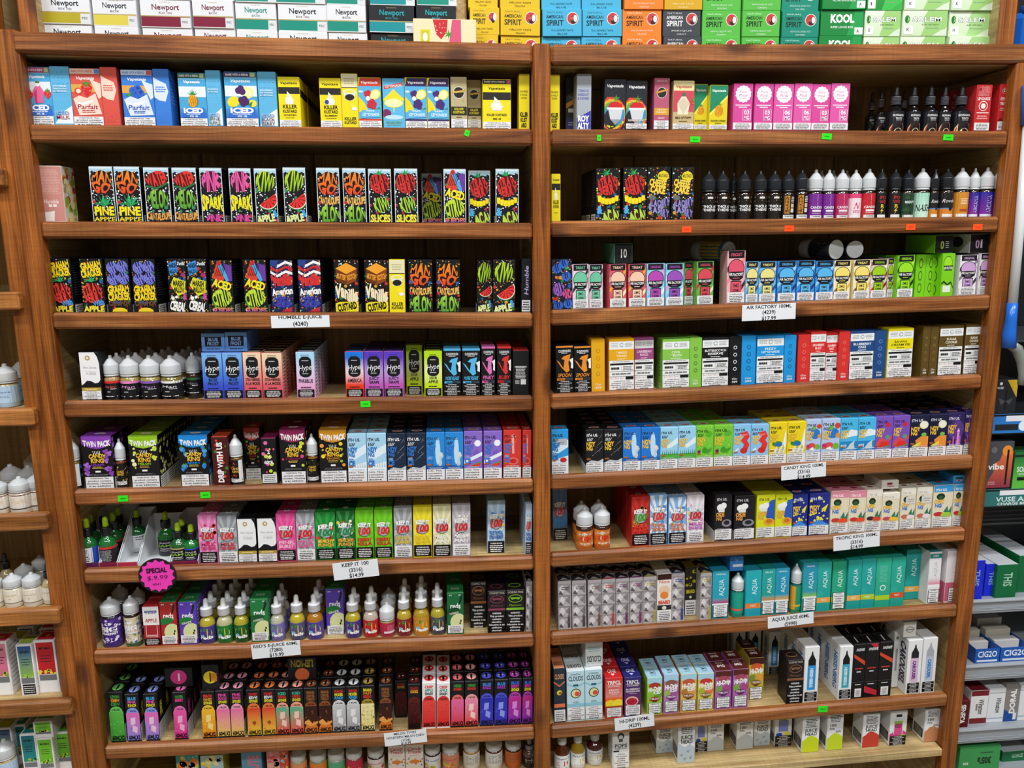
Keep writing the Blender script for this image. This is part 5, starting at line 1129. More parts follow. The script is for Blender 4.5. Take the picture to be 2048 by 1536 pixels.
for k, ds, bg, t, pc, ic in (
    ('ci1', 'pale sky blue candy carton with snowy hills', '#a8d4ee', '#1a2a3a', p_sky, 1), ('ci2', 'navy candy carton with shooting stars and snow', '#1c2a3e', '#fff', p_night, 1), ('ci3', 'vivid blue candy carton with curled grey worm', '#2a8ad8', '#10243a', p_worm, 1),
    ('ci4', 'violet and white candy carton with watermelon slice', '#8a6ac8', '#20183a', p_ice2, 1), ('ci5', 'red candy carton with cherry and pale plume', '#d83a30', '#2a0a0a', p_ice3, 1), ('ci6', 'bright blue candy carton with grey sticker', '#2a9ae0', '#10243a', lambda c: (p_sky(c), c.e(.7, .3, .2, '#c82a2a', ry=.06), c.r(.22, .66, .92, .8, '#b8bcc0'), c.b(.4, .69, .8, .73, 1, '#8a8e92')), 1),
    ('ck1', 'black candy carton with shooting stars', '#1a1a1e', '#fff', p_night, 0), ('ck2', 'royal blue candy carton with curled worm', '#2478d0', '#101c30', p_worm, 0), ('ck3', 'light blue candy carton with green meadow', '#9ad2ee', '#162230', p_grass, 0), ('ck4', 'leaf green candy carton with apples', '#7ac83a', '#142408', p_apple, 0),
    ('ck5', 'soft blue candy carton with red strawberry ribbon', '#8ac4ec', '#14202e', p_straw, 0), ('ck6', 'yellow candy carton with blue striped straws', '#ecd41e', '#1c1a08', p_sour, 0), ('ck7', 'pale blue candy carton with mixed fruit candies', '#b4c8ea', '#161a2a', p_fruit, 0), ('ck8', 'aqua candy carton with white shark fin', '#4ab8e8', '#102030', p_shark, 0),
    ('ck9', 'purple candy carton with red ribbon and melon', '#7a52b8', '#1c1230', p_water, 0), ('cka', 'midnight blue candy carton with orange melon wedge', '#1c1e3e', '#e8e8f0', p_melon, 0), ('ckb', 'dark violet candy carton with pink towers', '#2e2458', '#e8e0f4', p_castle, 0)):
    dz(k, ds, a_ck(bg, t, pc, ic), bg, top=bg, warn=SW, d=38, L=lambda c: c.r(0, 0, 1, .2, '#e2e2e2').b(.05, .02, .95, .18, 5, '#333', .4), T=lambda c: c.e(.55, .5, .3, '#e8dcd8', ry=.16).e(.55, .5, .24, '#b8403a', ry=.11))
# ------------------------------------------------------------------ seventh shelf
def a_100(bg, rays, num, fl, flc, warnk=True, deco=None, blob='#a8acb4'):
    def f(c):
        c.r(0, 0, 1, 1, bg)
        for i in range(14):
            a = 6.283*i/14; k = c.w/c.h; q = 1.2
            c.p([(.5, .55), (.5+q*math.cos(a), .55+q*math.sin(a)*k*1.6), (.5+q*math.cos(a+.2), .55+q*math.sin(a+.2)*k*1.6)], rays)
        if deco: c.d(16, deco, .08, .38, .92, .8, .05, .11, 8)
        c.e(.5, .575, .36, '#2a2c34', ry=.125).e(.5, .575, .335, blob, ry=.115).t('KEEP IT', .5, .69, .74, .075, '#f8f8f6', o='#26282e', st='h', env='a').t('100', .48, .575, .72, .13, num, o='#1a1a1e', st='h', sh=.2).p([(.2,.5),(.8,.53),(.8,.515),(.2,.485)], num)
        for i, s in enumerate(fl): c.t(s, .5, .39-.085*i, .8, .065, flc, o='#f4f0ea' if i == 0 else None, st='h')
    return f
def k100(k, ds, bg, rays, num, fl, flc, wk='kb', deco=None, blob='#a8acb4'):
    dz(k, ds, a_100(bg, rays, num, fl, flc, 1, deco, blob), bg, top=bg, warn=(wk, .02, 0, .98, .23), d=40, T=lambda c: c.e(.5, .5, .16, '#f0eee8', ry=.14).e(.5, .5, .08, '#333', ry=.06))
k100('ki1', 'pink rayed carton with strawberry milk lettering', '#e07ab0', '#ea98c4', '#d0262e', ['MILK', 'STRAWBERRY'], '#d03a7a', deco=['#c82a3a']); k100('ki2', 'silver rayed carton with strawberry milk lettering', '#8f9499', '#b0b4b8', '#d83a34', ['MILK', 'STRAWBERRY'], '#c83a4a', 'wb')
k100('ki3', 'hot pink carton with pink burst lettering', '#e84a96', '#ee62a6', '#d8242e', ['PINK', 'BURST'], '#f4b8d4'); k100('ki4', 'silver carton with pink burst lettering', '#9a9ea4', '#b8bcc0', '#d8242e', ['PINK', 'BURST'], '#e0609a', 'wb', ['#e0508c'])
k100('ki5', 'green carton with peach fruit ring, plain hood', '#1f8a34', '#2fa046', '#1f8a4a', ['PEACHY', 'PUNCH'], '#f0b83a', deco=['#e8d03a', '#d8402e', '#f0ece0']); k100('ki6', 'deep green rayed carton with peach fruit ring', '#176a2c', '#3f8f4e', '#1f8a4a', ['PEACHY', 'PUNCH'], '#e8a83a', deco=['#e8d03a', '#d8602e', '#f0ece0'])
k100('ki7', 'lime green carton with red killa lettering', '#6cc41e', '#7ad02a', '#d8302a', ['KIBERRY', 'KILLA'], '#c82a26'); k100('ki8', 'grey rayed carton with yellow crunchy lettering', '#9c9ea2', '#bcbec0', '#d8302a', ['KRUNCHY', 'SQUARES'], '#d8c03a', 'wb'); k100('ki9', 'canary yellow carton with crunchy lettering', '#ecd81e', '#f2e442', '#d8302a', ['KRUNCHY', 'SQUARES'], '#e8c82a')
k100('kia', 'cream rayed carton with mallow lettering', '#dcd6a0', '#eeeac6', '#d0282a', ['MALLOW', 'MAN'], '#f6f4ea'); k100('kib', 'lilac grey carton with marshmallow pictures', '#b8b0b8', '#cac4ca', '#d0282a', ['MALLOW', 'MAN'], '#f4f0f4', 'wb', ['#f2e8d8', '#e8dcc8']); k100('kic', 'icy blue carton with banana, standing alone', '#a8c8e4', '#c4dcf0', '#d8302a', ['TRUE TROPICAL', 'STRAWBERRY'], '#3a6ab0', deco=['#f0e03a', '#6a9ad8'])
k100('kid', 'icy blue carton reading ICE beside the centre post', '#bcd4ea', '#d2e2f2', '#d8302a', ['TRUE TROPICAL', 'ICE'], '#3a6ac0', deco=['#8ac23a', '#6a9ad8']); k100('kie', 'slate blue carton with black warning half', '#56749c', '#647fa6', '#c8343a', ['BLUE', 'SLUSHIE'], '#3a8ad0'); k100('kif', 'red carton with tropical fruit and green numerals', '#b8241e', '#c8342c', '#3f9a2a', ['TROPICAL', 'BLAST'], '#e0382a', deco=['#d8902a', '#6a8a2a'])
k100('kig', 'white-blue carton with tropical orange lettering', '#8ab4de', '#e4eef6', '#d83a2e', ['TRUE TROPICAL', 'TROPICAL'], '#d8743a', deco=['#e8b03a', '#4a8ad8']); k100('kih', 'white carton with pastel birthday shake lettering', '#dcd4dc', '#ece6ea', '#d0242e', ['MILK', 'SHAKE'], '#c86ac0', 'wb', ['#e88ab8', '#e8d05a', '#8ac4e0'])
def a_jam(band): return lambda c: (c.r(0, 0, 1, 1, '#14161c'), c.r(0, .9, 1, 1, band), c.e(.5, .55, .2, '#4a4448', ry=.38), c.e(.5, .55, .18, '#1c1a1e', ry=.34), c.t('SPACE', .5, .68, .36, .11, '#d8d4d0'), c.t('JAM', .5, .48, .4, .18, '#8ac23a'), c.b(.34, .2, .66, .3, 1, '#eee', .5), c.b(.3, .05, .7, .16, 2, '#ccc', .4))
GD = dict(name='dropper_bottle', cat='bottle', kind='dropper', cap='#17181c', bulb='#a6c81e')
dz('gj1', 'green glass dropper bottle with white warning label', lambda c: c.r(0, 0, 1, 1, '#e8ecf0').b(.1, .06, .62, .9, 6, '#2a2a2e', .4).r(.7, 0, 1, 1, '#2a4ab0'), '#2a4ab0', liq='#1f6a30', **GD); dz('gj2', 'green glass dropper bottle with red-topped barcode label', lambda c: c.r(0, 0, 1, 1, '#1c1a20').r(0, .86, 1, 1, '#d8342a').r(0, 0, .3, 1, '#e4e8ee').b(.34, .05, .7, .8, 14, '#b8b8bc', .4), '#3a1420', liq='#1f6a30', **GD)
dz('gj3', 'green dropper bottle with black space label', a_jam('#1f7a3a'), '#14161c', liq='#12702a', **GD); dz('gj4', 'green dropper bottle with tan-banded space label', a_jam('#c8b06a'), '#4a4030', liq='#1d5a2a', **GD); dz('gj5', 'green dropper bottle with blue-banded space label', a_jam('#2a4ad0'), '#20306a', liq='#12702a', **GD); dz('gj6', 'green dropper bottle with black and white back label', lambda c: c.r(0, 0, 1, 1, '#eceff2').r(.12, .1, .42, .95, '#26262a').b(.14, .2, .4, .9, 6, '#ccc', .3).b(.5, .6, .9, .95, 2, '#333', .4), '#dfe3e8', liq='#12602a', **GD)
sq('og1', 'orange-labelled bottle with red numerals', lambda c: c.r(0, 0, 1, 1, '#d8762e').d(20, ['#e89a4a', '#f4e0c0', '#b85a1e'], r0=.04, r1=.09).t('KEEP IT', .5, .8, .44, .1, '#f4f0ea', o='#2a1a10').e(.5, .5, .2, '#a82a1c', ry=.2).t('100', .5, .52, .38, .2, '#d8321e', o='#3a0c06', st='h').b(.3, .08, .7, .22, 2, '#f4e8d8', .5), '#c86a26', liq='#3a1c12', cf=.56, lab=.92)
def a_cook(bg, t='#222', dish='#26242a'):
    return lambda c: (c.r(0, 0, 1, 1, bg), c.p([(.5,.5),(.7,.86),(1,.9),(1,.4),(.7,.36)], '#2a5ab8') if bg != '#1c1b20' else None, c.t('ITH US.', .4, .9, .62, .055, t), c.e(.3, .72, .2, '#f2f2f0', ry=.08).e(.5, .76, .18, '#f2f2f0', ry=.07).r(.2, .62, .56, .7, '#e6e6e4'), c.t('OKIE', .3, .565, .5, .08, '#e8a04a', o='#2a1608', st='h'), c.t('NG', .24, .475, .34, .08, '#e8a04a', o='#2a1608', st='h'), c.e(.7, .37, .3, '#8a8894' if bg == '#1c1b20' else '#e8a23a', ry=.085), c.e(.7, .38, .18, dish, ry=.05), c.b(.1, .225, .95, .26, 2, '#ccc', .3))
dz('co1', 'black cookie carton with white chef hat', a_cook('#1c1b20', '#d8d8da'), '#1c1b20', top='#232228', warn=('wc', 0, 0, 1, .24), L=lambda c: c.r(0, 0, 1, .24, '#e2e2e2').b(.05, .02, .95, .22, 6, '#333', .4), d=40); dz('co2', 'yellow and blue cookie carton with white chef hat', a_cook('#d8dc1e', '#222', '#c8761e'), '#c8cc1c', warn=('wc', 0, 0, 1, .24), d=40)
def p_lem(c): c.d(18, ['#e8e03a', '#f0ea5a'], 0, .3, 1, .95, .04, .09, 8).p([(0,.24),(.5,.36),(1,.24),(1,.2),(0,.2)], '#3a8ae0').p([(.6,.62),(.95,.74),(.8,.54)], '#e8e03a')
dz('le1', 'royal blue candy carton with yellow lemons', a_ck('#24308a', '#e8ecf4', p_lem), '#24308a', warn=('wc', 0, 0, 1, .22), d=40, T=lambda c: c.e(.5, .5, .3, '#d8d4e0', ry=.16).e(.5, .5, .24, '#b8403a', ry=.1))
def a_trop(top, fr): return lambda c: (c.r(0, 0, 1, 1, '#e6dcc0'), [c.r(.1+.2*i, .25, .11+.2*i, .84, '#d6caa8') for i in range(5)], c.r(0, .84, 1, 1, top), c.t('ITH US.', .38, .89, .62, .055, '#f8f6f0' if top != '#ece6da' else '#b8b0a0'), c.e(.36, .73, .22, '#1c2a1c', ry=.08), c.e(.36, .71, .14, '#2f5a34', ry=.05), c.t('OPIC', .3, .61, .54, .085, '#f0b83a', o='#1a1410', st='h'), c.t('NG', .26, .515, .36, .085, '#3a7ad8', o='#14182a', st='h'), c.p([(.55,.36),(.75,.5),(.8,.36),(.98,.5),(.95,.32)], '#2f7a5a'), c.e(.3, .31, .26, fr[0], ry=.05), c.e(.7, .29, .28, fr[1], ry=.06), c.b(.1, .225, .95, .26, 2, '#c8a8a0', .3))
for k, ds, tp_, fr in (('tr1', 'cream tropic carton with pink top band', '#e08aa0', ('#c83a34', '#e8502e')), ('tr2', 'cream tropic carton with white top and red melon', '#ece6da', ('#3a2a2e', '#d84a34')), ('tr3', 'cream tropic carton with white top and golden fruit', '#ece6da', ('#c84a5a', '#e8c83a')), ('tr4', 'cream tropic carton with grey sticker over its print', '#ece6da', ('#c86a5a', '#e8e0e4')), ('tr5', 'cream tropic carton with blue top band', '#3a9ad8', ('#c82a3a', '#9ad03a'))):
    st_ = k == 'tr4'; art = a_trop(tp_, fr)
    dz(k, ds, (lambda c, art=art: (art(c), c.r(.3, .62, .97, .8, '#dcd6cc'), c.b(.4, .66, .9, .76, 2, '#999', .4))) if st_ else art, '#e6dcc0', top=tp_, warn=('wc', 0, 0, 1, .22), d=40, T=lambda c: c.e(.5, .5, .22, '#8a3a34', ry=.12))
dz('trl', 'white carton lying across the tropic cartons, red 0MG end', lambda c: c.r(0, 0, 1, 1, '#ece6dc').r(.3, .5, .62, .78, '#8a2a30').t('0MG', .52, .32, .44, .18, '#c8303a'), '#ece6dc', d=70)
dz('trb', 'blue carton lying on others with green and red 0MG end', lambda c: c.r(0, 0, 1, 1, '#3a9ad8').r(.2, .5, .8, .8, '#1c4a3a').t('0MG', .5, .35, .5, .2, '#d83a4a', o='#fff'), '#3a9ad8', d=60)
# ------------------------------------------------------------------ eighth shelf
def a_big(col, t, dots): return lambda c: (c.r(0, 0, 1, 1, col), c.d(60, dots, 0, 0, 1, 1, .02, .06, 7), c.e(.5, .82, .1, '#e8e4ec', ry=.06), c.t('BIG', .5, .6, .46, .2, '#f6f4f8', o=t, st='h'), c.t('BREAKFAST', .5, .42, .48, .08, '#f6f4f8', o=t, st='h'), c.e(.5, .16, .22, '#f0ecf4', ry=.08), c.e(.5, .16, .12, col, ry=.05))
sq('bg1', 'large bottle with purple doodled BIG label', a_big('#4a2a86', '#2a1260', ['#6a4aa8', '#3a1c70', '#e8e0f4']), '#4a2a86', liq='#2a1630', cf=.66); sq('bg2', 'large bottle with cream cereal-ring BIG label', a_big('#d8ccae', '#3a5a3a', ['#c8a86a', '#e8d8b0', '#4a8a4a', '#c84a3a', '#4a6ab8']), '#3f6a44', liq='#2a1a10', cf=.66); sq('bg3', 'large purple bottle pushed behind the two doodled ones', a_big('#4a2a86', '#2a1260', ['#6a4aa8', '#3a1c70', '#e8e0f4']), '#4a2a86', liq='#2a1630', cf=.66)
def a_red(col, band, fl, leaf='#1f7a34'):
    def f(c):
        c.r(0, 0, 1, 1, col).t('0MG', .2, .95, .18, .03, '#eee').t('60ML', .8, .95, .2, .03, '#eee').t('reds', .5, .68, .66, .13, '#f6f4f0').b(.2, .585, .85, .61, 1, '#e8e4da', .5)
        c.e(.7, .27, .52, '#d8dca0', ry=.22).e(.3, .55, .5, leaf, ry=.08, rot=12).p([(.7,.72),(.86,.98),(.95,.9),(.82,.74)], '#1c2420').e(.85, .3, .05, '#3a2a14', ry=.03).e(.8, .24, .05, '#3a2a14', ry=.03)
        if fl: c.t(fl, .42, .5, .6, .045, '#e8e4d8', rot=12)
    return f
RW_ = ('wb', .04, 0, .96, .2)
dz('re0', 'white and red carton reading APPLE', lambda c: c.r(0, 0, 1, .52, '#a8242c').r(0, .52, 1, 1, '#ece8e6').r(.12, .84, .88, .9, '#2a4a8a').t('reds', .5, .86, .6, .09, '#1f3a78', o='#fff').r(.14, .2, .86, .82, '#e8d8d6').r(.17, .215, .83, .805, '#ece8e6').r(.17, .215, .83, .52, '#a8242c').t('APPLE', .5, .64, .74, .09, '#a8242c').b(.2, .22, .8, .27, 1, '#f0d8d8'), '#a8242c', warn=('kb', 0, 0, 1, .17), d=40)
for k, ds, cl, b_, fl, lf in (('re1', 'brick red apple carton with green leaf', '#a82a2a', 0, '', '#1f7a34'), ('re2', 'violet apple carton marked GRAPE', '#5a3fae', 0, 'GRAPE', '#1f7a34'), ('re3', 'green apple carton with blue corner', '#1f7a40', 0, 'WATERMELON', '#145a2c'), ('re4', 'violet apple carton set back among bottles', '#5a3fae', 0, 'GRAPE', '#1f7a34'), ('re5', 'forest green apple carton', '#14693a', 0, 'WATERMELON', '#0f4a24')):
    dz(k, ds, a_red(cl, b_, fl, lf), cl, top='#1f7a40', warn=RW_, d=40, T=lambda c: c.t('JUICE', .5, .5, .5, .2, '#a8b8a8'), R=lambda c, cl=cl: c.r(0, 0, 1, 1, cl).b(.15, .1, .85, .9, 10, '#c8c8b8', .3))
def a_rdb(col): return lambda c: (c.r(0, 0, 1, 1, col), c.e(.5, .5, .22, '#ecd84a', ry=.38), c.e(.42, .8, .14, '#2f8a3a', ry=.14), c.e(.38, .3, .08, '#8ac8e8', ry=.12), c.t('reds', .52, .2, .44, .22, '#f8f6f2', o='#2a2a34', st='h'))
RD = dict(name='dropper_bottle', cat='bottle', kind='dropper', cap='#eeeef0', cap2='#c4c4ca', bulb='#f2f3f3', cw=.78)
for k, ds, cl, lq in (('rd1', 'white-collared dropper bottle with purple apple label', '#4a3a8a', '#b0a02a'), ('rd2', 'white-collared dropper bottle with green apple label', '#1f7a34', '#b8b488'), ('rd3', 'white-collared dropper bottle with dark green apple label', '#1c5a2a', '#a8a02a'), ('rd4', 'white-collared dropper bottle with lavender apple label', '#7a74b8', '#b8b4a0'), ('rd5', 'white-collared dropper bottle with slate apple label', '#5a567e', '#b8a82e'), ('rd6', 'white-collared dropper bottle with amber juice', '#52409a', '#a8701c'), ('rd7', 'white-collared dropper bottle with bright red label', '#c2222a', '#b8a89a'), ('rd8', 'white-collared dropper bottle with maroon label', '#8a2030', '#b0982a'), ('rd9', 'white-collared dropper bottle with orange label', '#d08a2a', '#a8881e'), ('rda', 'white-collared dropper bottle with charcoal label', '#4e4a5a', '#a89a30')):
    dz(k, ds, a_rdb(cl), cl, liq=lq, **RD)
sq('rdc', 'frosted-cap bottle with deep pink label', lambda c: c.r(0, 0, 1, 1, '#b82a4a').b(.5, .1, .8, .8, 6, '#e0a0b0', .3).r(.4, 0, .8, .2, '#ece8e8'), '#b02444', liq='#8a8a4a', cf=.5)
def a_cos(col): return lambda c: (c.r(0, 0, 1, 1, '#201a1c'), c.t('COSMIC FOG', .5, .955, .88, .045, '#b8b0a8'), c.e(.5, .8, .4, col, ry=.1), c.e(.5, .8, .35, '#1c1618', ry=.085), c.p([(.2,.83),(.8,.83),(.7,.77),(.55,.79),(.45,.79),(.3,.77)], col), c.t('Platinum', .5, .64, .7, .05, col, st='r', sh=.3), c.r(0, .52, 1, .575, col))
for k, ds, cl in (('cs1', 'black carton with copper shield emblem, set back', '#a86a3a'), ('cs2', 'black carton with dusky rose shield emblem', '#8a3a56'), ('cs3', 'black carton with lime shield emblem', '#7ab82a'), ('cs4', 'near-black carton with bronze shield and maroon band', '#8a5a3a')):
    dz(k, ds, a_cos(cl), '#1c1618', top='#221a1c', warn=('ks', 0, 0, 1, .5), d=44, T=lambda c, cl=cl: c.e(.5, .5, .36, cl, ry=.22).e(.5, .5, .3, '#1c1618', ry=.16))
def a_brd(t, top='#6a6266'):
    def f(c):
        c.r(0, 0, 1, 1, '#b6b0b1')
        for i in range(4):
            y = .12+.24*i; c.p([(.05,y),(.3,y+.1),(.55,y),(.3,y-.1)], '#dcd8d9').p([(.55,y),(.95,y+.1),(.95,y-.1)], '#857e82').p([(.02,y-.1),(.4,y-.12),(.2,y-.03)], '#5a5458')
            for j in range(3): c.r(0, y+.08+.014*j, 1, y+.085+.014*j, '#8a8488')
        c.t('BEARD', .82, .14, .3*c.h/c.w*.9, .16*c.w/c.h, t, rot=90, st='h').t('Vape', .84, .36, .2*c.h/c.w*.8, .14*c.w/c.h, '#6a6468', rot=90, st='r').b(.2, .82, .9, .9, 2, t, .4)
    return f
for k, ds, t in (('bd1', 'grey geometric carton with dark grey side lettering', '#4a4448'), ('bd2', 'grey geometric carton with brown side lettering', '#7a5a3a'), ('bd3', 'grey geometric carton with red side lettering', '#d83a3a'), ('bd4', 'grey geometric carton with plum side lettering', '#6a2a6a'), ('bd5', 'grey geometric carton with violet-red side lettering', '#8a2a72'), ('bd6', 'grey geometric carton with gold side lettering', '#c8b04a'), ('bd7', 'grey geometric carton with navy side lettering', '#2a4a9a'), ('bd8', 'grey geometric carton with mustard side lettering', '#d0b82a'), ('bd9', 'pale grey geometric carton beside the centre post', '#8a8488')):
    dz(k, ds, a_brd(t), '#b6b0b1', d=34, T=lambda c, t=t: c.p([(0,0),(.5,.5),(1,.1),(1,.6),(.4,1),(0,.7)], '#2a2426').r(.1, .05, .9, .2, t))
dz('bdo', 'white and orange carton reading BEARD in red', lambda c: c.r(0, 0, 1, 1, '#ece6e0').r(0, .88, 1, 1, '#3a1a14').t('Now', .5, .84, .8, .07, '#d8562a').e(.5, .66, .4, '#e8c8a8', ry=.1).e(.5, .55, .3, '#e8863a', ry=.08).t('BEARD', .5, .4, .86, .07, '#d8401e', st='h').r(0, .22, 1, .34, '#2a2a2c').e(.5, .28, .16, '#e8e0d0', ry=.04), '#ece6e0', warn=('wb', 0, 0, 1, .24), d=34)
dz('bdy', 'black and yellow carton set back, white lower label', lambda c: c.r(0, 0, 1, 1, '#2a281c').d(8, '#c8b82a', 0, .6, 1, 1, .1, .2, 8).t('BEARD', .5, .5, .84, .07, '#d8cc2a', st='h').e(.5, .38, .12, '#e8e8e0'), '#3a381e', top='#a8a02a', warn=('wb', 0, 0, 1, .32), d=34)
def a_aqua(c0, c1, mid, word, wh=True, tcol='#eaf8f8'):
    def f(c):
        c.r(0, 0, 1, 1, (c0, c1)).t('AQUA', .55, .64, .36*c.h/c.w, .28*c.w/c.h*1.1, tcol, rot=90, st='r')
        if wh: c.t(word, .5, .94, .6, .03, '#d8eef0').r(0, .3, 1, .42, (mid, c1)).r(0, .26, 1, .3, '#f0f2f2')
        else: c.r(0, .15, 1, .26, mid).t('MIST', .5, .205, .4, .045, '#f4f8f0', st='r').e(.2, .34, .3, c1, ry=.06)
    return f
AQ = ('wsf', .04, 0, .96, .27)
for k, ds, a, b_, m, wd, wh in (('aq1', 'blue aqua carton with magenta fade and white label', '#1f9ab4', '#2fa8c0', '#b82a6a', 'ORIGINAL', 1), ('aq2', 'blue aqua carton with large lettering and orange band', '#22a0b4', '#24b0b8', '#e8823a', '', 0), ('aq3', 'teal aqua carton with orange fade and white label', '#1f9a94', '#2aa8a0', '#d88a3a', 'FRUIT', 1), ('aq4', 'blue aqua carton with amber fade and white label', '#1f94b4', '#2a9cc0', '#e0a83a', 'ORIGINAL', 1), ('aq5', 'blue-green aqua carton with lime fade and white label', '#2aa6a0', '#2a94b8', '#8ac83a', 'ORIGINAL', 1),
    ('aq6', 'teal aqua carton with light orange band', '#22a098', '#2ab0a4', '#e8a84a', '', 0), ('aq7', 'green-teal aqua carton with lime band and white label', '#2aa07a', '#2ab08a', '#b8d42a', '', 2), ('aq8', 'teal aqua carton with apricot band', '#20a09a', '#28aca4', '#eeb458', '', 0), ('aq9', 'teal aqua carton with yellow-green band', '#20a09a', '#28aca4', '#b8cc3a', '', 0), ('aqa', 'mint green carton showing small print and round seal', '#2aa888', '#34b694', '#b4d42a', '', 3), ('aqb', 'teal aqua carton with red-orange band', '#22a490', '#2cb09a', '#d8562a', '', 0), ('aqc', 'turned teal aqua carton with apricot band', '#20a09a', '#28aca4', '#eeb458', '', 0)):
    fn = a_aqua(a, b_, m, wd, wh == 1) if wh < 2 else (a_aqua(a, b_, m, wd, False) if wh == 2 else (lambda c, a=a, b_=b_, m=m: c.r(0, 0, 1, 1, (a, b_)).b(.2, .5, .8, .85, 12, '#7ad0b8', .3).e(.5, .38, .2, '#eef6f0').e(.5, .38, .14, a).r(0, .12, 1, .22, m)))
    dz(k, ds, fn, a, warn=AQ if wh == 1 else (('wsf', .06, 0, .94, .36) if wh == 2 else None), d=40, name='slim_carton')
dz('aqw', 'white aqua carton fading to pink with teal top', lambda c: c.r(0, 0, 1, 1, '#eceaec').r(0, .88, 1, .97, '#2a8a84').t('SWEETS', .5, .925, .5, .035, '#e8f4f4').t('AQUA', .55, .66, .3*c.h/c.w, .26*c.w/c.h, '#b8b8c0', rot=90, st='r').r(0, .36, 1, .5, ('#e08aa8', '#eceaec')).r(0, .3, 1, .36, '#f4f4f4'), '#eceaec', top='#2a8a84', warn=AQ, d=44, name='slim_carton')
dz('aqp', 'white and rose aqua carton standing by the end post', lambda c: c.r(0, 0, 1, 1, '#e6e2e6').t('AQUA', .6, .7, .3*c.h/c.w, .26*c.w/c.h, '#d0ccd4', rot=90, st='r').r(0, 0, 1, .38, '#c8607e'), '#e6e2e6', warn=('wbf', .3, 0, .98, .28), L=lambda c: c.r(0, 0, 1, .4, '#c8607e').b(.3, .1, .7, .3, 2, '#f0d0dc', .4), d=46, name='slim_carton')
sq('aqt', 'teal squeeze bottle with coral band', lambda c: c.r(0, 0, 1, 1, '#1fa088').r(0, .14, 1, .24, '#e8604a'), '#1c9a84', liq='#1c7a6a', cf=.62); sq('aqo', 'slim teal squeeze bottle with orange edge', lambda c: c.r(0, 0, .4, 1, '#e8a22a').r(.4, 0, 1, 1, '#1f9a72').r(0, .14, 1, .22, '#e8b83a'), '#1f9a72', liq='#1c6a5a', cf=.62)
dz('aql', 'light blue carton lying on top of other cartons', lambda c: c.r(0, 0, 1, 1, '#3a86d8').r(.2, .28, .96, .46, '#e8eef4').p([(.3,.9),(.6,.8),(.5,.6)], '#6ab0ec'), '#3a86d8', d=80)
# ------------------------------------------------------------------ ninth shelf
def a_lim(c0, c1, wc, words, arch, num='60MLX2', sq_=None, dark=True):
    def f(c):
        c.r(0, 0, 1, 1, '#161417' if dark else '#ece8e8')
        for i, s in enumerate(words): c.t(s, .5, .91-.075*i, .62, .058, wc[i % len(wc)], st='h')
        c.e(.5, .60, .45, arch, ry=.115).t('3 MG/ML', .5, .64, .6, .04, '#141214').r(0, 0, 1, .60, (c0, c1)).d(12, [arch], 0, .1, 1, .58, .02, .08, 7)
        if sq_: c.p([(.3,.33),(.65,.35),(.68,.5),(.32,.49)], sq_).p([(.4,.2),(.75,.14),(.8,.28),(.45,.33)], sq_)
        c.t(num, .52, .055, .86, .085, '#15120f' if num != 'w' else '#fff', st='h')
    return f
def lm(k, ds, c0, c1, wc, words, arch, sq_=None, dark=True, topc=None, extra=None):
    base = a_lim(c0, c1, wc, words, arch, '60MLX2', sq_, dark)
    dz(k, ds, (lambda c: (base(c), extra(c))) if extra else base, '#161417' if dark else '#ece8e8', name='slim_carton', d=36, top='#161417' if dark else '#ece8e8',
       R=lambda c: (c.r(0, 0, 1, 1, '#161417' if dark else '#ece8e8'), c.t('LEMON', .45, .62, .3*c.h/c.w, .3*c.w/c.h, wc[-1], rot=90, st='h'), c.r(0, 0, 1, .36, '#d8d4d2'), c.b(.05, .02, .95, .34, 7, '#3a3a3a', .35)), T=lambda c: c.e(.5, .5, .38, arch, ry=.34).p([(.3,.45),(.7,.5),(.7,.58),(.3,.53)], '#e8e4e0').e(.5, .5, .08, '#141214', ry=.3))
lm('l01', 'black slim carton with green bubbly sleeve', '#3f9a34', '#5ab84a', ['#3f9a3a', '#e8a02a'], ['LEMON', 'CHEW', 'DEW'], '#6ac85a'); lm('l02', 'black slim carton with pink to lilac sleeve', '#8a8ae0', '#e868b8', ['#3aa8e0', '#e05aa8', '#ecdc2a'], ['BLUE', 'PINK', 'PUNCH'], '#8a9ae8', '#f0c8e4'); lm('l03', 'black slim carton with hot pink sleeve', '#d82a8a', '#e858a8', ['#3f9a3a', '#e0388c'], ['WATER', 'BERRY'], '#e868b0', '#f0b0d4')
lm('l04', 'black slim carton with orange sleeve', '#e88a1a', '#f0b82a', ['#e8402a', '#e8a02a', '#ecdc2a'], ['PEACH', 'MANGO', 'LEMONADE'], '#f0c02a', '#f6dc8a'); lm('l05', 'black slim carton with pink to yellow sleeve', '#ecc85a', '#e86aa8', ['#e04aa0', '#e04aa0', '#ecdc2a'], ['PINK', 'PUNCH', 'LEMONADE'], '#f0a0b8'); lm('l06', 'black slim carton with red and gold strawberry sleeve', '#ecc83a', '#d8322a', ['#c82a2a', '#f0f0ee', '#ecdc2a'], ['STRAWBERRY', 'KIWI', 'LEMONADE'], '#e8783a', None, extra=lambda c: berry(c, .5, .26, .15, '#a8201c'))
lm('l07', 'black slim carton with green fading to coral sleeve', '#e8443a', '#4ab08a', ['#3aa888', '#d8382a', '#ecdc2a'], ['ICED', 'WATERMELON', 'LEMONADE'], '#f0a08a', '#f4c8bc')
wave = lambda c: c.p([(0,.1),(.2,.22),(.5,.14),(.7,.26),(1,.12),(1,0),(0,0)], '#d8782a').p([(0,.25),(.3,.3),(.6,.2),(1,.26),(1,.2),(.5,.14),(0,.2)], '#e8a04a').t('60MLX2', .52, .055, .86, .085, '#15120f', st='h')
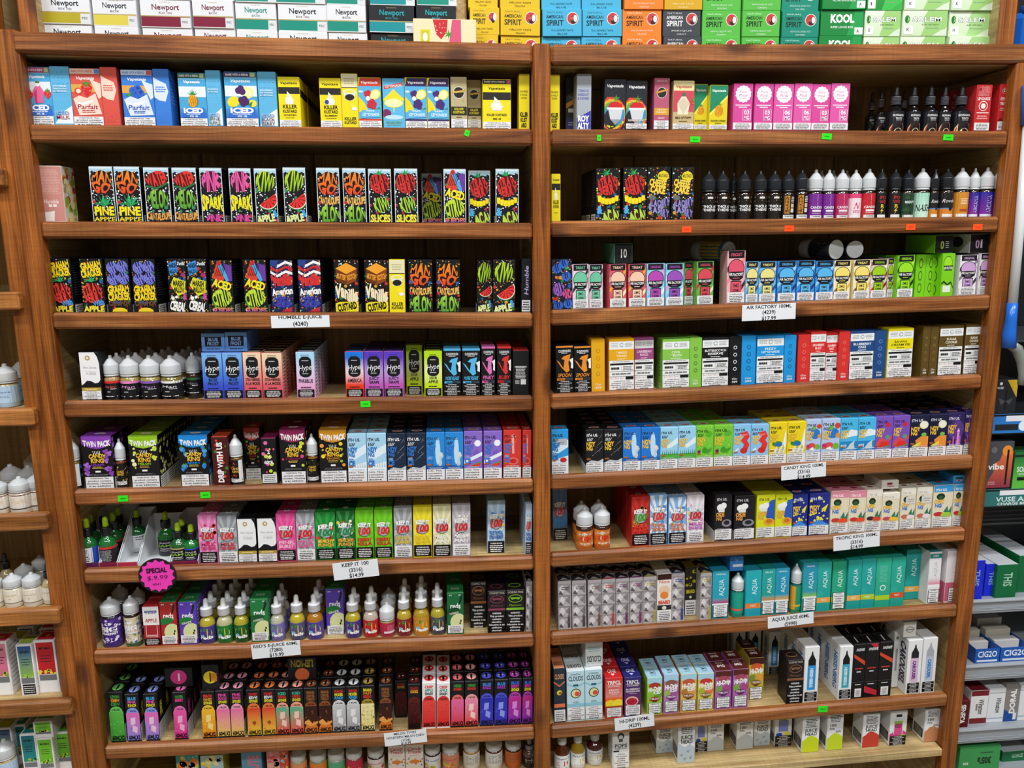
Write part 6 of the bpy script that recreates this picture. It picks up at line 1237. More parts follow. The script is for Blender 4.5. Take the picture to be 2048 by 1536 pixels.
lm('l08', 'black slim carton with brown caramel wave sleeve', '#4a1c10', '#2a1210', ['#9a5a2a'], ['VIRGINIA', 'CARAMEL', 'TOBACCO'], '#8a4a1e', None, extra=wave)
lm('l09', 'black slim carton with silver grey sleeve', '#9a9ca0', '#c8cacc', ['#d8382a', '#ecdc2a', '#3aa8e0'], ['PUNCH', 'PICKER', 'PUNCH'], '#d8dadc', '#e8e8ea'); lm('l10', 'black slim carton with pale yellow leaf-pattern sleeve', '#e8dc8a', '#ece2a0', ['#ecdc2a', '#e88a2a', '#d8382a'], ['BANANA', 'NUT', 'BREAD'], '#a88a2a', None, extra=lambda c: [c.st(.2+.3*(i % 3), .15+.09*(i//3)+.02*(i % 2), .1, 5, '#b8a84a', .2) for i in range(14)] and None)
lm('l11', 'black slim carton with dark wine sleeve', '#2a0a0c', '#4a1014', ['#a82a1e', '#e8a02a'], ['CINNAMON', 'COOKIE'], '#6a1a1a'); lm('l12', 'white slim carton with red bubbly sleeve', '#d8282e', '#e8483e', ['#d8382a', '#3a9a8a', '#444'], ['CRISP', 'APPLE', 'SMASH'], '#d8322e', None, False); lm('l13', 'black slim carton with pink to red bubbly sleeve', '#d83a34', '#e868a8', ['#3f9a3a', '#d8382a'], ['WATERMELON', 'SMASH'], '#e86a6a'); lm('l14', 'black slim carton with rose sleeve and pale ice cube', '#e0443a', '#ec8ab0', ['#3f9a3a', '#d8382a'], ['WATERMELON', 'PUNCH'], '#f0a0a0', '#f4d4c8')
lm('l15', 'black slim carton with royal blue sleeve', '#3a3ac0', '#2a2ea8', ['#3a8ae0', '#a83ac0'], ['BLUE', 'RAZZ'], '#4a52d8', '#8a9af0'); lm('l16', 'black slim carton with purple sleeve', '#7a2ab0', '#c02a8a', ['#3a6ae0', '#c83a9a', '#ecdc2a'], ['BLUE', 'BERRY', 'LEMONADE'], '#b83ab0', '#d88ad8')
dz('ll1', 'black carton lying on others with pink circle end', lambda c: c.r(0, 0, 1, 1, '#18151a').e(.5, .5, .3, '#d83a8a').r(.48, .3, .54, .7, '#f4e8ee'), '#141216', d=70); dz('ll2', 'black carton standing on another with yellow circle', lambda c: c.r(0, 0, 1, 1, '#18161a').e(.5, .5, .42, '#e8d02a').r(.5, .33, .9, .67, '#d88a2a').r(.46, .3, .54, .7, '#2a2418'), '#161418', d=36); dz('ll3', 'black carton lying across others with yellow LEMON lettering', lambda c: c.r(0, 0, 1, 1, '#16141a').t('LEMON', .5, .76, .82, .3, '#b8a82a', rot=180, st='h').e(.5, .24, .26, '#d86a3a'), '#141216', d=70)
def a_clo(bg, band, fr): return lambda c: (c.r(0, 0, 1, 1, bg), c.t('COASTAL', .5, .93, .6, .03, '#2a3a4a'), c.t('CLOUDS', .5, .845, .84, .09, '#1c2a3a' if bg != '#2a3440' else '#e8a878'), c.p([(.0,.76),(.5,.68),(1,.76),(1,.73),(.5,.65),(0,.73)], band), c.r(.35, .69, .65, .725, '#2a4a5a'), c.e(.5, .54, .3, '#2a1c1a'), c.e(.5, .54, .25, fr[0]), c.e(.58, .53, .15, fr[1]), c.t('ICED', .5, .355, .34, .03, '#2a3a4a', st='r'), c.r(0, .26, 1, .33, band))
dz('cd_a', 'pale blue and white carton with guava in a bowl', a_clo('#bcdce6', '#8ac4d4', ('#d8e0a0', '#e0484a')), '#bcdce6', top='#e4eaea', warn=('ws', 0, 0, 1, .26), d=40, T=lambda c: c.t('CLOUDS', .5, .45, .8, .3, '#1c2a3a', rot=180)); dz('cd_b', 'navy and orange carton with lime drink badge', a_clo('#2a3440', '#e8784a', ('#d8dc3a', '#a85a2a')), '#2a3440', top='#e8946a', warn=('wb', 0, 0, 1, .22), d=40, T=lambda c: c.t('CLOUDS', .5, .45, .8, .3, '#2a2420', rot=180))
dz('cd_l', 'white carton lying on others with inverted dark lettering', lambda c: c.r(0, 0, 1, 1, '#e6ebea').t('CLOUDS', .5, .3, .84, .24, '#1c2a3a', rot=180).b(.1, .6, .9, .85, 3, '#8ac4d4', .4), '#e6ebea', d=60)
def a_trp(c0, c1, w1, fr): return lambda c: (c.r(0, 0, 1, 1, (c0, c1)), c.t('TRPCL', .5, .88, .8, .09, '#f8f4f0'), c.r(.08, .815, .92, .822, '#f0e0dc'), c.t('ONE HUNDRED', .5, .785, .7, .03, '#f0e0dc'), [c.t(s, .5, .69-.06*i, .12*len(s) if len(s) < 7 else .84, .04, '#f6ece8') for i, s in enumerate(w1)], c.b(.25, .565, .75, .585, 1, '#f0d8d0'), fr(c))
dz('trr', 'red carton reading TRPCL with yellow pineapple slices', a_trp('#e8b8a8', '#d0262a', ['FRUIT', 'PUNCH'], lambda c: c.r(0, .25, 1, .5, '#e86a2a').e(.3, .34, .34, '#ecd42a', ry=.1).e(.75, .33, .34, '#f0dc3a', ry=.12).r(0, .0, 1, .28, '#a83a1c')), '#d0262a', top='#d0282a', warn=('wl', .08, 0, .92, .24), d=42, T=lambda c: c.t('ONE', .5, .62, .5, .3, '#f4e8e4').st(.5, .3, .14, 3, '#f4e8e4', .5, 270)); dz('trv', 'indigo carton reading TRPCL with cut pomegranate', a_trp('#7a2a5a', '#2a2a72', ['BLUEBERRY', 'POMEGRANATE'], lambda c: c.e(.45, .37, .4, '#e8b8a8', ry=.13).e(.45, .36, .33, '#a81c34', ry=.1).d(14, '#e0405a', .2, .28, .7, .44, .02, .04)), '#2a2a72', top='#2a2a7a', warn=('wl', .06, 0, .94, .27), d=42, T=lambda c: c.t('ONE', .5, .62, .5, .3, '#d8d8ea').st(.5, .3, .14, 3, '#d8d8ea', .5, 270))
def a_hid(sky, b0, fr, iced=True): return lambda c: (c.r(0, 0, 1, 1, b0), c.r(0, .84, 1, 1, sky), c.e(.5, .78, .4, fr[0], ry=.09), c.e(.3, .5, .3, fr[1], ry=.1), c.e(.72, .52, .3, fr[2], ry=.1), c.t('Hi-Drip', .5, .69, .9, .11, '#f6f6f4', o='#1c1c22', st='h', rot=8, sh=.2), c.t('ICED', .66, .585, .5, .08, '#f0f4f8', o='#2a4a7a', st='h', rot=8) if iced else None, c.e(.5, .4, .36, fr[3], ry=.07), c.t('FLAVOUR' if 0 else 'MELON', .5, .41, .6, .05, '#f4f0e8'), c.t('6MG', .5, .33, .3, .04, '#2a2a2a'))
hT = lambda c: c.t('3MG', .5, .5, .4, .22, '#2a3a44').b(.2, .72, .8, .88, 2, '#4a5a64', .4).b(.3, .2, .7, .3, 1, '#4a5a64')
for k, ds, s_, b0, fr, ic in (('hd1', 'icy blue-topped drip carton with green water melon', '#a8d4ea', '#9ac83a', ('#a83a2a', '#8ac23a', '#6a9a2a', '#8a2a20'), 1), ('hd2', 'icy blue-topped drip carton with violet dragonfruit', '#a8d4ea', '#b87ab8', ('#8a5a4a', '#9ab85a', '#a85a9a', '#8a3a8a'), 1), ('hd3', 'icy blue-topped drip carton with golden mango peach', '#a8d4ea', '#d8b45a', ('#c85a3a', '#b87a3a', '#d8a04a', '#8a4a1c'), 1), ('hd4', 'icy blue-topped drip carton with blood orange', '#a8d4ea', '#d8c85a', ('#c83a34', '#a8b83a', '#e87a4a', '#8a6a1c'), 1),
    ('hd5', 'maroon-topped drip carton with violet dragonfruit', '#5a2420', '#b06ab0', ('#a84a5a', '#7aa84a', '#a84a8a', '#6a2a6a'), 0), ('hd6', 'maroon-topped drip carton with golden fruit, set back', '#4a201a', '#c8b83a', ('#d8602e', '#7a9a3a', '#e0a03a', '#8a5a1c'), 0)):
    dz(k, ds, a_hid(s_, b0, fr, ic), b0, top=s_, warn=('wlf', .06, 0, .94, .3), d=38, T=hT if ic else (lambda c: c.t('6MG', .5, .5, .5, .24, '#f0e8e4').b(.2, .72, .8, .88, 2, '#d8c8c4', .4)))
def a_hei(col, cap, word, t): return lambda c: (c.r(0, 0, 1, 1, '#eceded'), c.r(.22, .2, .8, .66, col), c.r(.24, .66, .78, .76, cap), c.p([(.24,.76),(.78,.76),(.58,.86),(.55,.92),(.47,.92),(.44,.86)], cap), c.t(word, .5, .43, .36*c.h/c.w, .22*c.w/c.h, t, rot=-90, st='h'))
hL = lambda c: (c.r(0, 0, 1, 1, '#eceded'), c.t('HEISENBERG', .5, .5, .7*c.h/c.w, .4*c.w/c.h, '#4a7ab8', rot=-90, st='h'))
dz('hb1', 'tall white carton picturing bright blue bottle', a_hei('#2a96dc', '#16181c', 'HEISENBERG', '#d8ecf8'), '#eceded', top='#eceded', warn=('ks', .06, 0, .94, .17), L=hL, d=36, name='slim_carton'); dz('hb2', 'tall white carton picturing turquoise bottle', a_hei('#3aa8c0', '#16181c', 'HEISENBERG', '#d8ecf8'), '#eceded', top='#eceded', warn=('ks', .06, 0, .94, .17), L=hL, d=36, name='slim_carton')
cL = lambda c: (c.r(0, 0, 1, 1, '#eceded'), c.t('CAROUSEL', .5, .52, .78*c.h/c.w, .5*c.w/c.h, '#2a2034', rot=-90, st='h', sh=.2))
dz('cr1', 'tall white carton picturing violet carousel bottle', a_hei('#d8bcd4', '#20222a', 'CAROUSEL', '#6a2a8a'), '#eceded', top='#eceded', warn=('ks', .08, 0, .92, .19), L=cL, d=36, name='slim_carton'); dz('cr2', 'tall white carton picturing blue carousel bottle', a_hei('#b8c4d8', '#a8aeb8', 'CAROUSEL', '#2a7ac8'), '#eceded', top='#eceded', warn=('ks', .08, 0, .92, .19), d=36, name='slim_carton'); dz('cr3', 'plain white carton set at the back of the shelf', lambda c: c.r(0, 0, 1, 1, '#eceded').e(.5, .9, .3, '#8a8678', ry=.03).r(.3, .3, .7, .7, '#a4a8a8'), '#eceded', d=36, name='slim_carton')
dz('crl', 'white carton lying on carousel carton with crest end', lambda c: c.r(0, 0, 1, 1, '#eceae6').e(.5, .5, .32, '#9a968c', ry=.22).e(.5, .5, .26, '#eceae6', ry=.16).r(.14, .46, .86, .54, '#8a867c'), '#eceae6', d=80)
def a_inn(v): return lambda c: (c.r(0, 0, 1, 1, '#141316'), c.t('INNEVAPE', .55, .9, .7, .05, '#f0f0f0', sh=.2), c.p([(0,.82),(1,.68),(1,.60),(0,.76)], '#d8482a') if v != 1 else c.p([(.3,1),(.9,1),(.9,.93),(.6,.93)], '#c22a3a'), c.b(.15, .52, .85, .56, 1, '#c83a34', .6), c.b(.28, .46, .72, .5, 1, '#eee', .5), c.r(0, .28, 1, .284, '#666'), c.b(.2, .22, .8, .25, 1, '#ddd'), c.r(.22, 0, .8, .16, '#eeeeee') if v != 1 else c.p([(0,.2),(1,.1),(1,.0),(0,.08)], '#c8283a'), c.b(.3, .02, .72, .14, 6, '#222', .4) if v != 1 else None)
dz('in1', 'black carton with orange slash and barcode', a_inn(0), '#121114', top='#17161a', d=38, T=lambda c: c.p([(.4,.2),(.5,.2),(.6,.8),(.5,.8)], '#ddd')); dz('in2', 'black carton with red chevron at its foot', a_inn(1), '#121114', top='#17161a', d=38, T=lambda c: c.p([(.4,.2),(.5,.2),(.6,.8),(.5,.8)], '#ddd'))
# ------------------------------------------------------------------ tenth shelf
def a_jh(base, mode):
    def f(c):
        c.r(0, 0, 1, 1, '#e9eaea')
        if mode == 'i': c.p([(0,0),(1,0),(1,.36),(.7,.46),(.4,.38),(0,.48)], base); [c.p([(x,y),(x+.2,y+.04),(x+.12,y-.05)], '#8a9aa8') for x, y in ((.1,.2),(.5,.28),(.3,.1),(.65,.12))]
        else: c.p([(0,0),(1,0),(1,.34),(.85,.40),(.6,.47),(.35,.45),(.15,.36),(0,.32)], base)
        if mode in 'ij':
            c.t('JUICE', .52, .62, .72, .085, '#1c1c22').t('HEAD', .52, .515, .7, .085, '#1c1c22').b(.15, .7, .9, .95, 6, '#4a4a50', .5)
        elif mode == 'n':
            c.t('100', .35, .68, .44, .075, '#3a3a40').t('70%', .3, .58, .34, .05, '#4a4a50').t('30%', .7, .5, .34, .05, '#4a4a50').b(.12, .76, .92, .96, 5, '#4a4a50', .5)
        else: c.r(.22, .25, .78, .78, '#d8e0e4').r(.26, .26, .74, .62, '#d8508a').r(.26, .62, .74, .7, '#8ac23a').r(.34, .82, .68, .9, '#26262a').t('JUICE', .5, .6, .36, .05, '#2a1a20').t('HEAD', .5, .53, .36, .05, '#2a1a20').e(.2, .26, .22, '#d8408a', ry=.06).e(.8, .25, .2, '#a8cc3a', ry=.05)
    return f
jL = lambda c: (c.r(0, 0, 1, 1, '#e9eaea'), c.r(.1, .08, .9, .36, '#1a1a1c'), c.b(.15, .1, .85, .34, 6, '#ccc', .35))
for k, ds, cl, md in (('jh1', 'white carton with pale ice picture, JUICE HEAD lettering', '#b8c4cc', 'i'), ('jh2', 'white carton with pale ice picture and percentages', '#c0c8cc', 'n'), ('jh3', 'white carton with lime splash and JUICE HEAD lettering', '#c8d81e', 'j'), ('jh4', 'white carton with lime splash and percentages', '#c4d82a', 'n'), ('jh5', 'white carton with red splash and JUICE HEAD lettering', '#c8402e', 'j'), ('jh6', 'white carton picturing a pink juice bottle', '#d8408a', 'b'), ('jh7', 'white carton with tan splash and percentages', '#c8895e', 'n')):
    dz(k, ds, a_jh(cl, md), '#e9eaea', top='#eceded', L=jL, d=42, name='slim_carton', warn=('ks', .02, 0, .98, .27) if md == 'b' else None)
dz('jh8', 'white carton with blue and yellow pear and black label', lambda c: c.r(0, 0, 1, 1, '#dfe2dc').r(.2, .45, .8, .96, '#7a86c8').r(.25, .8, .8, 1, '#d8dc3a').t('PEAR', .5, .82, .4, .05, '#2a2a2a').e(.25, .36, .2, '#2a4ab8', ry=.06).e(.75, .38, .2, '#e0dc2a', ry=.06), '#e9eaea', warn=('ks', 0, 0, 1, .33), L=jL, d=42, name='slim_carton')
dz('pops', 'white carton with black engraved portrait and POPS lettering', lambda c: c.r(0, 0, 1, 1, '#e2e2de').b(.25, .95, .75, .99, 1, '#222', .8).e(.5, .83, .2, '#26262a', ry=.09).e(.5, .81, .13, '#d8d8d4', ry=.06).r(.38, .68, .62, .76, '#55555a').t('POPS', .5, .58, .76, .09, '#222226').t('SWEET N FIT', .5, .5, .7, .03, '#333').r(.05, .42, .4, .46, '#222'), '#e2e2de', warn=('ws', .08, 0, .96, .4), L=lambda c: c.d(30, '#55555a', r0=.02, r1=.05), d=44, name='slim_carton')
BD = dict(name='dropper_bottle', cat='bottle', kind='dropper', cap='#b8b8b4', cap2='#d0d0cc', bulb='#9a9a94')
def a_bird(cl, w): return lambda c: (c.r(0, 0, 1, 1, '#e8ecee'), c.t(w, .5, .8, .5, .12, '#2a2a2e', st='r', sh=.4), c.e(.5, .42, .2, cl, ry=.2), c.p([(.62,.5),(.72,.62),(.68,.4)], cl), c.b(.3, .05, .7, .15, 1, '#888', .4))
dz('bb1', 'brown glass dropper bottle with red bird label', a_bird('#c8282e', 'redbird'), '#e0e4e6', liq='#5a2412', **BD); dz('bb2', 'amber dropper bottle with small yellow bird label', a_bird('#e0c82a', 'bird'), '#e0e4e6', liq='#a8861e', **BD); dz('bb3', 'deep red dropper bottle with yellow bird label', a_bird('#e0c01e', 'yellowbird'), '#e0e4e6', liq='#4a120e', **BD)
def a_cute(bg, d_): return lambda c: (c.r(0, 0, 1, 1, bg), c.d(16, d_, 0, .3, 1, .95, .1, .25, 9), c.d(20, '#f4f4f0', 0, .2, 1, 1, .02, .04))
dz('ct1', 'aqua carton with fruit picture, half hidden by rail', a_cute('#3aa0a0', ['#e8c84a', '#e8843a', '#d8e8e8']), '#3aa0a0', d=44); dz('ct2', 'pale blue carton with lemon slices, half hidden by rail', a_cute('#a8d0e0', ['#ecd84a', '#f0e48a', '#a8b8d8']), '#b8a83a', d=44); dz('ct3', 'dusty blue carton with upright pink lettering', lambda c: c.r(0, 0, 1, 1, '#5a9ab8').t('CUTE', .6, .6, .6*c.h/c.w, .5*c.w/c.h, '#d87a9a', rot=90, st='h'), '#5a9ab8', d=44); dz('ct4', 'pink grapefruit carton half hidden by rail', a_cute('#d88a8a', ['#e05a5a', '#f0b0a0']), '#d88a8a', d=44); dz('ct5', 'red carton with citrus rounds half hidden by rail', a_cute('#c84a3a', ['#e8b84a', '#e05a5a', '#8ac4e0']), '#c84a3a', d=44)
dz('ctt', 'white carton with red Candy Treats script'.replace('Candy Treats ', 'curly '), lambda c: c.r(0, 0, 1, 1, '#e8e2dc').t('Candy', .5, .82, .8, .09, '#c84a5a', sh=.3).t('Treats', .5, .72, .8, .09, '#c84a5a', sh=.3).b(.2, .6, .8, .63, 1, '#d89a9a').d(20, ['#d84a4a', '#3a9a8a', '#e8b83a'], 0, .3, 1, .55, .03, .06).e(.5, .42, .3, '#e8843a', ry=.06), '#e8e2dc', d=44)
for k, ds, cl, lq, art in (('wb1', 'peach-labelled bottle', '#e8a06a', '#c8a87a', None), ('wb2', 'orange and green-labelled bottle', '#e88a3a', '#8a9a6a', None), ('wb3', 'mint-labelled bottle', '#5ab88a', '#b8b8a0', None), ('wb4', 'crimson-labelled bottle', '#c82a4a', '#a83a4a', None), ('wb5', 'white-labelled bottle with pink script', '#e8dee0', '#2a1a2a', 1), ('wb6', 'white-labelled bottle with blue fruit script', '#e4e8ec', '#3a1c10', 2), ('wb7', 'salmon-labelled bottle', '#d88a6a', '#b8a08a', 1), ('wb8', 'white-labelled bottle of amber juice', '#dcdcd8', '#b87a1c', 3), ('wb9', 'white-labelled bottle of dark red juice', '#e4e4e4', '#5a1410', 3), ('wba', 'orange-labelled bottle of dark juice', '#c8642a', '#3a1410', 3)):
    sq(k, ds+' under the rail', (lambda c, cl=cl, art=art: (c.r(0, 0, 1, 1, cl), c.t('candy' if art == 1 else 'fruit', .5, .7, .5, .1, '#c84a6a' if art == 1 else '#2a5ab8', sh=.3) if art in (1, 2) else None, c.b(.3, .2, .75, .85, 8, '#55555a', .35) if art == 3 else c.d(14, ['#e8c84a', '#d84a4a', '#7ab85a'], 0, .1, 1, .5, .04, .1, 8))), cl, liq=lq, cf=.62)
dz('wbd', 'clear-shouldered dropper bottle with black badge', lambda c: c.r(0, 0, 1, 1, '#2a2428').e(.5, .55, .2, '#d8c8c8', ry=.35).e(.5, .55, .15, '#3a2a34', ry=.26).t('EXPRESS', .5, .6, .3, .08, '#e8dcd8'), '#2a2226', liq='#5a4a44', name='dropper_bottle', cat='bottle', kind='dropper', cap='#2a2a30', cap2='#8a8a92', bulb='#9aa0a8')
# ------------------------------------------------------------------ top shelf: stacked cigarette cartons
def S(crop, keys, xl, xr, yj, d=.18):
    ctx.update(c=CR[crop], row=0); X0, Yp = CR[crop][0], 0.056
    a, t = px(xl, yj), px(xr, yj); p, q = at(a[0], a[1], Yp), at(t[0], t[1], Yp)
    bay = ctx['bay'] = 'L' if (p[0]+q[0])/2 < .19 else 'R'
    r0 = RAIL[bay][0]; z = r0[1]+r0[4]*((p[0]+q[0])/2-r0[0])-.0203; hj = (p[2]+q[2])/2; w = round(q[0]-p[0]-.0006, 3)
    rnd = random.Random(int(xl))
    for i, k in enumerate(keys):
        h = round(hj-z, 3) if i == 0 else .0455
        lab = D[k]['desc']+', '+('lowest', 'middle', 'upper')[i]+' in its stack, top shelf'
        carton(k, (p[0]+q[0])/2+rnd.uniform(-.0015, .0015), Yp-.004+rnd.uniform(0, .006), z, w, h, d, -math.atan(r0[4]), 0.0, lab, 'look-alikes: '+lab)
        z += h+.0004
for a in (('11', ['n1']*3, 305, 672, 181), ('11', ['n2', 'n2', 'n1'], 690, 1012, 193), ('11', ['n3']*3, 1040, 1408, 208), ('11', ['n4', 'n4', 'n3'], 1425, 1722, 214), ('11', ['n5']*3, 1733, 2032, 226),
          ('12', ['n6']*3, 133, 492, 234), ('12', ['n7']*3, 498, 782, 240), ('12', ['n8', 'n8', 'n8'], 805, 1138, 243), ('12', ['n9', 'n9', 'n7'], 1147, 1438, 243),
          ('12', ['s1']*3, 1530, 1746, 258), ('12', ['s1']*3, 1756, 2046, 262), ('13', ['s2']*3, 158, 446, 268), ('13', ['s2']*3, 452, 742, 268), ('13', ['s3']*3, 750, 1037, 268),
          ('13', ['s4', 's4', 's7'], 1043, 1320, 270), ('13', ['s5']*3, 1330, 1612, 272), ('13', ['s5']*3, 1622, 1896, 274), ('13', ['s6']*3, 1904, 2178, 276),
          ('14', ['k1', 'k1', 'k2'], 332, 694, 305), ('14', ['m1', 'm1', 'm4'], 706, 1008, 310), ('14', ['m2']*3, 1022, 1402, 302), ('14', ['m3', 'm3', 'm2'], 1412, 1756, 308)): S(*a)
p, q = at(520+1122*.27344, 62, .045), at(520+1575*.27344, 62, .045)
zt = at(840, 44.5, .045)[2]; r0 = RAIL['L'][0]; zb = r0[1]+r0[4]*(p[0]-r0[0])-.0203
carton('fallen', (p[0]+q[0])/2, .0215, zb, q[0]-p[0], round(zt-zb, 3), .044, 0.006, 0, 'cream carton with strawberry picture lying sideways against the black cigarette cartons')

# ------------------------------------------------------------------ second shelf
row('11', 'L', 1)
for a in (('icm', 190, 402, 490), ('icm_s', 403, 543, 486), ('pfs', 546, 765, 500), ('pfs_s', 766, 885, 492), ('pfb', 915, 1142, 510), ('pfb_s', 1145, 1262, 505), ('icp', 1325, 1524, 533), ('icp_s', 1526, 1634, 514), ('icb', 1660, 1896, 525), ('icb_s', 1902, 2036, 525)): B(*a)
row('12', 'L', 1)
B('kkh', 146, 305, 565, n=5)
for a in (('kkb', 446, 603, 570), ('kkl', 605, 724, 537), ('lmr', 726, 893, 568), ('lm2', 904, 1062, 573), ('lmb', 1065, 1225, 570), ('lmb', 1228, 1386, 570), ('kkg', 1398, 1516, 562)): B(*a)
B('kkg', 1518, 1618, 585, yo=.03); B('kkt', 1630, 1836, 580); B('kks', 1895, 2036, 542)
row('13', 'R', 1)
B('kks', 214, 290, 545); B('roy2', 335, 412, 570, yo=.045); B('roy', 414, 519, 542)
for a in (('rb1', 614, 770, 582), ('rb2', 772, 926, 590), ('mps', 975, 1086, 572), ('mpc', 1114, 1266, 592)): B(*a)
B('pin', 1267, 1364, 616, yo=.012); B('pin', 1366, 1511, 620)
for a in (('pk3', 1552, 1692, 612), ('pk3', 1706, 1841, 612), ('pk6', 1847, 1988, 612), ('pk6', 1993, 2124, 612)): B(*a)
row('14', 'R', 1)
for a in (('pk6', 106, 252, 701), ('pk3', 254, 405, 706), ('pk6', 411, 565, 702)): B(*a)
for xl, xr, yt in ((884, 1020, 726), (1042, 1160, 726), (1178, 1302, 724), (1306, 1412, 728), (1424, 1570, 724)): O('drb', xl, xr, yt)
O('drb', 715, 800, 775, yo=.07, at_rear=True); O('drb', 790, 872, 750, yo=.04, at_rear=True); O('drb', 985, 1060, 755, yo=.06, at_rear=True)
B('mix', 1590, 1748, 712); B('tru', 1812, 1944, 705); B('tru', 1406, 1478, 760, yo=.09)
B('tru2', 1788, 1930, 560, yo=.1)
# ------------------------------------------------------------------ third shelf
row('21', 'L', 2)
B('hpk', 290, 485, 117)
for a in (('hmp', 685, 858, 122), ('hmp', 864, 1052, 122), ('hme', 1077, 1262, 127), ('hme', 1282, 1460, 130), ('hsp', 1482, 1646, 132), ('hsp', 1692, 1856, 134), ('hki', 1876, 2040, 136)): B(*a)
row('22', 'L', 2)
for a in (('hki', 110, 276, 130), ('hmc', 352, 520, 132), ('hmc', 541, 711, 134), ('hsk', 726, 895, 137), ('hsk', 915, 1086, 138)): B(*a)
B('hci', 1112, 1262, 172, yo=.07); B('hci', 1272, 1436, 140); B('hsb', 1452, 1612, 152, yo=.015); B('hsb', 1648, 1820, 141)
row('23', 'R', 2)
B('kkv', 128, 197, 185)
B('bsb', 470, 655, 140, n=2); B('bsb', 678, 858, 137, n=2); B('bch', 862, 1040, 132, n=1); B('bch', 1050, 1222, 135, n=1)
for k, xl, xr in (('tk1', 1276, 1386), ('tk1', 1388, 1490), ('tk2', 1556, 1658), ('tk2', 1676, 1780), ('tk2', 1784, 1890), ('bak', 1892, 1990)): O(k, xl, xr, 160)
O('tk2', 1494, 1552, 175, yo=.03, at_rear=True)
row('24', 'R', 2)
for k, xl, xr, yt in (('bak', -6, 100, 165), ('bak', 112, 218, 162), ('cd1', 222, 338, 163), ('cd1', 342, 440, 165), ('cd2', 446, 556, 163), ('nn', 560, 664, 165), ('cd3', 668, 780, 158), ('pwr', 784, 872, 158), ('pwr', 890, 992, 156), ('mty', 996, 1102, 160), ('nsh', 1106, 1228, 154), ('rvd', 1232, 1308, 160), ('rvd', 1314, 1430, 152), ('orn', 1436, 1556, 150)): O(k, xl, xr, yt)
O('ppl', 1562, 1644, 152, yo=.006); O('ppl', 1648, 1760, 146); O('blv', 1766, 1858, 142)
for x in (300, 400, 510): O('cd1', x-20, x+70, 172, yo=.05, at_rear=True)
# ------------------------------------------------------------------ fourth shelf
row('21', 'L', 3)
for a in (('bgr', 387, 545, 795, 2), ('bgr', 612, 776, 795, 1), ('bbg', 796, 966, 797, 1), ('bbg', 986, 1156, 797, 2), ('bma', 1246, 1380, 795, 1), ('bma', 1384, 1528, 795, 1), ('bci', 1552, 1716, 805, 1), ('bci', 1792, 1962, 802, 1), ('bam', 1990, 2152, 805, 0)): B(*a)
row('22', 'L', 3)
for a in (('bam', 216, 381, 803, 2), ('bbu', 476, 656, 803, 2), ('bbu', 696, 872, 805, 1)): B(*a)
B('kkl', 876, 990, 803)
B('bmc', 1016, 1190, 803, 1); B('bmc', 1216, 1391, 803, 2); B('bki', 1512, 1624, 803, yo=.012); B('bki', 1630, 1791, 805); B('hspine', 1836, 1926, 797)
row('23', 'R', 3)
B('bra', 134, 290, 846)
for a in (('af1', 292, 416, 880), ('af3', 576, 706, 880), ('af4', 722, 856, 880), ('af5', 862, 1000, 878), ('af6', 1008, 1146, 878), ('af8', 1246, 1376, 862)): B(*a, n=2)
B('af2', 418, 526, 886, yo=.012); B('af7', 1150, 1236, 864, yo=.02)
B('af9', 1478, 1618, 776); B('afa', 1622, 1720, 862); B('afb', 1724, 1856, 862, 2); B('afc', 1868, 2010, 860, 2)
row('24', 'R', 3)
for a in (('afc', -4, 126, 930), ('afd', 135, 282, 925), ('afe', 290, 440, 930), ('aff', 442, 582, 925), ('afg', 606, 746, 920), ('afh', 750, 886, 915)): B(*a, n=2)
B('afh', 890, 940, 906, yo=.012)
B('afi', 968, 1110, 885, n=2); B('afs', 1122, 1206, 880, yo=.02); B('afs', 1208, 1288, 880, yo=.02); B('afj', 1292, 1446, 871); B('afk', 1490, 1636, 880, 1); B('afl', 1656, 1772, 868, 1)
# ------------------------------------------------------------------ fifth shelf
row('31', 'L', 4)
B('mon', 606, 750, 236)
for k, xl, xr in (('sl1', 752, 896), ('sl2', 898, 1040), ('sl3', 1042, 1190), ('sl4', 1192, 1346)): O(k, xl, xr, 255, n=3)
O('sl5', 1372, 1484, 236, yo=.03, n=2)
B('hy1', 1492, 1640, 236, 1); B('hy1', 1642, 1786, 236, 1); B('hy2', 1790, 1922, 236, 5); B('hy2', 1928, 2074, 236, 5)
row('32', 'L', 4)
B('hy3', 200, 334, 232, 4); B('hy4', 556, 690, 230, 2); B('hy5', 696, 832, 230, 3); B('hy5', 838, 978, 228, 3); B('hy7', 1000, 1116, 182, yo=.05); B('hy6', 1130, 1260, 226, 3)
B('cl1', 1270, 1396, 212, 1); B('cl1', 1406, 1536, 208, 1); B('cl2', 1546, 1646, 195, 1); B('cl3', 1660, 1762, 192, 1); B('clb', 1774, 1890, 222, 3)
row('33', 'R', 4)
B('cl4', 166, 300, 200, 1); B('cl4', 306, 436, 200, 1)
B('gma_s', 438, 541, 148); B('gma', 574, 766, 145); B('gca', 768, 916, 135, yo=.01); B('gco', 984, 1190, 148, 1); B('gco_s', 1192, 1285, 138); B('gbu', 1288, 1490, 135, 1); B('gbu_s', 1496, 1586, 130); B('gfi_s', 1592, 1700, 124); B('gfi', 1708, 1914, 126, 1); B('gfi_s', 1918, 2008, 118)
row('34', 'R', 4)
B('gcr_s', 140, 240, 122); B('gcr', 242, 368, 100); B('gcr', 370, 462, 106, yo=.006); B('gcr_s', 466, 566, 100); B('gbl', 568, 764, 92); B('gbl_s', 767, 866, 88); B('gba', 880, 1086, 72); B('gsu_s', 1165, 1226, 60); B('gsu_s', 1230, 1296, 58); B('gsu', 1304, 1496, 48, 1); B('gsu', 1516, 1700, 38, 1)
B('gsu', 1096, 1162, 40, yo=.07)
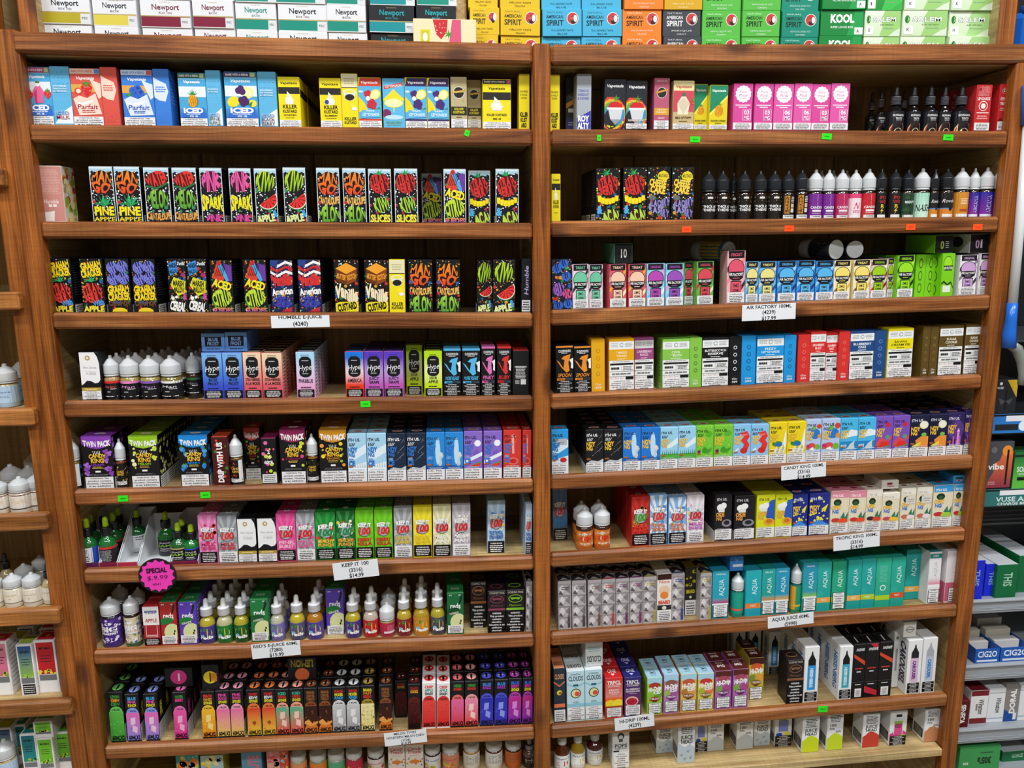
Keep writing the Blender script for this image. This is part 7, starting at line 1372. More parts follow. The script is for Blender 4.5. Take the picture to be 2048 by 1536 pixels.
# ------------------------------------------------------------------ sixth shelf
row('31', 'L', 5)
O('cb1', 520, 612, 866); B('tp1', 625, 846, 848, 1); O('cb2', 852, 944, 866); B('tp2', 966, 1180, 846, 4); B('tp3', 1326, 1540, 844, 3); B('drip', 1566, 1682, 856); O('cb3', 1692, 1794, 836); B('tp4', 1802, 1920, 790, yo=.05); B('x60', 1922, 2030, 868)
row('32', 'L', 5)
B('tp5', 84, 272, 800, 1); O('cb4', 276, 364, 830); B('tp6', 370, 570, 800, 2)
for k, xl, xr, yt in (('ci1', 575, 712, 832), ('ci1', 716, 856, 830), ('ci2', 862, 1000, 830), ('ci2', 1004, 1142, 828), ('ci3', 1147, 1281, 825), ('ci3', 1284, 1415, 823), ('ci4', 1420, 1554, 815), ('ci4', 1564, 1696, 812), ('ci5', 1706, 1836, 808), ('ci5', 1846, 1936, 808)): B(k, xl, xr, yt, n=3)
row('33', 'R', 5)
B('ci6', 130, 260, 850)
for k, xl, xr, yt, n in (('ck1', 394, 530, 850, 5), ('ck1', 534, 676, 848, 5), ('ck2', 680, 816, 838, 3), ('ck2', 820, 964, 834, 3), ('ck3', 967, 1102, 830, 3), ('ck3', 1105, 1240, 826, 3), ('ck4', 1242, 1375, 820, 3), ('ck4', 1379, 1524, 812, 3), ('ck5', 1527, 1660, 812, 1), ('ck5', 1663, 1800, 808, 1), ('ck6', 1804, 1940, 795, 2), ('ck6', 1944, 2084, 790, 2)): B(k, xl, xr, yt, n=n)
row('34', 'R', 5)
for k, xl, xr, yt, n in (('ck7', 194, 330, 828, 2), ('ck7', 336, 486, 824, 2), ('ck8', 490, 632, 818, 2), ('ck8', 636, 780, 812, 2), ('ck9', 782, 920, 802, 2), ('ck9', 923, 1062, 797, 2), ('cka', 1066, 1220, 790, 3), ('cka', 1225, 1370, 782, 3), ('ckb', 1373, 1510, 772, 3), ('ckb', 1514, 1608, 752, 3)): B(k, xl, xr, yt, n=n)
# ------------------------------------------------------------------ seventh shelf
row('41', 'L', 6)
def tray(x0, x1, dep, lip, back, out, lab, yb=0.0):
    X0, X1 = at(px(x0, 0)[0], rail_y(px(x0, 0)[0]), YF)[0], at(px(x1, 0)[0], rail_y(px(x1, 0)[0]), YF)[0]
    X1 -= .0008; zf = floor_z((X0+X1)/2)+.0006; y0 = YF-.004; th = .0012
    root = bpy.data.objects.new('display_tray', None); COL.objects.link(root); root.location = ((X0+X1)/2, y0, zf)
    tag(root, lab, 'tray'); w = X1-X0
    def plate(nm, V, col):
        n = len(V)//2; Fc = [tuple(range(n))[::-1], tuple(range(n, 2*n))]+[(i, (i+1) % n, n+(i+1) % n, n+i) for i in range(n)]
        cs = [lin(col)]*sum(len(f) for f in Fc); link(nm, mesh_from(nm, V, Fc, cs, M['card']), root)
    a, b = -w/2, w/2; wh = '#dfe2e4'
    def box(nm, xa, xb, ya, yb_, za, zb, col): plate(nm, [(xa,ya,za),(xb,ya,za),(xb,yb_,za),(xa,yb_,za),(xa,ya,zb),(xb,ya,zb),(xb,yb_,zb),(xa,yb_,zb)], col)
    box('tray_base', a, b, 0, dep, 0, th, wh); box('back_wall', a, b, dep, dep+th, 0, back, wh); box('front_lip', a, b, -th, 0, 0, lip, out)
    for xa in (a, b-th):
        pr = [(0, 0), (dep, 0), (dep, back), (dep*.78, back), (.004, lip), (0, lip)]
        plate('side_wall', [(xa, y, z) for y, z in pr]+[(xa+th, y, z) for y, z in pr], wh)
tray(603, 736, .135, .014, .085, '#5a2050', 'white card display tray with purple lip against the side panel')
tray(740, 866, .135, .014, .085, '#7a1c3c', 'white card display tray holding the red-labelled green bottles')
tray(870, 1012, .125, .013, .08, '#b02a48', 'nearly empty white card display tray with pink lip')
tray(1016, 1250, .1, .012, .075, '#c8c8cc', 'wide white card display tray behind the pink special sign')
tray(1254, 1456, .115, .012, .08, '#7a1c3c', 'white card display tray holding two front green bottles')
LIFT = .002
def OT(key, xl, xr, yt, yo):
    """a bottle standing in a tray"""
    a, t = px(xl, yt), px(xr, yt); xm = (a[0]+t[0])/2; r = .0165; Yc = YF+yo+r
    yb = rail_y(xm); Xc = at(xm, yb-yo*300, Yc)[0]; zf = floor_z(Xc)+LIFT; hh = round(at(xm, a[1], Yc)[2]-zf, 3)
    g = D[key]; lab = place_label(g['desc'], yo > .02)
    bottle(key, Xc, Yc, zf, r, hh, lab, 'look-alikes: '+lab)
OT('gj1', 600, 735, 280, .002); OT('gj2', 742, 868, 268, .002); OT('gj6', 975, 1075, 212, .07)
OT('gj1', 655, 735, 246, .039); OT('gj1', 700, 780, 206, .078); OT('gj2', 805, 905, 234, .039); OT('gj2', 845, 940, 196, .078)
OT('gj3', 1180, 1290, 230, .045); OT('gj4', 1276, 1370, 310, .002); OT('gj5', 1376, 1460, 320, .002); OT('gj4', 1300, 1405, 275, .039)
B('ki1', 1466, 1600, 256, 3); B('ki2', 1604, 1746, 260, 2); B('mon', 1750, 1884, 284, 2); B('mon', 1894, 2030, 280, 1)
row('42', 'L', 6)
for k, xl, xr, yt, n in (('ki3', 56, 196, 248, 2), ('ki4', 200, 336, 242, 2), ('ki5', 340, 486, 238, 2), ('ki6', 490, 626, 226, 2), ('ki7', 630, 762, 222, 1), ('ki7', 768, 900, 218, 2), ('ki8', 910, 1042, 205, 1), ('ki9', 1050, 1186, 200, 2), ('kia', 1194, 1326, 192, 2), ('kib', 1334, 1466, 185, 1)): B(k, xl, xr, yt, n=n)
B('kic', 1590, 1718, 150, b=532); B('kid', 1866, 1942, 176, 2)
row('43', 'R', 6)
B('kie', 140, 252, 72, b=462); O('og1', 314, 446, 205, n=1); O('og1', 450, 578, 192, n=1)
B('kif', 746, 882, 132, 3); B('kig', 886, 1018, 118, 2); B('kig', 1030, 1166, 132, 2); B('kih', 1170, 1302, 118, 1); B('co1', 1386, 1516, 112, 2); B('co1', 1536, 1690, 122, 2); B('co2', 1706, 1846, 118, 2); B('co2', 1850, 1980, 112, 2)
row('44', 'R', 6)
B('le1', 98, 222, 122, 2); B('le1', 236, 402, 112, 2); B('tr1', 414, 566, 92, 3); B('tr1', 570, 708, 90, 3); B('tr2', 712, 842, 82, 3); B('tr3', 846, 988, 108, 2); B('tr4', 1000, 1122, 70, 2); B('tr4', 1130, 1258, 62, 2); B('tr5', 1270, 1432, 42, 2); B('tr5', 1440, 1556, 36, 1)
# ------------------------------------------------------------------ eighth shelf
row('41', 'L', 7)
O('bg1', 764, 914, 852); O('bg2', 930, 1046, 842); O('bg3', 700, 830, 775, yo=.075, at_rear=True); O('bg3', 860, 980, 760, yo=.06, at_rear=True); O('bg3', 1000, 1100, 780, yo=.05, at_rear=True)
B('re0', 1060, 1180, 925, 1); B('re1', 1186, 1306, 892, 2); B('re2', 1322, 1450, 890, 3)
for k, xl, xr, yt in (('rd1', 1468, 1590, 865), ('rd2', 1596, 1716, 860), ('rd3', 1722, 1836, 855)): O(k, xl, xr, yt, n=3)
B('re3', 1842, 1972, 872, 2); O('rd4', 1982, 2092, 850, n=2)
row('42', 'L', 7)
O('rd4', 10, 116, 842, n=2) if False else None
for k, xl, xr, yt, n in (('rd5', 152, 268, 838, 0), ('rd6', 276, 400, 835, 2), ('rd1', 556, 672, 835, 1), ('rd7', 686, 800, 825, 1)): O(k, xl, xr, yt, n=n)
B('re4', 416, 546, 796, b=1128); O('rdc', 804, 920, 890, n=2)
for k, xl, xr, yt, n in (('rd8', 930, 1042, 818, 2), ('rd9', 1050, 1172, 808, 2), ('rda', 1176, 1286, 798, 1)): O(k, xl, xr, yt, n=n)
B('re5', 1296, 1416, 825, 2); B('cs1', 1466, 1582, 742, b=1078); B('cs2', 1594, 1722, 812, 2); B('cs3', 1726, 1858, 806, 2); B('bd9', 1870, 1944, 745, 2)
row('43', 'R', 7)
for k, xl, xr, yt in (('bd1', 182, 282, 782), ('bd1', 290, 398, 778), ('bd2', 412, 516, 775), ('bd3', 520, 622, 768), ('bd4', 626, 726, 765), ('bd5', 730, 832, 758), ('bd6', 836, 938, 750), ('bdo', 942, 1052, 724), ('bd7', 1054, 1152, 722)): B(k, xl, xr, yt, n=3)
B('bdy', 1156, 1240, 676, b=1042); B('bd8', 1264, 1360, 722, 2); B('aq1', 1366, 1492, 706, 1); O('aqt', 1506, 1602, 716); B('aq2', 1618, 1742, 702, 1); B('aq3', 1746, 1848, 690, 1); B('aq4', 1850, 1956, 684, 1)
row('44', 'R', 7)
O('aqo', 74, 160, 702)
for k, xl, xr, yt, n in (('aq5', 176, 300, 700, 1), ('aq6', 302, 416, 690, 1), ('aq8', 556, 668, 674, 2), ('aq9', 670, 786, 664, 2), ('aqa', 790, 914, 658, 2), ('aqb', 917, 1032, 650, 1)): B(k, xl, xr, yt, n=n)
B('aq7', 424, 544, 685, yo=.006); B('aqc', 1036, 1158, 585, b=1000); B('aqw', 1190, 1328, 608, 1); B('aqp', 1374, 1494, 598, 1)
# ------------------------------------------------------------------ ninth shelf
row('51', 'L', 8)
for k, xl, xr, yt, n in (('l01', 814, 922, 540, 2), ('l02', 936, 1036, 556, 1), ('l02', 1070, 1172, 556, 1), ('l03', 1280, 1378, 545, 2), ('l04', 1484, 1586, 540, 1), ('l05', 1592, 1692, 530, 2), ('l05', 1695, 1792, 528, 2), ('l06', 1814, 1916, 526, 2), ('l06', 1924, 2024, 522, 2)): B(k, xl, xr, yt, n=n)
row('52', 'L', 8)
for k, xl, xr, yt, n in (('l07', 50, 148, 522, 2), ('l07', 152, 252, 518, 2), ('l08', 256, 354, 514, 2), ('l08', 360, 456, 510, 2), ('l09', 460, 560, 506, 2), ('l09', 563, 662, 502, 2), ('l10', 668, 768, 495, 2), ('l08', 800, 896, 490, 2), ('l11', 1010, 1102, 485, 2), ('l12', 1114, 1212, 475, 2), ('l12', 1220, 1316, 475, 2), ('l13', 1324, 1418, 466, 2), ('l14', 1424, 1522, 462, 2), ('l15', 1534, 1632, 455, 2), ('l15', 1640, 1736, 450, 2), ('l16', 1740, 1836, 445, 2), ('l16', 1842, 1938, 440, 2)): B(k, xl, xr, yt, n=n)
B('l11', 915, 1004, 460, b=728)
row('53', 'R', 8)
B('cd_b', 150, 236, 388, 1); B('cd_a', 250, 386, 408, 2); B('cd_a', 390, 522, 398, 2); B('trr', 544, 678, 462, 4); B('trv', 690, 820, 458, 4)
for k, xl, xr, yt, n in (('hd1', 866, 982, 462, 1), ('hd2', 994, 1108, 438, 1), ('hd3', 1124, 1246, 432, 1), ('hd4', 1256, 1378, 428, 1), ('hd5', 1390, 1512, 408, 1), ('hd5', 1526, 1642, 396, 1)): B(k, xl, xr, yt, n=n)
B('hd6', 1646, 1760, 308, b=626, n=1); B('hb1', 1800, 1888, 110, b=430)
for xl, xr in ((1508, 1602), (1634, 1722), (1900, 1988)): B('hb1', xl, xr, 95, yo=.16)
row('54', 'R', 8)
B('cs4', 50, 186, 356); B('hb1', 192, 312, 245, 3); B('hb2', 484, 592, 240, 3); B('in1', 600, 696, 222, 2); B('in2', 699, 810, 214, 2); B('in1', 815, 926, 202, 2)
B('cr1', 1050, 1168, 188, 2); B('cr2', 1176, 1292, 172, 2); B('cr3', 1296, 1344, 76, b=550); B('cr3', 932, 982, 120, b=580)
# ------------------------------------------------------------------ tenth shelf
row('51', 'L', 9)
YF = .05
B('ct1', 1285, 1452, 1006); B('ct2', 1464, 1632, 1004); B('ct3', 1764, 1912, 985); B('ct4', 1950, 2048, 975)
row('52', 'L', 9)
B('ct5', 2, 132, 966)
for k, xl, xr, yt in (('wb1', 140, 272, 945), ('wb2', 290, 420, 938), ('wb3', 424, 552, 930), ('wb4', 556, 682, 922), ('wb5', 714, 840, 905)): O(k, xl, xr, yt)
B('ctt', 864, 986, 915); B('ctt', 990, 1122, 910)
for k, xl, xr, yt in (('wb6', 1130, 1252, 885), ('wb7', 1260, 1386, 880), ('wb8', 1414, 1536, 868), ('wb9', 1576, 1702, 862), ('wba', 1718, 1842, 855)): O(k, xl, xr, yt)
O('wbd', 1844, 1952, 880)
YF = .026
row('53', 'R', 9)
O('bb1', 148, 268, 850); O('bb2', 272, 386, 842, yo=.006); O('bb3', 396, 520, 832, yo=.015); O('bb2', 350, 430, 815, yo=.06, at_rear=True)
B('pops', 598, 728, 862, b=1156)
for k, xl, xr, yt, b_ in (('jh1', 938, 1062, 815, 1042), ('jh1', 1102, 1232, 800, 1132), ('jh8', 1236, 1328, 790, 1030), ('jh2', 1334, 1456, 790, 1026), ('jh2', 1556, 1682, 765, 1014), ('jh1', 1690, 1814, 745, 986), ('jh8', 1850, 1978, 740, 988)): B(k, xl, xr, yt, b=b_)
row('54', 'R', 9)
for k, xl, xr, yt, b_ in (('jh8', -40, 82, 815, 1072), ('jh3', 176, 318, 832, 1168), ('jh4', 386, 520, 800, 1106), ('jh5', 680, 818, 805, 1146), ('jh6', 906, 1046, 782, 1118), ('jh7', 1196, 1328, 762, 1098)): B(k, xl, xr, yt, b=b_)
# ------------------------------------------------------------------ cartons and bottles lying on top of the rows
def lay(key, crop, bay, r, x0, x1, y0, y1, d, label, Y=None, roll=0.0, rest=None):
    """a carton lying on the cartons of row r: its end face fills x0..x1, y0..y1 of the view"""
    row(crop, bay, r); a, b = px(x0, y1), px(x1, y0); Y = YF+.004 if Y is None else Y
    p, q = at(a[0], a[1], Y), at(b[0], b[1], Y); w = q[0]-p[0]
    z0 = p[2]
    if rest:
        zs = [u[5] for u in USED[(bay, r)] if u[0] < q[0]-.002 and u[1] > p[0]+.002 and u[2] < Y+d and u[3] > Y]
        if zs: z0 = max(zs)+.0008
    h = max(.012, q[2]-z0)
    carton(key, (p[0]+q[0])/2, Y, z0, round(w, 3), round(h, 3), d, roll-math.atan(RAIL[bay][r][4]), 0.0, label, None)
    claim(p[0], q[0], Y, Y+d, z0, z0+h)
lay('lie10', '23', 'R', 3, 612, 756, 720, 866, .11, 'black carton end marked with white ten, lying on peach dome cartons', rest=1)
lay('lie0g', '24', 'R', 3, 1296, 1462, 716, 868, .1, 'black carton end with green zero lying on the lime carton', rest=1)
lay('lie0p', '24', 'R', 3, 1590, 1752, 704, 862, .1, 'black carton end with pink zero lying on the lilac cartons', rest=1)
lay('hyl', '31', 'L', 4, 1478, 1636, 96, 232, .1, 'blue carton end reading BLUE FROST, lying, beside stacked twin', rest=1)
lay('hyl', '31', 'L', 4, 1648, 1800, 86, 222, .1, 'blue carton end reading BLUE FROST, lying, beside peach cartons', rest=1)
lay('trl', '44', 'R', 6, 852, 1000, 0, 95, .07, 'white carton lying across tropic cartons with red end mark', Y=YF, rest=1)
lay('trb', '44', 'R', 6, 1450, 1560, -40, 30, .05, 'blue carton lying on blue-topped tropic carton near the end post', rest=1)
lay('aql', '43', 'R', 7, 1505, 1616, 588, 705, .08, 'light blue carton lying on aqua cartons', Y=.031)
lay('ll1', '51', 'L', 8, 1205, 1398, 358, 445, .06, 'black carton with pink circle lying on the hot pink carton', Y=YF+.02, rest=1)
lay('ll2', '51', 'L', 8, 1482, 1588, 342, 528, .035, 'black carton with yellow circle standing on the orange carton', Y=YF+.006, rest=1)
lay('ll3', '52', 'L', 8, 132, 330, 288, 432, .06, 'black carton with yellow lemon lettering lying across slim cartons', Y=YF+.03, rest=1)
lay('cd_l', '53', 'R', 8, 392, 526, 186, 318, .06, 'white carton with inverted lettering lying on pale blue cartons', Y=YF+.012, rest=1)
lay('crl', '54', 'R', 8, 1034, 1152, 30, 148, .08, 'white crest-ended carton lying on the violet carousel carton', Y=YF+.006, rest=1)
sq('lyb', 'x', lambda c: c.r(0, 0, 1, 1, '#2a2a30').b(.3, .1, .8, .9, 5, '#888', .3), '#26262c', liq='#dfe3e4', cf=.6); sq('lyy', 'x', lambda c: c.r(0, 0, 1, 1, '#c8b04a').e(.5, .5, .2, '#2a5a9a', ry=.4), '#2f6aa8', liq='#c8ccc8', cf=.62)
def lying_bottle(key, crop, bay, r, xc, yc, rpx, h, Yf, ax, label):
    row(crop, bay, r); p = at(*px(xc, yc), Yf); q = at(*px(xc+rpx, yc), Yf); rr = abs(q[0]-p[0])
    zs = [u[5] for u in USED[(bay, r)] if u[0] < p[0]+rr and u[1] > p[0]-rr and u[2] < Yf+h and u[3] > Yf]
    z = max([p[2]]+[v+rr+.0006 for v in zs]) if zs else p[2]
    # the foot of the bottle faces out, its cap points to the back
    d = Vector((ax, 1.0, 0.0)).normalized(); qn = Vector((0, 0, 1)).rotation_difference(d)
    o = bottle(key, p[0], Yf, z, rr, h, label, None, eul=qn.to_euler())
    claim(p[0]-rr, p[0]+rr, Yf, Yf+h, z-rr, z+rr)
lying_bottle('lyb', '24', 'R', 3, 475, 838, 82, .1, YF+.012, -.35, 'clear bottle lying on sky blue cartons with its foot outward')
lying_bottle('lyb', '24', 'R', 3, 632, 835, 72, .1, YF+.012, .05, 'clear bottle lying beside another on cream yellow cartons')
lying_bottle('lyy', '23', 'R', 3, 1500, 785, 78, .105, YF+.055, -.5, 'blue and yellow bottle lying behind the tall pink dome carton')

# ------------------------------------------------------------------ price cards, stickers and the special sign
def on_rail(name, xc, yc, w, h, rot, bg, label, cat, draw, Yf=-.0004, group=None, th=.0008):
    """a flat card stuck on a rail; w and h in photograph pixels"""
    p = at(xc, yc, Yf); W_ = at(xc+w/2, yc, Yf)[0]-at(xc-w/2, yc, Yf)[0]; H_ = at(xc, yc-h/2, Yf)[2]-at(xc, yc+h/2, Yf)[2]
    V, fs = chamfer_box(W_, th, H_, .0001)
    o = link(name, mesh_from(name, V, [f for _, f in fs], [lin(bg)]*sum(len(f) for _, f in fs), M['card']), None, (p[0], Yf-th/2, p[2]-H_/2), (0, math.radians(rot), 0))
    tag(o, label, cat, group)
    c = Canvas(W_, H_, lambda u, v, l: ((u-.5)*W_, -th/2-l, v*H_), seed=3); draw(c)
    if c.V: link('card_print', c.mesh('card_print', M['ink']), o)
    return o
def card(lines, hs=None):
    def f(c):
        n = len(lines)
        for i, (s, y, w, h) in enumerate(lines): c.t(s, .5, y, w, h, '#17181c', st='b')
    return f
W1 = '#e8eaee'
on_rail('price_card', 601, 643, 117, 24, 0, W1, 'white card reading HUMBLE E-JUICE on the fourth shelf rail', 'price card', card([('HUMBLE E-JUICE', .88, .75, 0.26), ('(4240)', .32, .26, 0.34)]))
on_rail('price_card', 1538, 624, 107, 32, -1.5, W1, 'white card reading AIR FACTORY 100ML on the fourth shelf rail', 'price card', card([('AIR FACTORY 100ML', .84, .84, 0.21), ('(4239)', .5, .25, 0.23), ('$17.99', .12, .27, 0.23)]))
on_rail('price_card', 1608, 942, 89, 29, -3.5, W1, 'white card reading CANDY KING 100ML on the sixth shelf rail', 'price card', card([('CANDY KING 100ML', .82, .9, 0.21), ('(3316)', .48, .28, 0.23), ('$14.99', .12, .3, 0.23)]))
on_rail('price_card', 1714, 1082, 92, 30, -4, W1, 'white card reading TROPIC KING 100ML on the seventh shelf rail', 'price card', card([('TROPIC KING 100ML', .82, .9, 0.20), ('(3316)', .46, .27, 0.22), ('$14.99', .14, .28, 0.22)]))
on_rail('price_card', 1582, 1240, 91, 23, -4, W1, 'white card reading AQUA JUICE 60ML on the eighth shelf rail', 'price card', card([('AQUA JUICE 60ML', .72, .82, 0.29), ('(5998)', .22, .28, 0.29)]))
on_rail('price_card', 553, 1299, 98, 29, -2.5, W1, "white card reading RED'S E-JUICE 60ML on the eighth shelf rail", 'price card', card([("RED'S E-JUICE 60ML", .84, .92, 0.20), ('(7280)', .5, .27, 0.23), ('$15.99', .16, .3, 0.23)]))
on_rail('price_card', 713, 1139, 91, 34, -4, W1, 'white card reading KEEP IT 100 on the seventh shelf rail', 'price card', card([('KEEP IT 100', .84, .6, 0.21), ('(3316)', .5, .3, 0.22), ('$14.99', .18, .32, 0.22)]))
on_rail('price_card', 812, 1475, 85, 26, -3, W1, 'white card reading MELON TWIST on the ninth shelf rail', 'price card', card([('MELON TWIST', .87, .54, 0.18), ('HONEYDEW MELON CHEW', .6, .9, 0.17), ('(1126)', .34, .22, 0.18), ('$10.99', .1, .24, 0.18)]))
on_rail('price_card', 1270, 1444, 79, 25, -4.5, W1, 'white card reading HI-DRIP 100ML on the ninth shelf rail', 'price card', card([('HI-DRIP 100ML', .7, .76, 0.26), ('(4239)', .28, .32, 0.29)]))
for x, y, w, rt, nr in ((1198, 276, 8, 0, 'below the indigo ROYALTY carton'), (1390, 279, 20, 1, 'below the cream flask carton'), (1653, 273, 20, 3, 'below the pink rosette cartons'), (1896, 275, 20, 2, 'below the black dropper bottles'), (932, 266, 10, 20, 'below the sandy gold slim cartons'), (731, 808, 20, 0, 'below the purple gradient cartons'), (246, 997, 20, 0, 'below the purple-topped twin pack'), (411, 990, 20, -1, 'below the blue-topped twin pack'), (1645, 1418, 19, 2, 'below the tall white carton picturing a turquoise bottle')):
    on_rail('price_sticker', x, y, w, 12, rt, '#2ee61c', 'fluorescent green price sticker '+nr, 'sticker', lambda c: c.b(.25, .3, .8, .7, 1, '#0c9a08', .5))
for x, y, nr in ((1373, 459, 'below the black cheesecake cartons'), (1578, 457, 'below the orange-panelled black bottles'), (1821, 454, 'below the mossy green bottle'), (1955, 454, 'below the violet bottles')):
    on_rail('price_sticker', x, y, 19, 12, 0, '#ff5216', 'fluorescent orange price sticker '+nr, 'sticker', lambda c: c.b(.25, .3, .8, .7, 1, '#d83a08', .5))
def disc(name, r, th, col, mat, n=32, star=None):
    P = []
    k = star or n
    for i in range(2*k if star else n):
        a = 6.28318*i/(2*k if star else n)+1.57; q = r*(1 if not star or i % 2 == 0 else .84); P.append((q*math.cos(a), q*math.sin(a)))
    m = len(P); V = [(x, -th/2, y) for x, y in P]+[(x, th/2, y) for x, y in P]
    Fc = [tuple(range(m)), tuple(range(m, 2*m))[::-1]]+[(i, i+m, (i+1) % m+m, (i+1) % m) for i in range(m)]
    return mesh_from(name, V, Fc, [lin(col)]*sum(len(f) for f in Fc), mat)
pc = at(315, 1151, -.001); R_ = at(353, 1151, -.001)[0]-pc[0]
sg = link('special_sign', disc('special_sign', R_, .0012, '#1c1420', M['card']), None, (pc[0], -.0012, pc[2]), (0, math.radians(-2), 0))
tag(sg, 'round black sign with hot pink starburst reading SPECIAL', 'sign')
stb = link('starburst', disc('starburst', R_*.94, .0008, '#f23cb4', M['card'], star=14), sg, (0, -.0011, 0))
c = Canvas(2*R_, 2*R_, lambda u, v, l: ((u-.5)*2*R_, -.0006-l, (v-.5)*2*R_))
c.t('SPECIAL', .5, .66, .54, .13, '#2a1030', st='h').t('$.9.99', .5, .45, .56, .12, '#3a1840', st='r', sh=.15).t('4541', .47, .26, .24, .07, '#3a1840', st='r', sh=.2)
link('sign_print', c.mesh('sign_print', M['ink']), stb)

# ------------------------------------------------------------------ neighbouring wooden unit
nb = bpy.data.objects.new('neighbour_shelving', None); COL.objects.link(nb); nb.location = (-1.0, 0, 0)
tag(nb, 'second stained wooden shelving unit holding white-capped bottles and white-edged cartons', 'shelving')
def nbp(o): o.parent = nb; o.matrix_parent_inverse = Matrix.Translation((1.0, 0, 0)); return o
nbp(board('upright_post', -.7525, -.7215, .0, .038, 0, 2.4, M['wood_z'], .003))
nbp(board('side_panel', -.752, -.724, .0385, .26, 0, 2.4, M['pine_y'], .001))
nbp(board('back_board', -1.25, -.7525, .262, .274, 0, 2.4, M['ply'], .001))
NZ = []
for y in (120, 336, 584, 817, 1028, 1219, 1404):
    z = at(10, y, -.01)[2]; NZ.append(z)
    nbp(board('front_rail', -1.25, -.7285, -.0195, -.0005, z-.031, z, M['wood_n'], .003))
    nbp(board('shelf_board', -1.25, -.753, .0, .26, z-.024, z-.010, M['pine_x'], .001))
zlow = NZ[-1]-.185; nbp(board('shelf_board', -1.25, -.753, .0, .26, zlow-.024, zlow-.010, M['pine_x'], .001))
def nO(key, x0, x1, yt, zi, Y, label, group=None):
    p = at((x0+x1)/2, yt, Y); r = (at(x1, yt, Y)[0]-at(x0, yt, Y)[0])/2; z = zi-.0098
    bottle(key, min(p[0], -.7535-r), Y, z, r, round(p[2]-z, 3), label, group)
def nB(key, x0, x1, yt, zi, Y, d, label, group=None, rot=0):
    p, q = at(x0, yt, Y), at(x1, yt, Y); z = zi-.0098; x1_ = min(q[0], -.7538); w = q[0]-p[0]
    carton(key, x1_-w/2, Y, z, round(w, 3), round(p[2]-z, 3), d, 0, math.radians(rot), label, group)
sq('nb1', 'x', lambda c: c.r(0, 0, 1, 1, '#b8d4ec').t('Glaze', .5, .65, .4, .12, '#5a78b0', st='r').b(.35, .3, .65, .45, 2, '#7a94c0', .4), '#b0cce6', liq='#b8a06a', cf=.56); sq('nb2', 'x', lambda c: c.r(0, 0, 1, 1, '#e6ddd0').r(0, .93, 1, 1, '#6a2030').b(.3, .4, .8, .75, 4, '#d8b88a', .4).r(.1, .0, .9, .08, '#444'), '#e0d8cc', liq='#c8b8a0', cf=.6)
sq('nb3', 'x', lambda c: c.r(0, 0, 1, 1, '#e8e2d2').t('NAKED', .5, .62, .4, .09, '#b89a4a', st='r').p([(.5,.3),(.54,.38),(.46,.38)], '#b89a4a').r(.1, 0, .9, .05, '#6a5a4a'), '#e4ded0', liq='#d0c8b0', cf=.6)
dz('nb4', 'x', lambda c: c.r(0, 0, 1, 1, '#e8e2d2').t('NAKED', .5, .62, .4, .09, '#b89a4a', st='r'), '#e4ded0', liq='#b8a878', name='dropper_bottle', cat='bottle', kind='dropper', cap='#15161a', bulb='#1c1d22')
nO('nb1', -14, 30, 727, NZ[3], .06, 'white-capped bottle with pale blue label against the post, neighbouring unit'); nO('nb1', 22, 62, 716, NZ[3], .12, 'white-capped blue-label bottle further back on the neighbouring unit')
for x0, x1, yt, Y, lb in ((15, 58, 952, .03, 'cream-labelled bottle with maroon line, front of neighbouring shelf'), (-30, 12, 958, .03, 'cream-labelled bottle with maroon line away from neighbouring post'), (60, 100, 945, .045, 'cream-labelled bottle half hidden by the neighbouring post'), (-2, 40, 928, .085, 'cream-labelled bottle in the second line, neighbouring shelf'), (35, 76, 930, .09, 'cream-labelled bottle in the second line by neighbouring post'), (46, 84, 905, .14, 'cream-labelled bottle at the back of the neighbouring shelf')): nO('nb2', x0, x1, yt, NZ[4], Y, lb)
for k, x0, x1, yt, Y, lb in (('nb3', 4, 41, 1146, .03, 'white-capped bottle with gold lettering, front of neighbouring shelf'), ('nb3', 42, 80, 1144, .03, 'white-capped bottle with gold lettering beside black dropper'), ('nb4', 79, 108, 1126, .035, 'clear dropper bottle with black collar by the neighbouring post'), ('nb3', -34, 2, 1150, .03, 'white-capped gold-lettered bottle away from neighbouring post'), ('nb3', 28, 64, 1128, .075, 'white-capped bottle behind the gold-lettered pair'), ('nb4', -8, 22, 1106, .08, 'brown dropper bottle behind the gold-lettered pair'), ('nb3', 62, 96, 1110, .11, 'white-capped bottle at the back by the neighbouring post')): nO(k, x0, x1, yt, NZ[5], Y, lb)
def a_mama(c0, c1, fr, wk=False): return lambda c: (c.r(0, 0, 1, 1, '#eceaea'), c.r(.08, .36, .92, .97, (c0, c1)), c.t('YOGI' if 0 else 'MAMA', .5, .86, .6, .05, '#26262c'), c.b(.2, .58, .8, .74, 3, '#2a2a34', .3), c.d(12, fr, .1, .36, .9, .44, .05, .09, 7), c.r(.08, .24, .92, .35, '#77787c'), (c.r(.12, .02, .92, .22, '#15151a').b(.16, .04, .88, .2, 4, '#ddd', .4)) if wk else c.r(.1, .02, .92, .22, '#f4f4f4'))
mR = lambda c: (c.r(0, 0, 1, 1, '#eceaea'), c.b(.1, .1, .9, .92, 10, '#b8b8bc', .4))
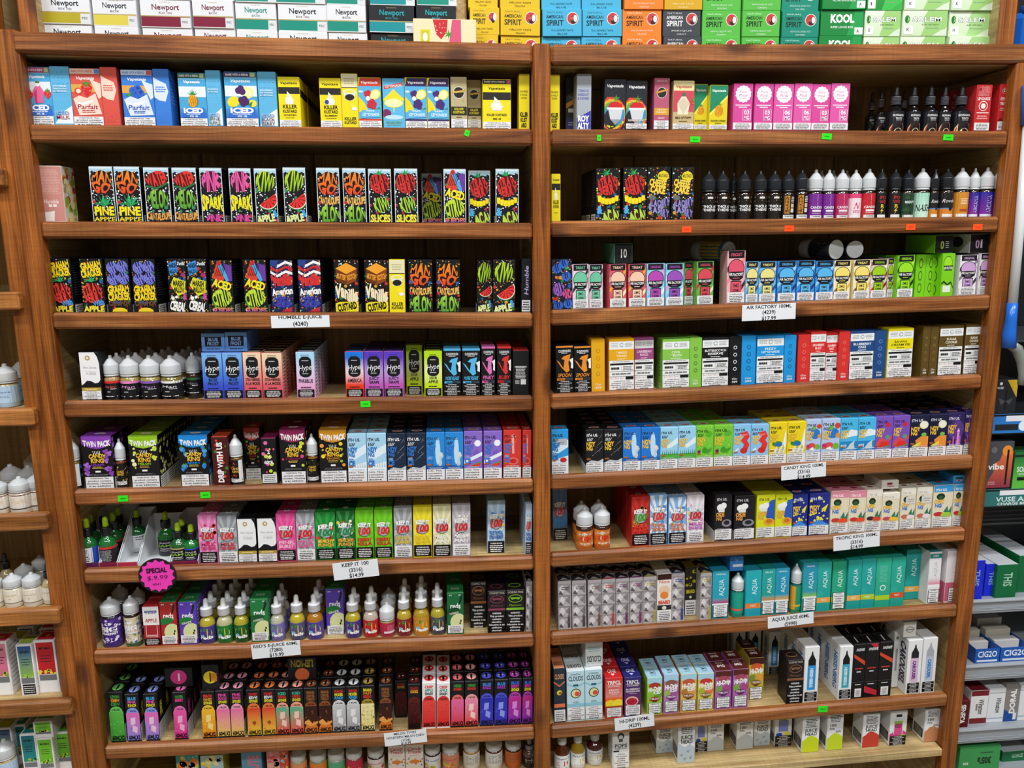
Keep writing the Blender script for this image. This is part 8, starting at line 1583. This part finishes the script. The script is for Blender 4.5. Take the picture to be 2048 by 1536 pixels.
for k, c0, c1, fr, wk, tp_ in (('ma1', '#d86a8a', '#e08aa4', ['#e8d04a', '#7ab03a'], 0, '#c83a5a'), ('ma2', '#8fa83a', '#2a3f8a', ['#8ac23a', '#a8c83a'], 1, '#a8b83a'), ('ma3', '#8fb84a', '#24509a', ['#8ac23a', '#a8d04a'], 1, '#9ab84a'), ('ma4', '#c8202a', '#c8242c', ['#e8d83a', '#e8e04a'], 0, '#c8242c'), ('ma5', '#1f8a84', '#1f7a86', ['#e8c83a', '#3a9a5a'], 0, '#1f7a70'), ('ma6', '#6ab82a', '#7ac830', ['#4a8a2a', '#c8dc3a'], 0, '#5ab024')):
    dz(k, 'x', a_mama(c0, c1, fr, wk), '#eceaea', R=mR, T=lambda c, tp_=tp_: c.r(.08, .1, .92, .92, tp_).e(.5, .5, .12, '#e8b83a'), d=40, name='slim_carton')
nB('ma4', 66, 108, 1282, NZ[6], .03, .038, 'white-edged carton with red panel against the neighbouring post'); nB('ma3', 30, 63, 1290, NZ[6], .024, .038, 'white-edged carton with blue-green panel beside the red one', rot=0); nB('ma2', 14, 44, 1280, NZ[6], .07, .038, 'white-edged carton with dark blue panel set back'); nB('ma1', -24, 12, 1285, NZ[6], .03, .038, 'white-edged carton with pink panel away from neighbouring post')
nB('ma4', 78, 112, 1258, NZ[6], .09, .038, 'white-edged carton with red panel in the back row'); nB('ma3', 34, 66, 1255, NZ[6], .11, .038, 'white-edged carton with blue-green panel in the back row')
nB('ma5', 38, 70, 1470, zlow, .03, .038, 'white-edged carton with teal panel on the lowest neighbouring shelf'); nB('ma6', 71, 104, 1478, zlow, .028, .038, 'white-edged carton with lime panel under another lying carton'); nB('ma6', 106, 138, 1466, zlow, .045, .038, 'white-edged carton with lime panel against the neighbouring post'); nB('ma5', 18, 50, 1452, zlow, .075, .038, 'white-edged carton with teal panel set back'); nB('ma2', -14, 22, 1458, zlow, .06, .038, 'white-edged carton with navy panel behind the round bottle')
nO('nb1', -14, 26, 1478, zlow, .032, 'round white-capped bottle on the lowest neighbouring shelf')
p, q = at(71, 1478, .028), at(104, 1440, .028)
carton('ma6', min((p[0]+q[0])/2, -.7538-(q[0]-p[0])/2)-.0015, .0285, p[2]+.001, round(q[0]-p[0], 3), .036, .1, 0, 0, 'lime-panelled white carton lying on top of another')

# ------------------------------------------------------------------ metal rack with tobacco goods
rkX0, rkX1, rkY = 1.124, 1.62, .03
mr_ = bpy.data.objects.new('metal_rack', None); COL.objects.link(mr_); mr_.location = (1.37, rkY, 0)
tag(mr_, 'grey metal display rack of cigarettes and vapour devices', 'rack')
def mrp(o): o.parent = mr_; o.matrix_parent_inverse = Matrix.Translation((-1.37, -rkY, 0)); return o
def mbox(name, x0, x1, y0, y1, z0, z1, col, parent=None, mat='metal', c=.002):
    me = ink_box(name, x1-x0, y1-y0, z1-z0, {'f': col}, M[mat], c)
    return mrp(link(name, me, None, ((x0+x1)/2, (y0+y1)/2, z0)))
mbox('back_panel', rkX0, rkX1, .30, .31, 0, 2.2, '#1c1d20'); mbox('rack_post', rkX1, rkX1+.03, .0, .3, 0, 2.2, '#55585c')
def zat(y, Y=rkY, x=2030): return at(x, y, Y)[2]
SH = []
for y0, y1 in ((1196, 1224), (1325, 1357), (1451, 1481)):
    z0, z1 = zat(y1), zat(y0); SH.append(z1)
    mbox('shelf_ledge', rkX0, rkX1, rkY, rkY+.006, z0, z1, '#9a9fa5'); mbox('ledge_bead', rkX0, rkX1, rkY-.004, rkY, z1-.007, z1-.001, '#9a9fa5'); mbox('ledge_groove', rkX0, rkX1, rkY-.0015, rkY, z0+.008, z0+.014, '#9a9fa5'); mbox('shelf_plate', rkX0, rkX1, rkY+.006, .295, z1-.006, z1-.003, '#9a9fa5')
mbox('shelf_plate', rkX0, rkX1, rkY+.004, .295, zat(1520)-.03, zat(1520)-.027, '#9a9fa5')
def mtray(y0, y1, col, draw, Y=rkY):
    z0, z1 = zat(y1, Y), zat(y0, Y); o = mbox('tray_front', rkX0, rkX1, Y, Y+.005, z0, z1, col); W_, H_ = rkX1-rkX0, z1-z0
    c = Canvas(W_, H_, lambda u, v, l: ((u-.5)*W_, -.0025-l, v*H_)); draw(c); link('tray_print', c.mesh('tray_print', M['ink']), o)
    mbox('shelf_plate', rkX0, rkX1, Y+.0055, .295, z1-.008, z1-.005, '#202226'); return z1-.005
u_ = lambda x, y: (at(x, y, rkY)[0]-rkX0)/(rkX1-rkX0)
zA = mtray(828, 868, '#2a7ac8', lambda c: c.r(0, .9, 1, 1, '#15171c').r(u_(2012, 840), .64, .9, .92, '#e8eaee').t('WARNING: This product contains nicotine', .42, .78, .42, .14, '#222').r(u_(1990, 855), .2, u_(2036, 855), .5, '#23262c').e(u_(2046, 858), .4, .022, '#e8f2fa').r(0, 0, 1, .06, '#15171c'))
zB = mtray(978, 1012, '#2f7474', lambda c: c.r(0, .9, 1, 1, '#15171c').r(u_(2000, 982), .66, .9, .94, '#eceef0').t('WARNING', .4, .8, .14, .2, '#222').t('VUSE ALTO', u_(2036, 996), .42, .2, .26, '#d8ecea').t('CHARGE BEYOND', u_(2038, 1004), .16, .2, .14, '#e8f0f0'))
mbox('shelf_plate', rkX0, rkX1, rkY+.03, .295, zat(690), zat(690)+.004, '#3a3c40')
for i in range(9): mbox('wire_rod', rkX0+.01, rkX1, rkY+.02+.025*i, rkY+.022+.025*i, zat(1052)-.004-.0*i, zat(1052), '#2a2b2e', c=.0004)
def rB(key, x0, x1, yt, z, Y, d, label, cat='carton', rot=0.0, h=None):
    p, q = at(x0, yt, Y), at(x1, yt, Y); xa = max(p[0], rkX0+.001); w = q[0]-xa
    carton(key, xa+w/2, Y, z, round(w, 3), h or round(p[2]-z, 3), d, 0, math.radians(rot), label)
def rz(key, art, side, top=None, **kw): dz(key, 'x', art, side, top=top, name=kw.pop('name', 'cigarette_carton'), cat=kw.pop('cat', 'cigarette carton'), **kw)
rz('vu1', lambda c: c.r(0, 0, 1, 1, '#26282c').p([(.5,1),(1,1),(1,.5)], '#d8b02a').t('VUSE', .2, .78, .3, .06, '#e8e8ea').e(.22, .9, .07, '#e8e8ea').r(.46, .15, .54, .7, '#101114').p([(.5,.4),(.15,.5),(.3,.3)], '#4a4d52').p([(.5,.4),(.85,.5),(.7,.3)], '#4a4d52'), '#1c1d20', name='device_box', cat='device box')
rz('vib', lambda c: c.r(0, 0, 1, 1, '#4a4c52').p([(0,.1),(.3,.4),(.25,.55),(.5,.62),(.6,.8),(1,.8),(1,0),(0,0)], ('#8a2a4a', '#e8743a')).e(.76, .82, .2, '#f0923a').t('vibe', .38, .5, .62, .12, '#f6f2f0').e(.24, .84, .12, '#6a6c72').r(.76, .12, .84, .84, '#1c1a1e').r(0, 0, 1, .06, '#141416').b(.1, .12, .4, .2, 2, '#c8b0b8', .4), '#3a3c42', name='device_box', cat='device box')
rz('sol', lambda c: c.r(0, 0, 1, 1, ('#6ac84a', '#1f6a3a')).t('SOLO', .45, .55, .6, .14, '#e8f4ea').r(.2, .25, .9, .34, '#16181a').t('MENTHOL', .4, .42, .4, .05, '#d8ecd8').r(0, .88, 1, .94, '#14301c'), '#1f5a30', name='device_box', cat='device box')
def a_this(col): return lambda c: (c.r(0, 0, 1, 1, col), c.t('THIS', .55, .55, .42*c.h/c.w, .3*c.w/c.h*1.3, '#8aa4e8' if col[1] == '1' else '#a8d0b8', rot=-90))
rz('ths', a_this('#1c2fd8'), '#1c2fd8', '#c8ccd4'); rz('thg', a_this('#0f6a3c'), '#0f6a3c', '#c8ccd0')
rz('win', lambda c: c.r(0, 0, 1, 1, '#eceaea').r(0, .84, 1, 1, '#7a1c26').r(0, 0, 1, .16, '#7a1c26').t('Winston', .62, .5, .46*c.h/c.w, .24*c.w/c.h*1.2, '#26262a', rot=-90, sh=.2).b(.3, .3, .42, .7, 1, '#888'), '#eceaea', '#7a1c26'); rz('wns', lambda c: c.r(0, 0, 1, 1, '#e6e8ea').r(0, .86, 1, .9, '#b8bcc0').r(0, .1, 1, .14, '#a8c0d0').t('Winston', .62, .5, .46*c.h/c.w, .24*c.w/c.h*1.2, '#26262a', rot=-90, sh=.2), '#e6e8ea')
rz('dor', lambda c: c.r(0, 0, 1, 1, '#8a8480').p([(0,0),(1,0),(1,.1),(0,.34)], '#1f4a9a').t('DORAL', .58, .54, .66*c.h/c.w, .38*c.w/c.h, '#f0f0ee', rot=90, st='h').r(.7, .04, .95, .22, '#e4e6e8'), '#8a8480'); rz('sen', lambda c: c.r(0, 0, 1, 1, '#5a1218').t('SENECA', .5, .5, .7*c.h/c.w, .4*c.w/c.h, '#f0ecec', rot=-90, st='h'), '#5a1218')
rz('g35', lambda c: c.r(0, 0, 1, 1, '#3f9a54').t("305's", .62, .4, .34, .26, '#16301c', rot=180, st='h').t('30S', .16, .3, .14, .1, '#e8f4ea').b(.5, .68, .85, .8, 1, '#2a5a34'), '#3f9a54')
rB('vu1', 1994, 2037, 760, zA+.0005, .038, .05, 'black device box with yellow corner above the blue tray front', 'device box')
rB('vib', 1978, 2030, 884, zB+.0005, .036, .05, 'grey device box reading vibe with orange swirl'); rB('sol', 2031, 2075, 905, zB+.0005, .036, .05, 'green device box beside the grey swirl box')
zS = SH[0]-.0028
rB('ths', 1936, 1972, 1122, zS, .038, .2, 'blue open cigarette carton against the wooden post'); rB('ths', 1974, 1995, 1128, zS, .05, .2, 'blue open cigarette carton between blue and green ones'); rB('thg', 1996, 2038, 1130, zS, .04, .2, 'dark green open cigarette carton reading THIS'); rB('thg', 2040, 2080, 1112, zS, .06, .2, 'dark green cigarette carton set back')
zS = SH[2]-.0028
rB('sen', 1915, 1941, 1402, zS, .04, .16, 'dark red cigarette carton against the wooden post'); rB('win', 1944, 1979, 1382, zS, .05, .16, 'white cigarette carton with maroon bands'); rB('wns', 1980, 2013, 1378, zS, .05, .16, 'white cigarette carton with silver bands'); rB('dor', 2014, 2041, 1370, zS, .05, .16, 'grey cigarette carton reading DORAL with blue corner'); rB('wns', 2043, 2070, 1372, zS, .05, .16, 'white cigarette carton beyond the grey one')
zl = zat(1520)-.0268
rB('g35', 1921, 2002, 1496, zl, .04, .07, 'bright green cigarette carton lying upside down on the lowest rack shelf'); rB('thg', 2006, 2060, 1504, zl, .06, .1, 'dark green cigarette carton on the lowest rack shelf')
def cig2o(x0, x1, yb, label):
    X0, X1 = max(at(x0, yb, .04)[0], rkX0+.001), at(x1, yb, .04)[0]; w = X1-X0; z = SH[1]-.0028; d, hb, hf = .13, at(x0, 1236, .17)[2]-z, .034
    root = bpy.data.objects.new('display_box', None); COL.objects.link(root); root.location = ((X0+X1)/2, .04, z); tag(root, label, 'display box')
    a, b, t = -w/2, w/2, .0015
    def pl(nm, V, col, pr=None):
        n = len(V)//2; Fc = [tuple(range(n))[::-1], tuple(range(n, 2*n))]+[(i, (i+1) % n, n+(i+1) % n, n+i) for i in range(n)]
        return link(nm, mesh_from(nm, V, Fc, [lin(col)]*sum(len(f) for f in Fc), M['card']), root)
    def bx(nm, xa, xb, ya, yb_, za, zb, col): return pl(nm, [(xa,ya,za),(xb,ya,za),(xb,yb_,za),(xa,yb_,za),(xa,ya,zb),(xb,ya,zb),(xb,yb_,zb),(xa,yb_,zb)], col)
    fr = bx('front_panel', a, b, 0, t, 0, hf, '#1c5ab4'); bx('back_panel', a, b, d-t, d, 0, hb, '#c8ccd2'); bx('tray_base', a, b, t, d-t, 0, t, '#d8dade')
    for xa in (a, b-t):
        pr = [(t, 0), (d-t, 0), (d-t, hb), (d*.7, hb), (t, hf)]
        pl('side_panel', [(xa, y, z_) for y, z_ in pr]+[(xa+t, y, z_) for y, z_ in pr], '#1d4f9c')
    c = Canvas(w, hf, lambda u, v, l: (a+u*w, -l, v*hf)); c.t('CIG2O', .5, .62, .8, .4, '#eef4fa').r(.08, .08, .92, .22, '#e4ecf4'); link('panel_print', c.mesh('panel_print', M['ink']), fr)
    for i in range(3): bx('refill_pack', a+.006, b-.006, .03+.03*i, .05+.03*i, t, .034+.012*i, '#c8c0b0' if i % 2 else '#d4d0cc')
cig2o(1952, 2000, 1300, 'blue open display box of refills against the wooden post'); cig2o(2002, 2062, 1302, 'blue open display box of refills beside the first')
# long reach grabber hanging by the post
def tube(pts, rad, n=12):
    V, Fc = [], []; pts = [Vector(p) for p in pts]
    for i, p in enumerate(pts):
        d = (pts[min(i+1, len(pts)-1)]-pts[max(i-1, 0)]).normalized(); s = d.cross(Vector((0, 1, 0))).normalized(); t = s.cross(d); r = rad[i] if isinstance(rad, (list, tuple)) else rad
        V += [tuple(p+s*r*math.cos(6.283*k/n)+t*r*math.sin(6.283*k/n)) for k in range(n)]
    for i in range(len(pts)-1):
        for k in range(n): Fc.append((i*n+k, i*n+(k+1) % n, (i+1)*n+(k+1) % n, (i+1)*n+k))
    Fc += [tuple(range(n))[::-1], tuple((len(pts)-1)*n+k for k in range(n))]
    return V, Fc
gy = -.012
G = lambda x, y: Vector(at(x, y, gy))
base = G(2024, 612); gb = bpy.data.objects.new('reach_grabber', None); COL.objects.link(gb); gb.location = base
tag(gb, 'white reaching grabber with blue grip and grey trigger hanging beside wooden post', 'grabber')
def gpart(nm, pts, rad, col):
    V, Fc = tube([p-base for p in pts], rad); me = mesh_from(nm, V, Fc, [lin(col)]*sum(len(f) for f in Fc), M['plastic'], True); link(nm, me, gb)
gpart('shaft', [G(2056, 250), G(2040, 443), G(2024, 620)], .0088, '#e4e6e8'); gpart('grip', [G(2025, 606), G(2022, 640), G(2018, 668), G(2018, 694)], [.0098, .0105, .0125, .0138], '#1f6ad0')
gpart('trigger', [G(2020, 688), G(2034, 698), G(2043, 722), G(2046, 748), G(2041, 770)], [.010, .011, .0095, .0085, .006], '#8a8f8a'); gpart('jaw_end', [G(2064, 170), G(2056, 250)], [.016, .0125], '#1f6ad0')
bl = at(2040, 66, .1); V, fs = chamfer_box(.05, .03, .1, .012)
bo = link('plastic_jug', mesh_from('plastic_jug', V, [f for _, f in fs], [lin('#1660c0')]*sum(len(f) for _, f in fs), M['plastic']), None, (at(2019, 80, .1)[0]+.025, .1, RAIL['R'][0][3]-.02))
tag(bo, 'blue plastic jug on top shelf beyond the end upright', 'jug')
capm = link('jug_cap', lathe('jug_cap', [(.009, 0), (.009, .012), (.006, .014)], '#0f4aa0', M['plastic'], 14), bo, (0, 0, .0995))
# look-alikes that stand beside different goods say so
def short(d):
    w = d.replace(',', '').split()
    if 'with' in w:
        o = []
        for k in w[w.index('with')+1:]:
            if k in ('and', 'over', 'lettering', 'picture', 'on', 'in', 'for', 'emblem'): break
            o.append(k)
        if o: return ' '.join(o[:3]+[('bottle' if 'bottle' in w else 'carton')])
    n = next((i for i, k in enumerate(w) if k in ('carton', 'bottle')), 2); return ' '.join(w[max(0, n-2):n+1])
for key, L in FRONT.items():
    L.sort(key=lambda t: t[0]); cnt = {}
    for t in L: cnt[t[2]['label']] = cnt.get(t[2]['label'], 0)+1
    new = []
    for i, t in enumerate(L):
        lb = t[2]['label']
        if cnt[lb] < 2: continue
        nbr = [L[j] for j in (i-1, i+1) if 0 <= j < len(L) and L[j][3] != t[3] and min(abs(L[j][0]-t[1]), abs(t[0]-L[j][1])) < .03]
        if nbr:
            nl = lb+', beside '+short(nbr[0][3])
            if len(nl.replace(',', ' ').split()) <= 16: new.append((t[2], nl))
    for o, nl in new: o['label'] = nl; o['group'] = 'look-alikes: '+nl
# ------------------------------------------------------------------ leave out rear copies that other goods hide completely
bpy.context.view_layer.update(); dg_ = bpy.context.evaluated_depsgraph_get()
rear = [o for o in scene.objects if o.parent is None and str(o.get('label', '')).startswith('rear ')]
cam_v = Vector(CAM); gone = []
for o in rear:
    own = {o.name} | {c.name for c in o.children} | {g.name for c in o.children for g in c.children}
    bb = [Vector(v) for v in o.bound_box]; x0, x1 = min(v.x for v in bb), max(v.x for v in bb); y0, y1 = min(v.y for v in bb), max(v.y for v in bb); h = max(v.z for v in bb)
    for ch in o.children: h = max(h, max(v[2] for v in ch.bound_box))
    seen = False; pts = []
    for zf in (1.0, .92, .8, .6, .4, .15):
        for fx in (.03, .25, .5, .75, .97):
            for fy in ((.02, .5, .95) if zf == 1.0 else (.0, 1.0)): pts.append(Vector((x0+(x1-x0)*fx, y0+(y1-y0)*fy, h*zf+(.0012 if zf == 1.0 else 0))))
    for p in pts:
        w_ = o.matrix_world @ p; d = w_-cam_v; hit, loc, nr, ix, ob, mx = scene.ray_cast(dg_, cam_v, d.normalized(), distance=d.length+.02)
        if not hit or ob.name in own or (loc-cam_v).length > d.length-.0015: seen = True; break
    if not seen: gone.append(o)
for o in gone:
    for ch in list(o.children):
        for g in list(ch.children): bpy.data.objects.remove(g)
        bpy.data.objects.remove(ch)
    bpy.data.objects.remove(o)
print('rear copies', len(rear), 'hidden and left out', len(gone))
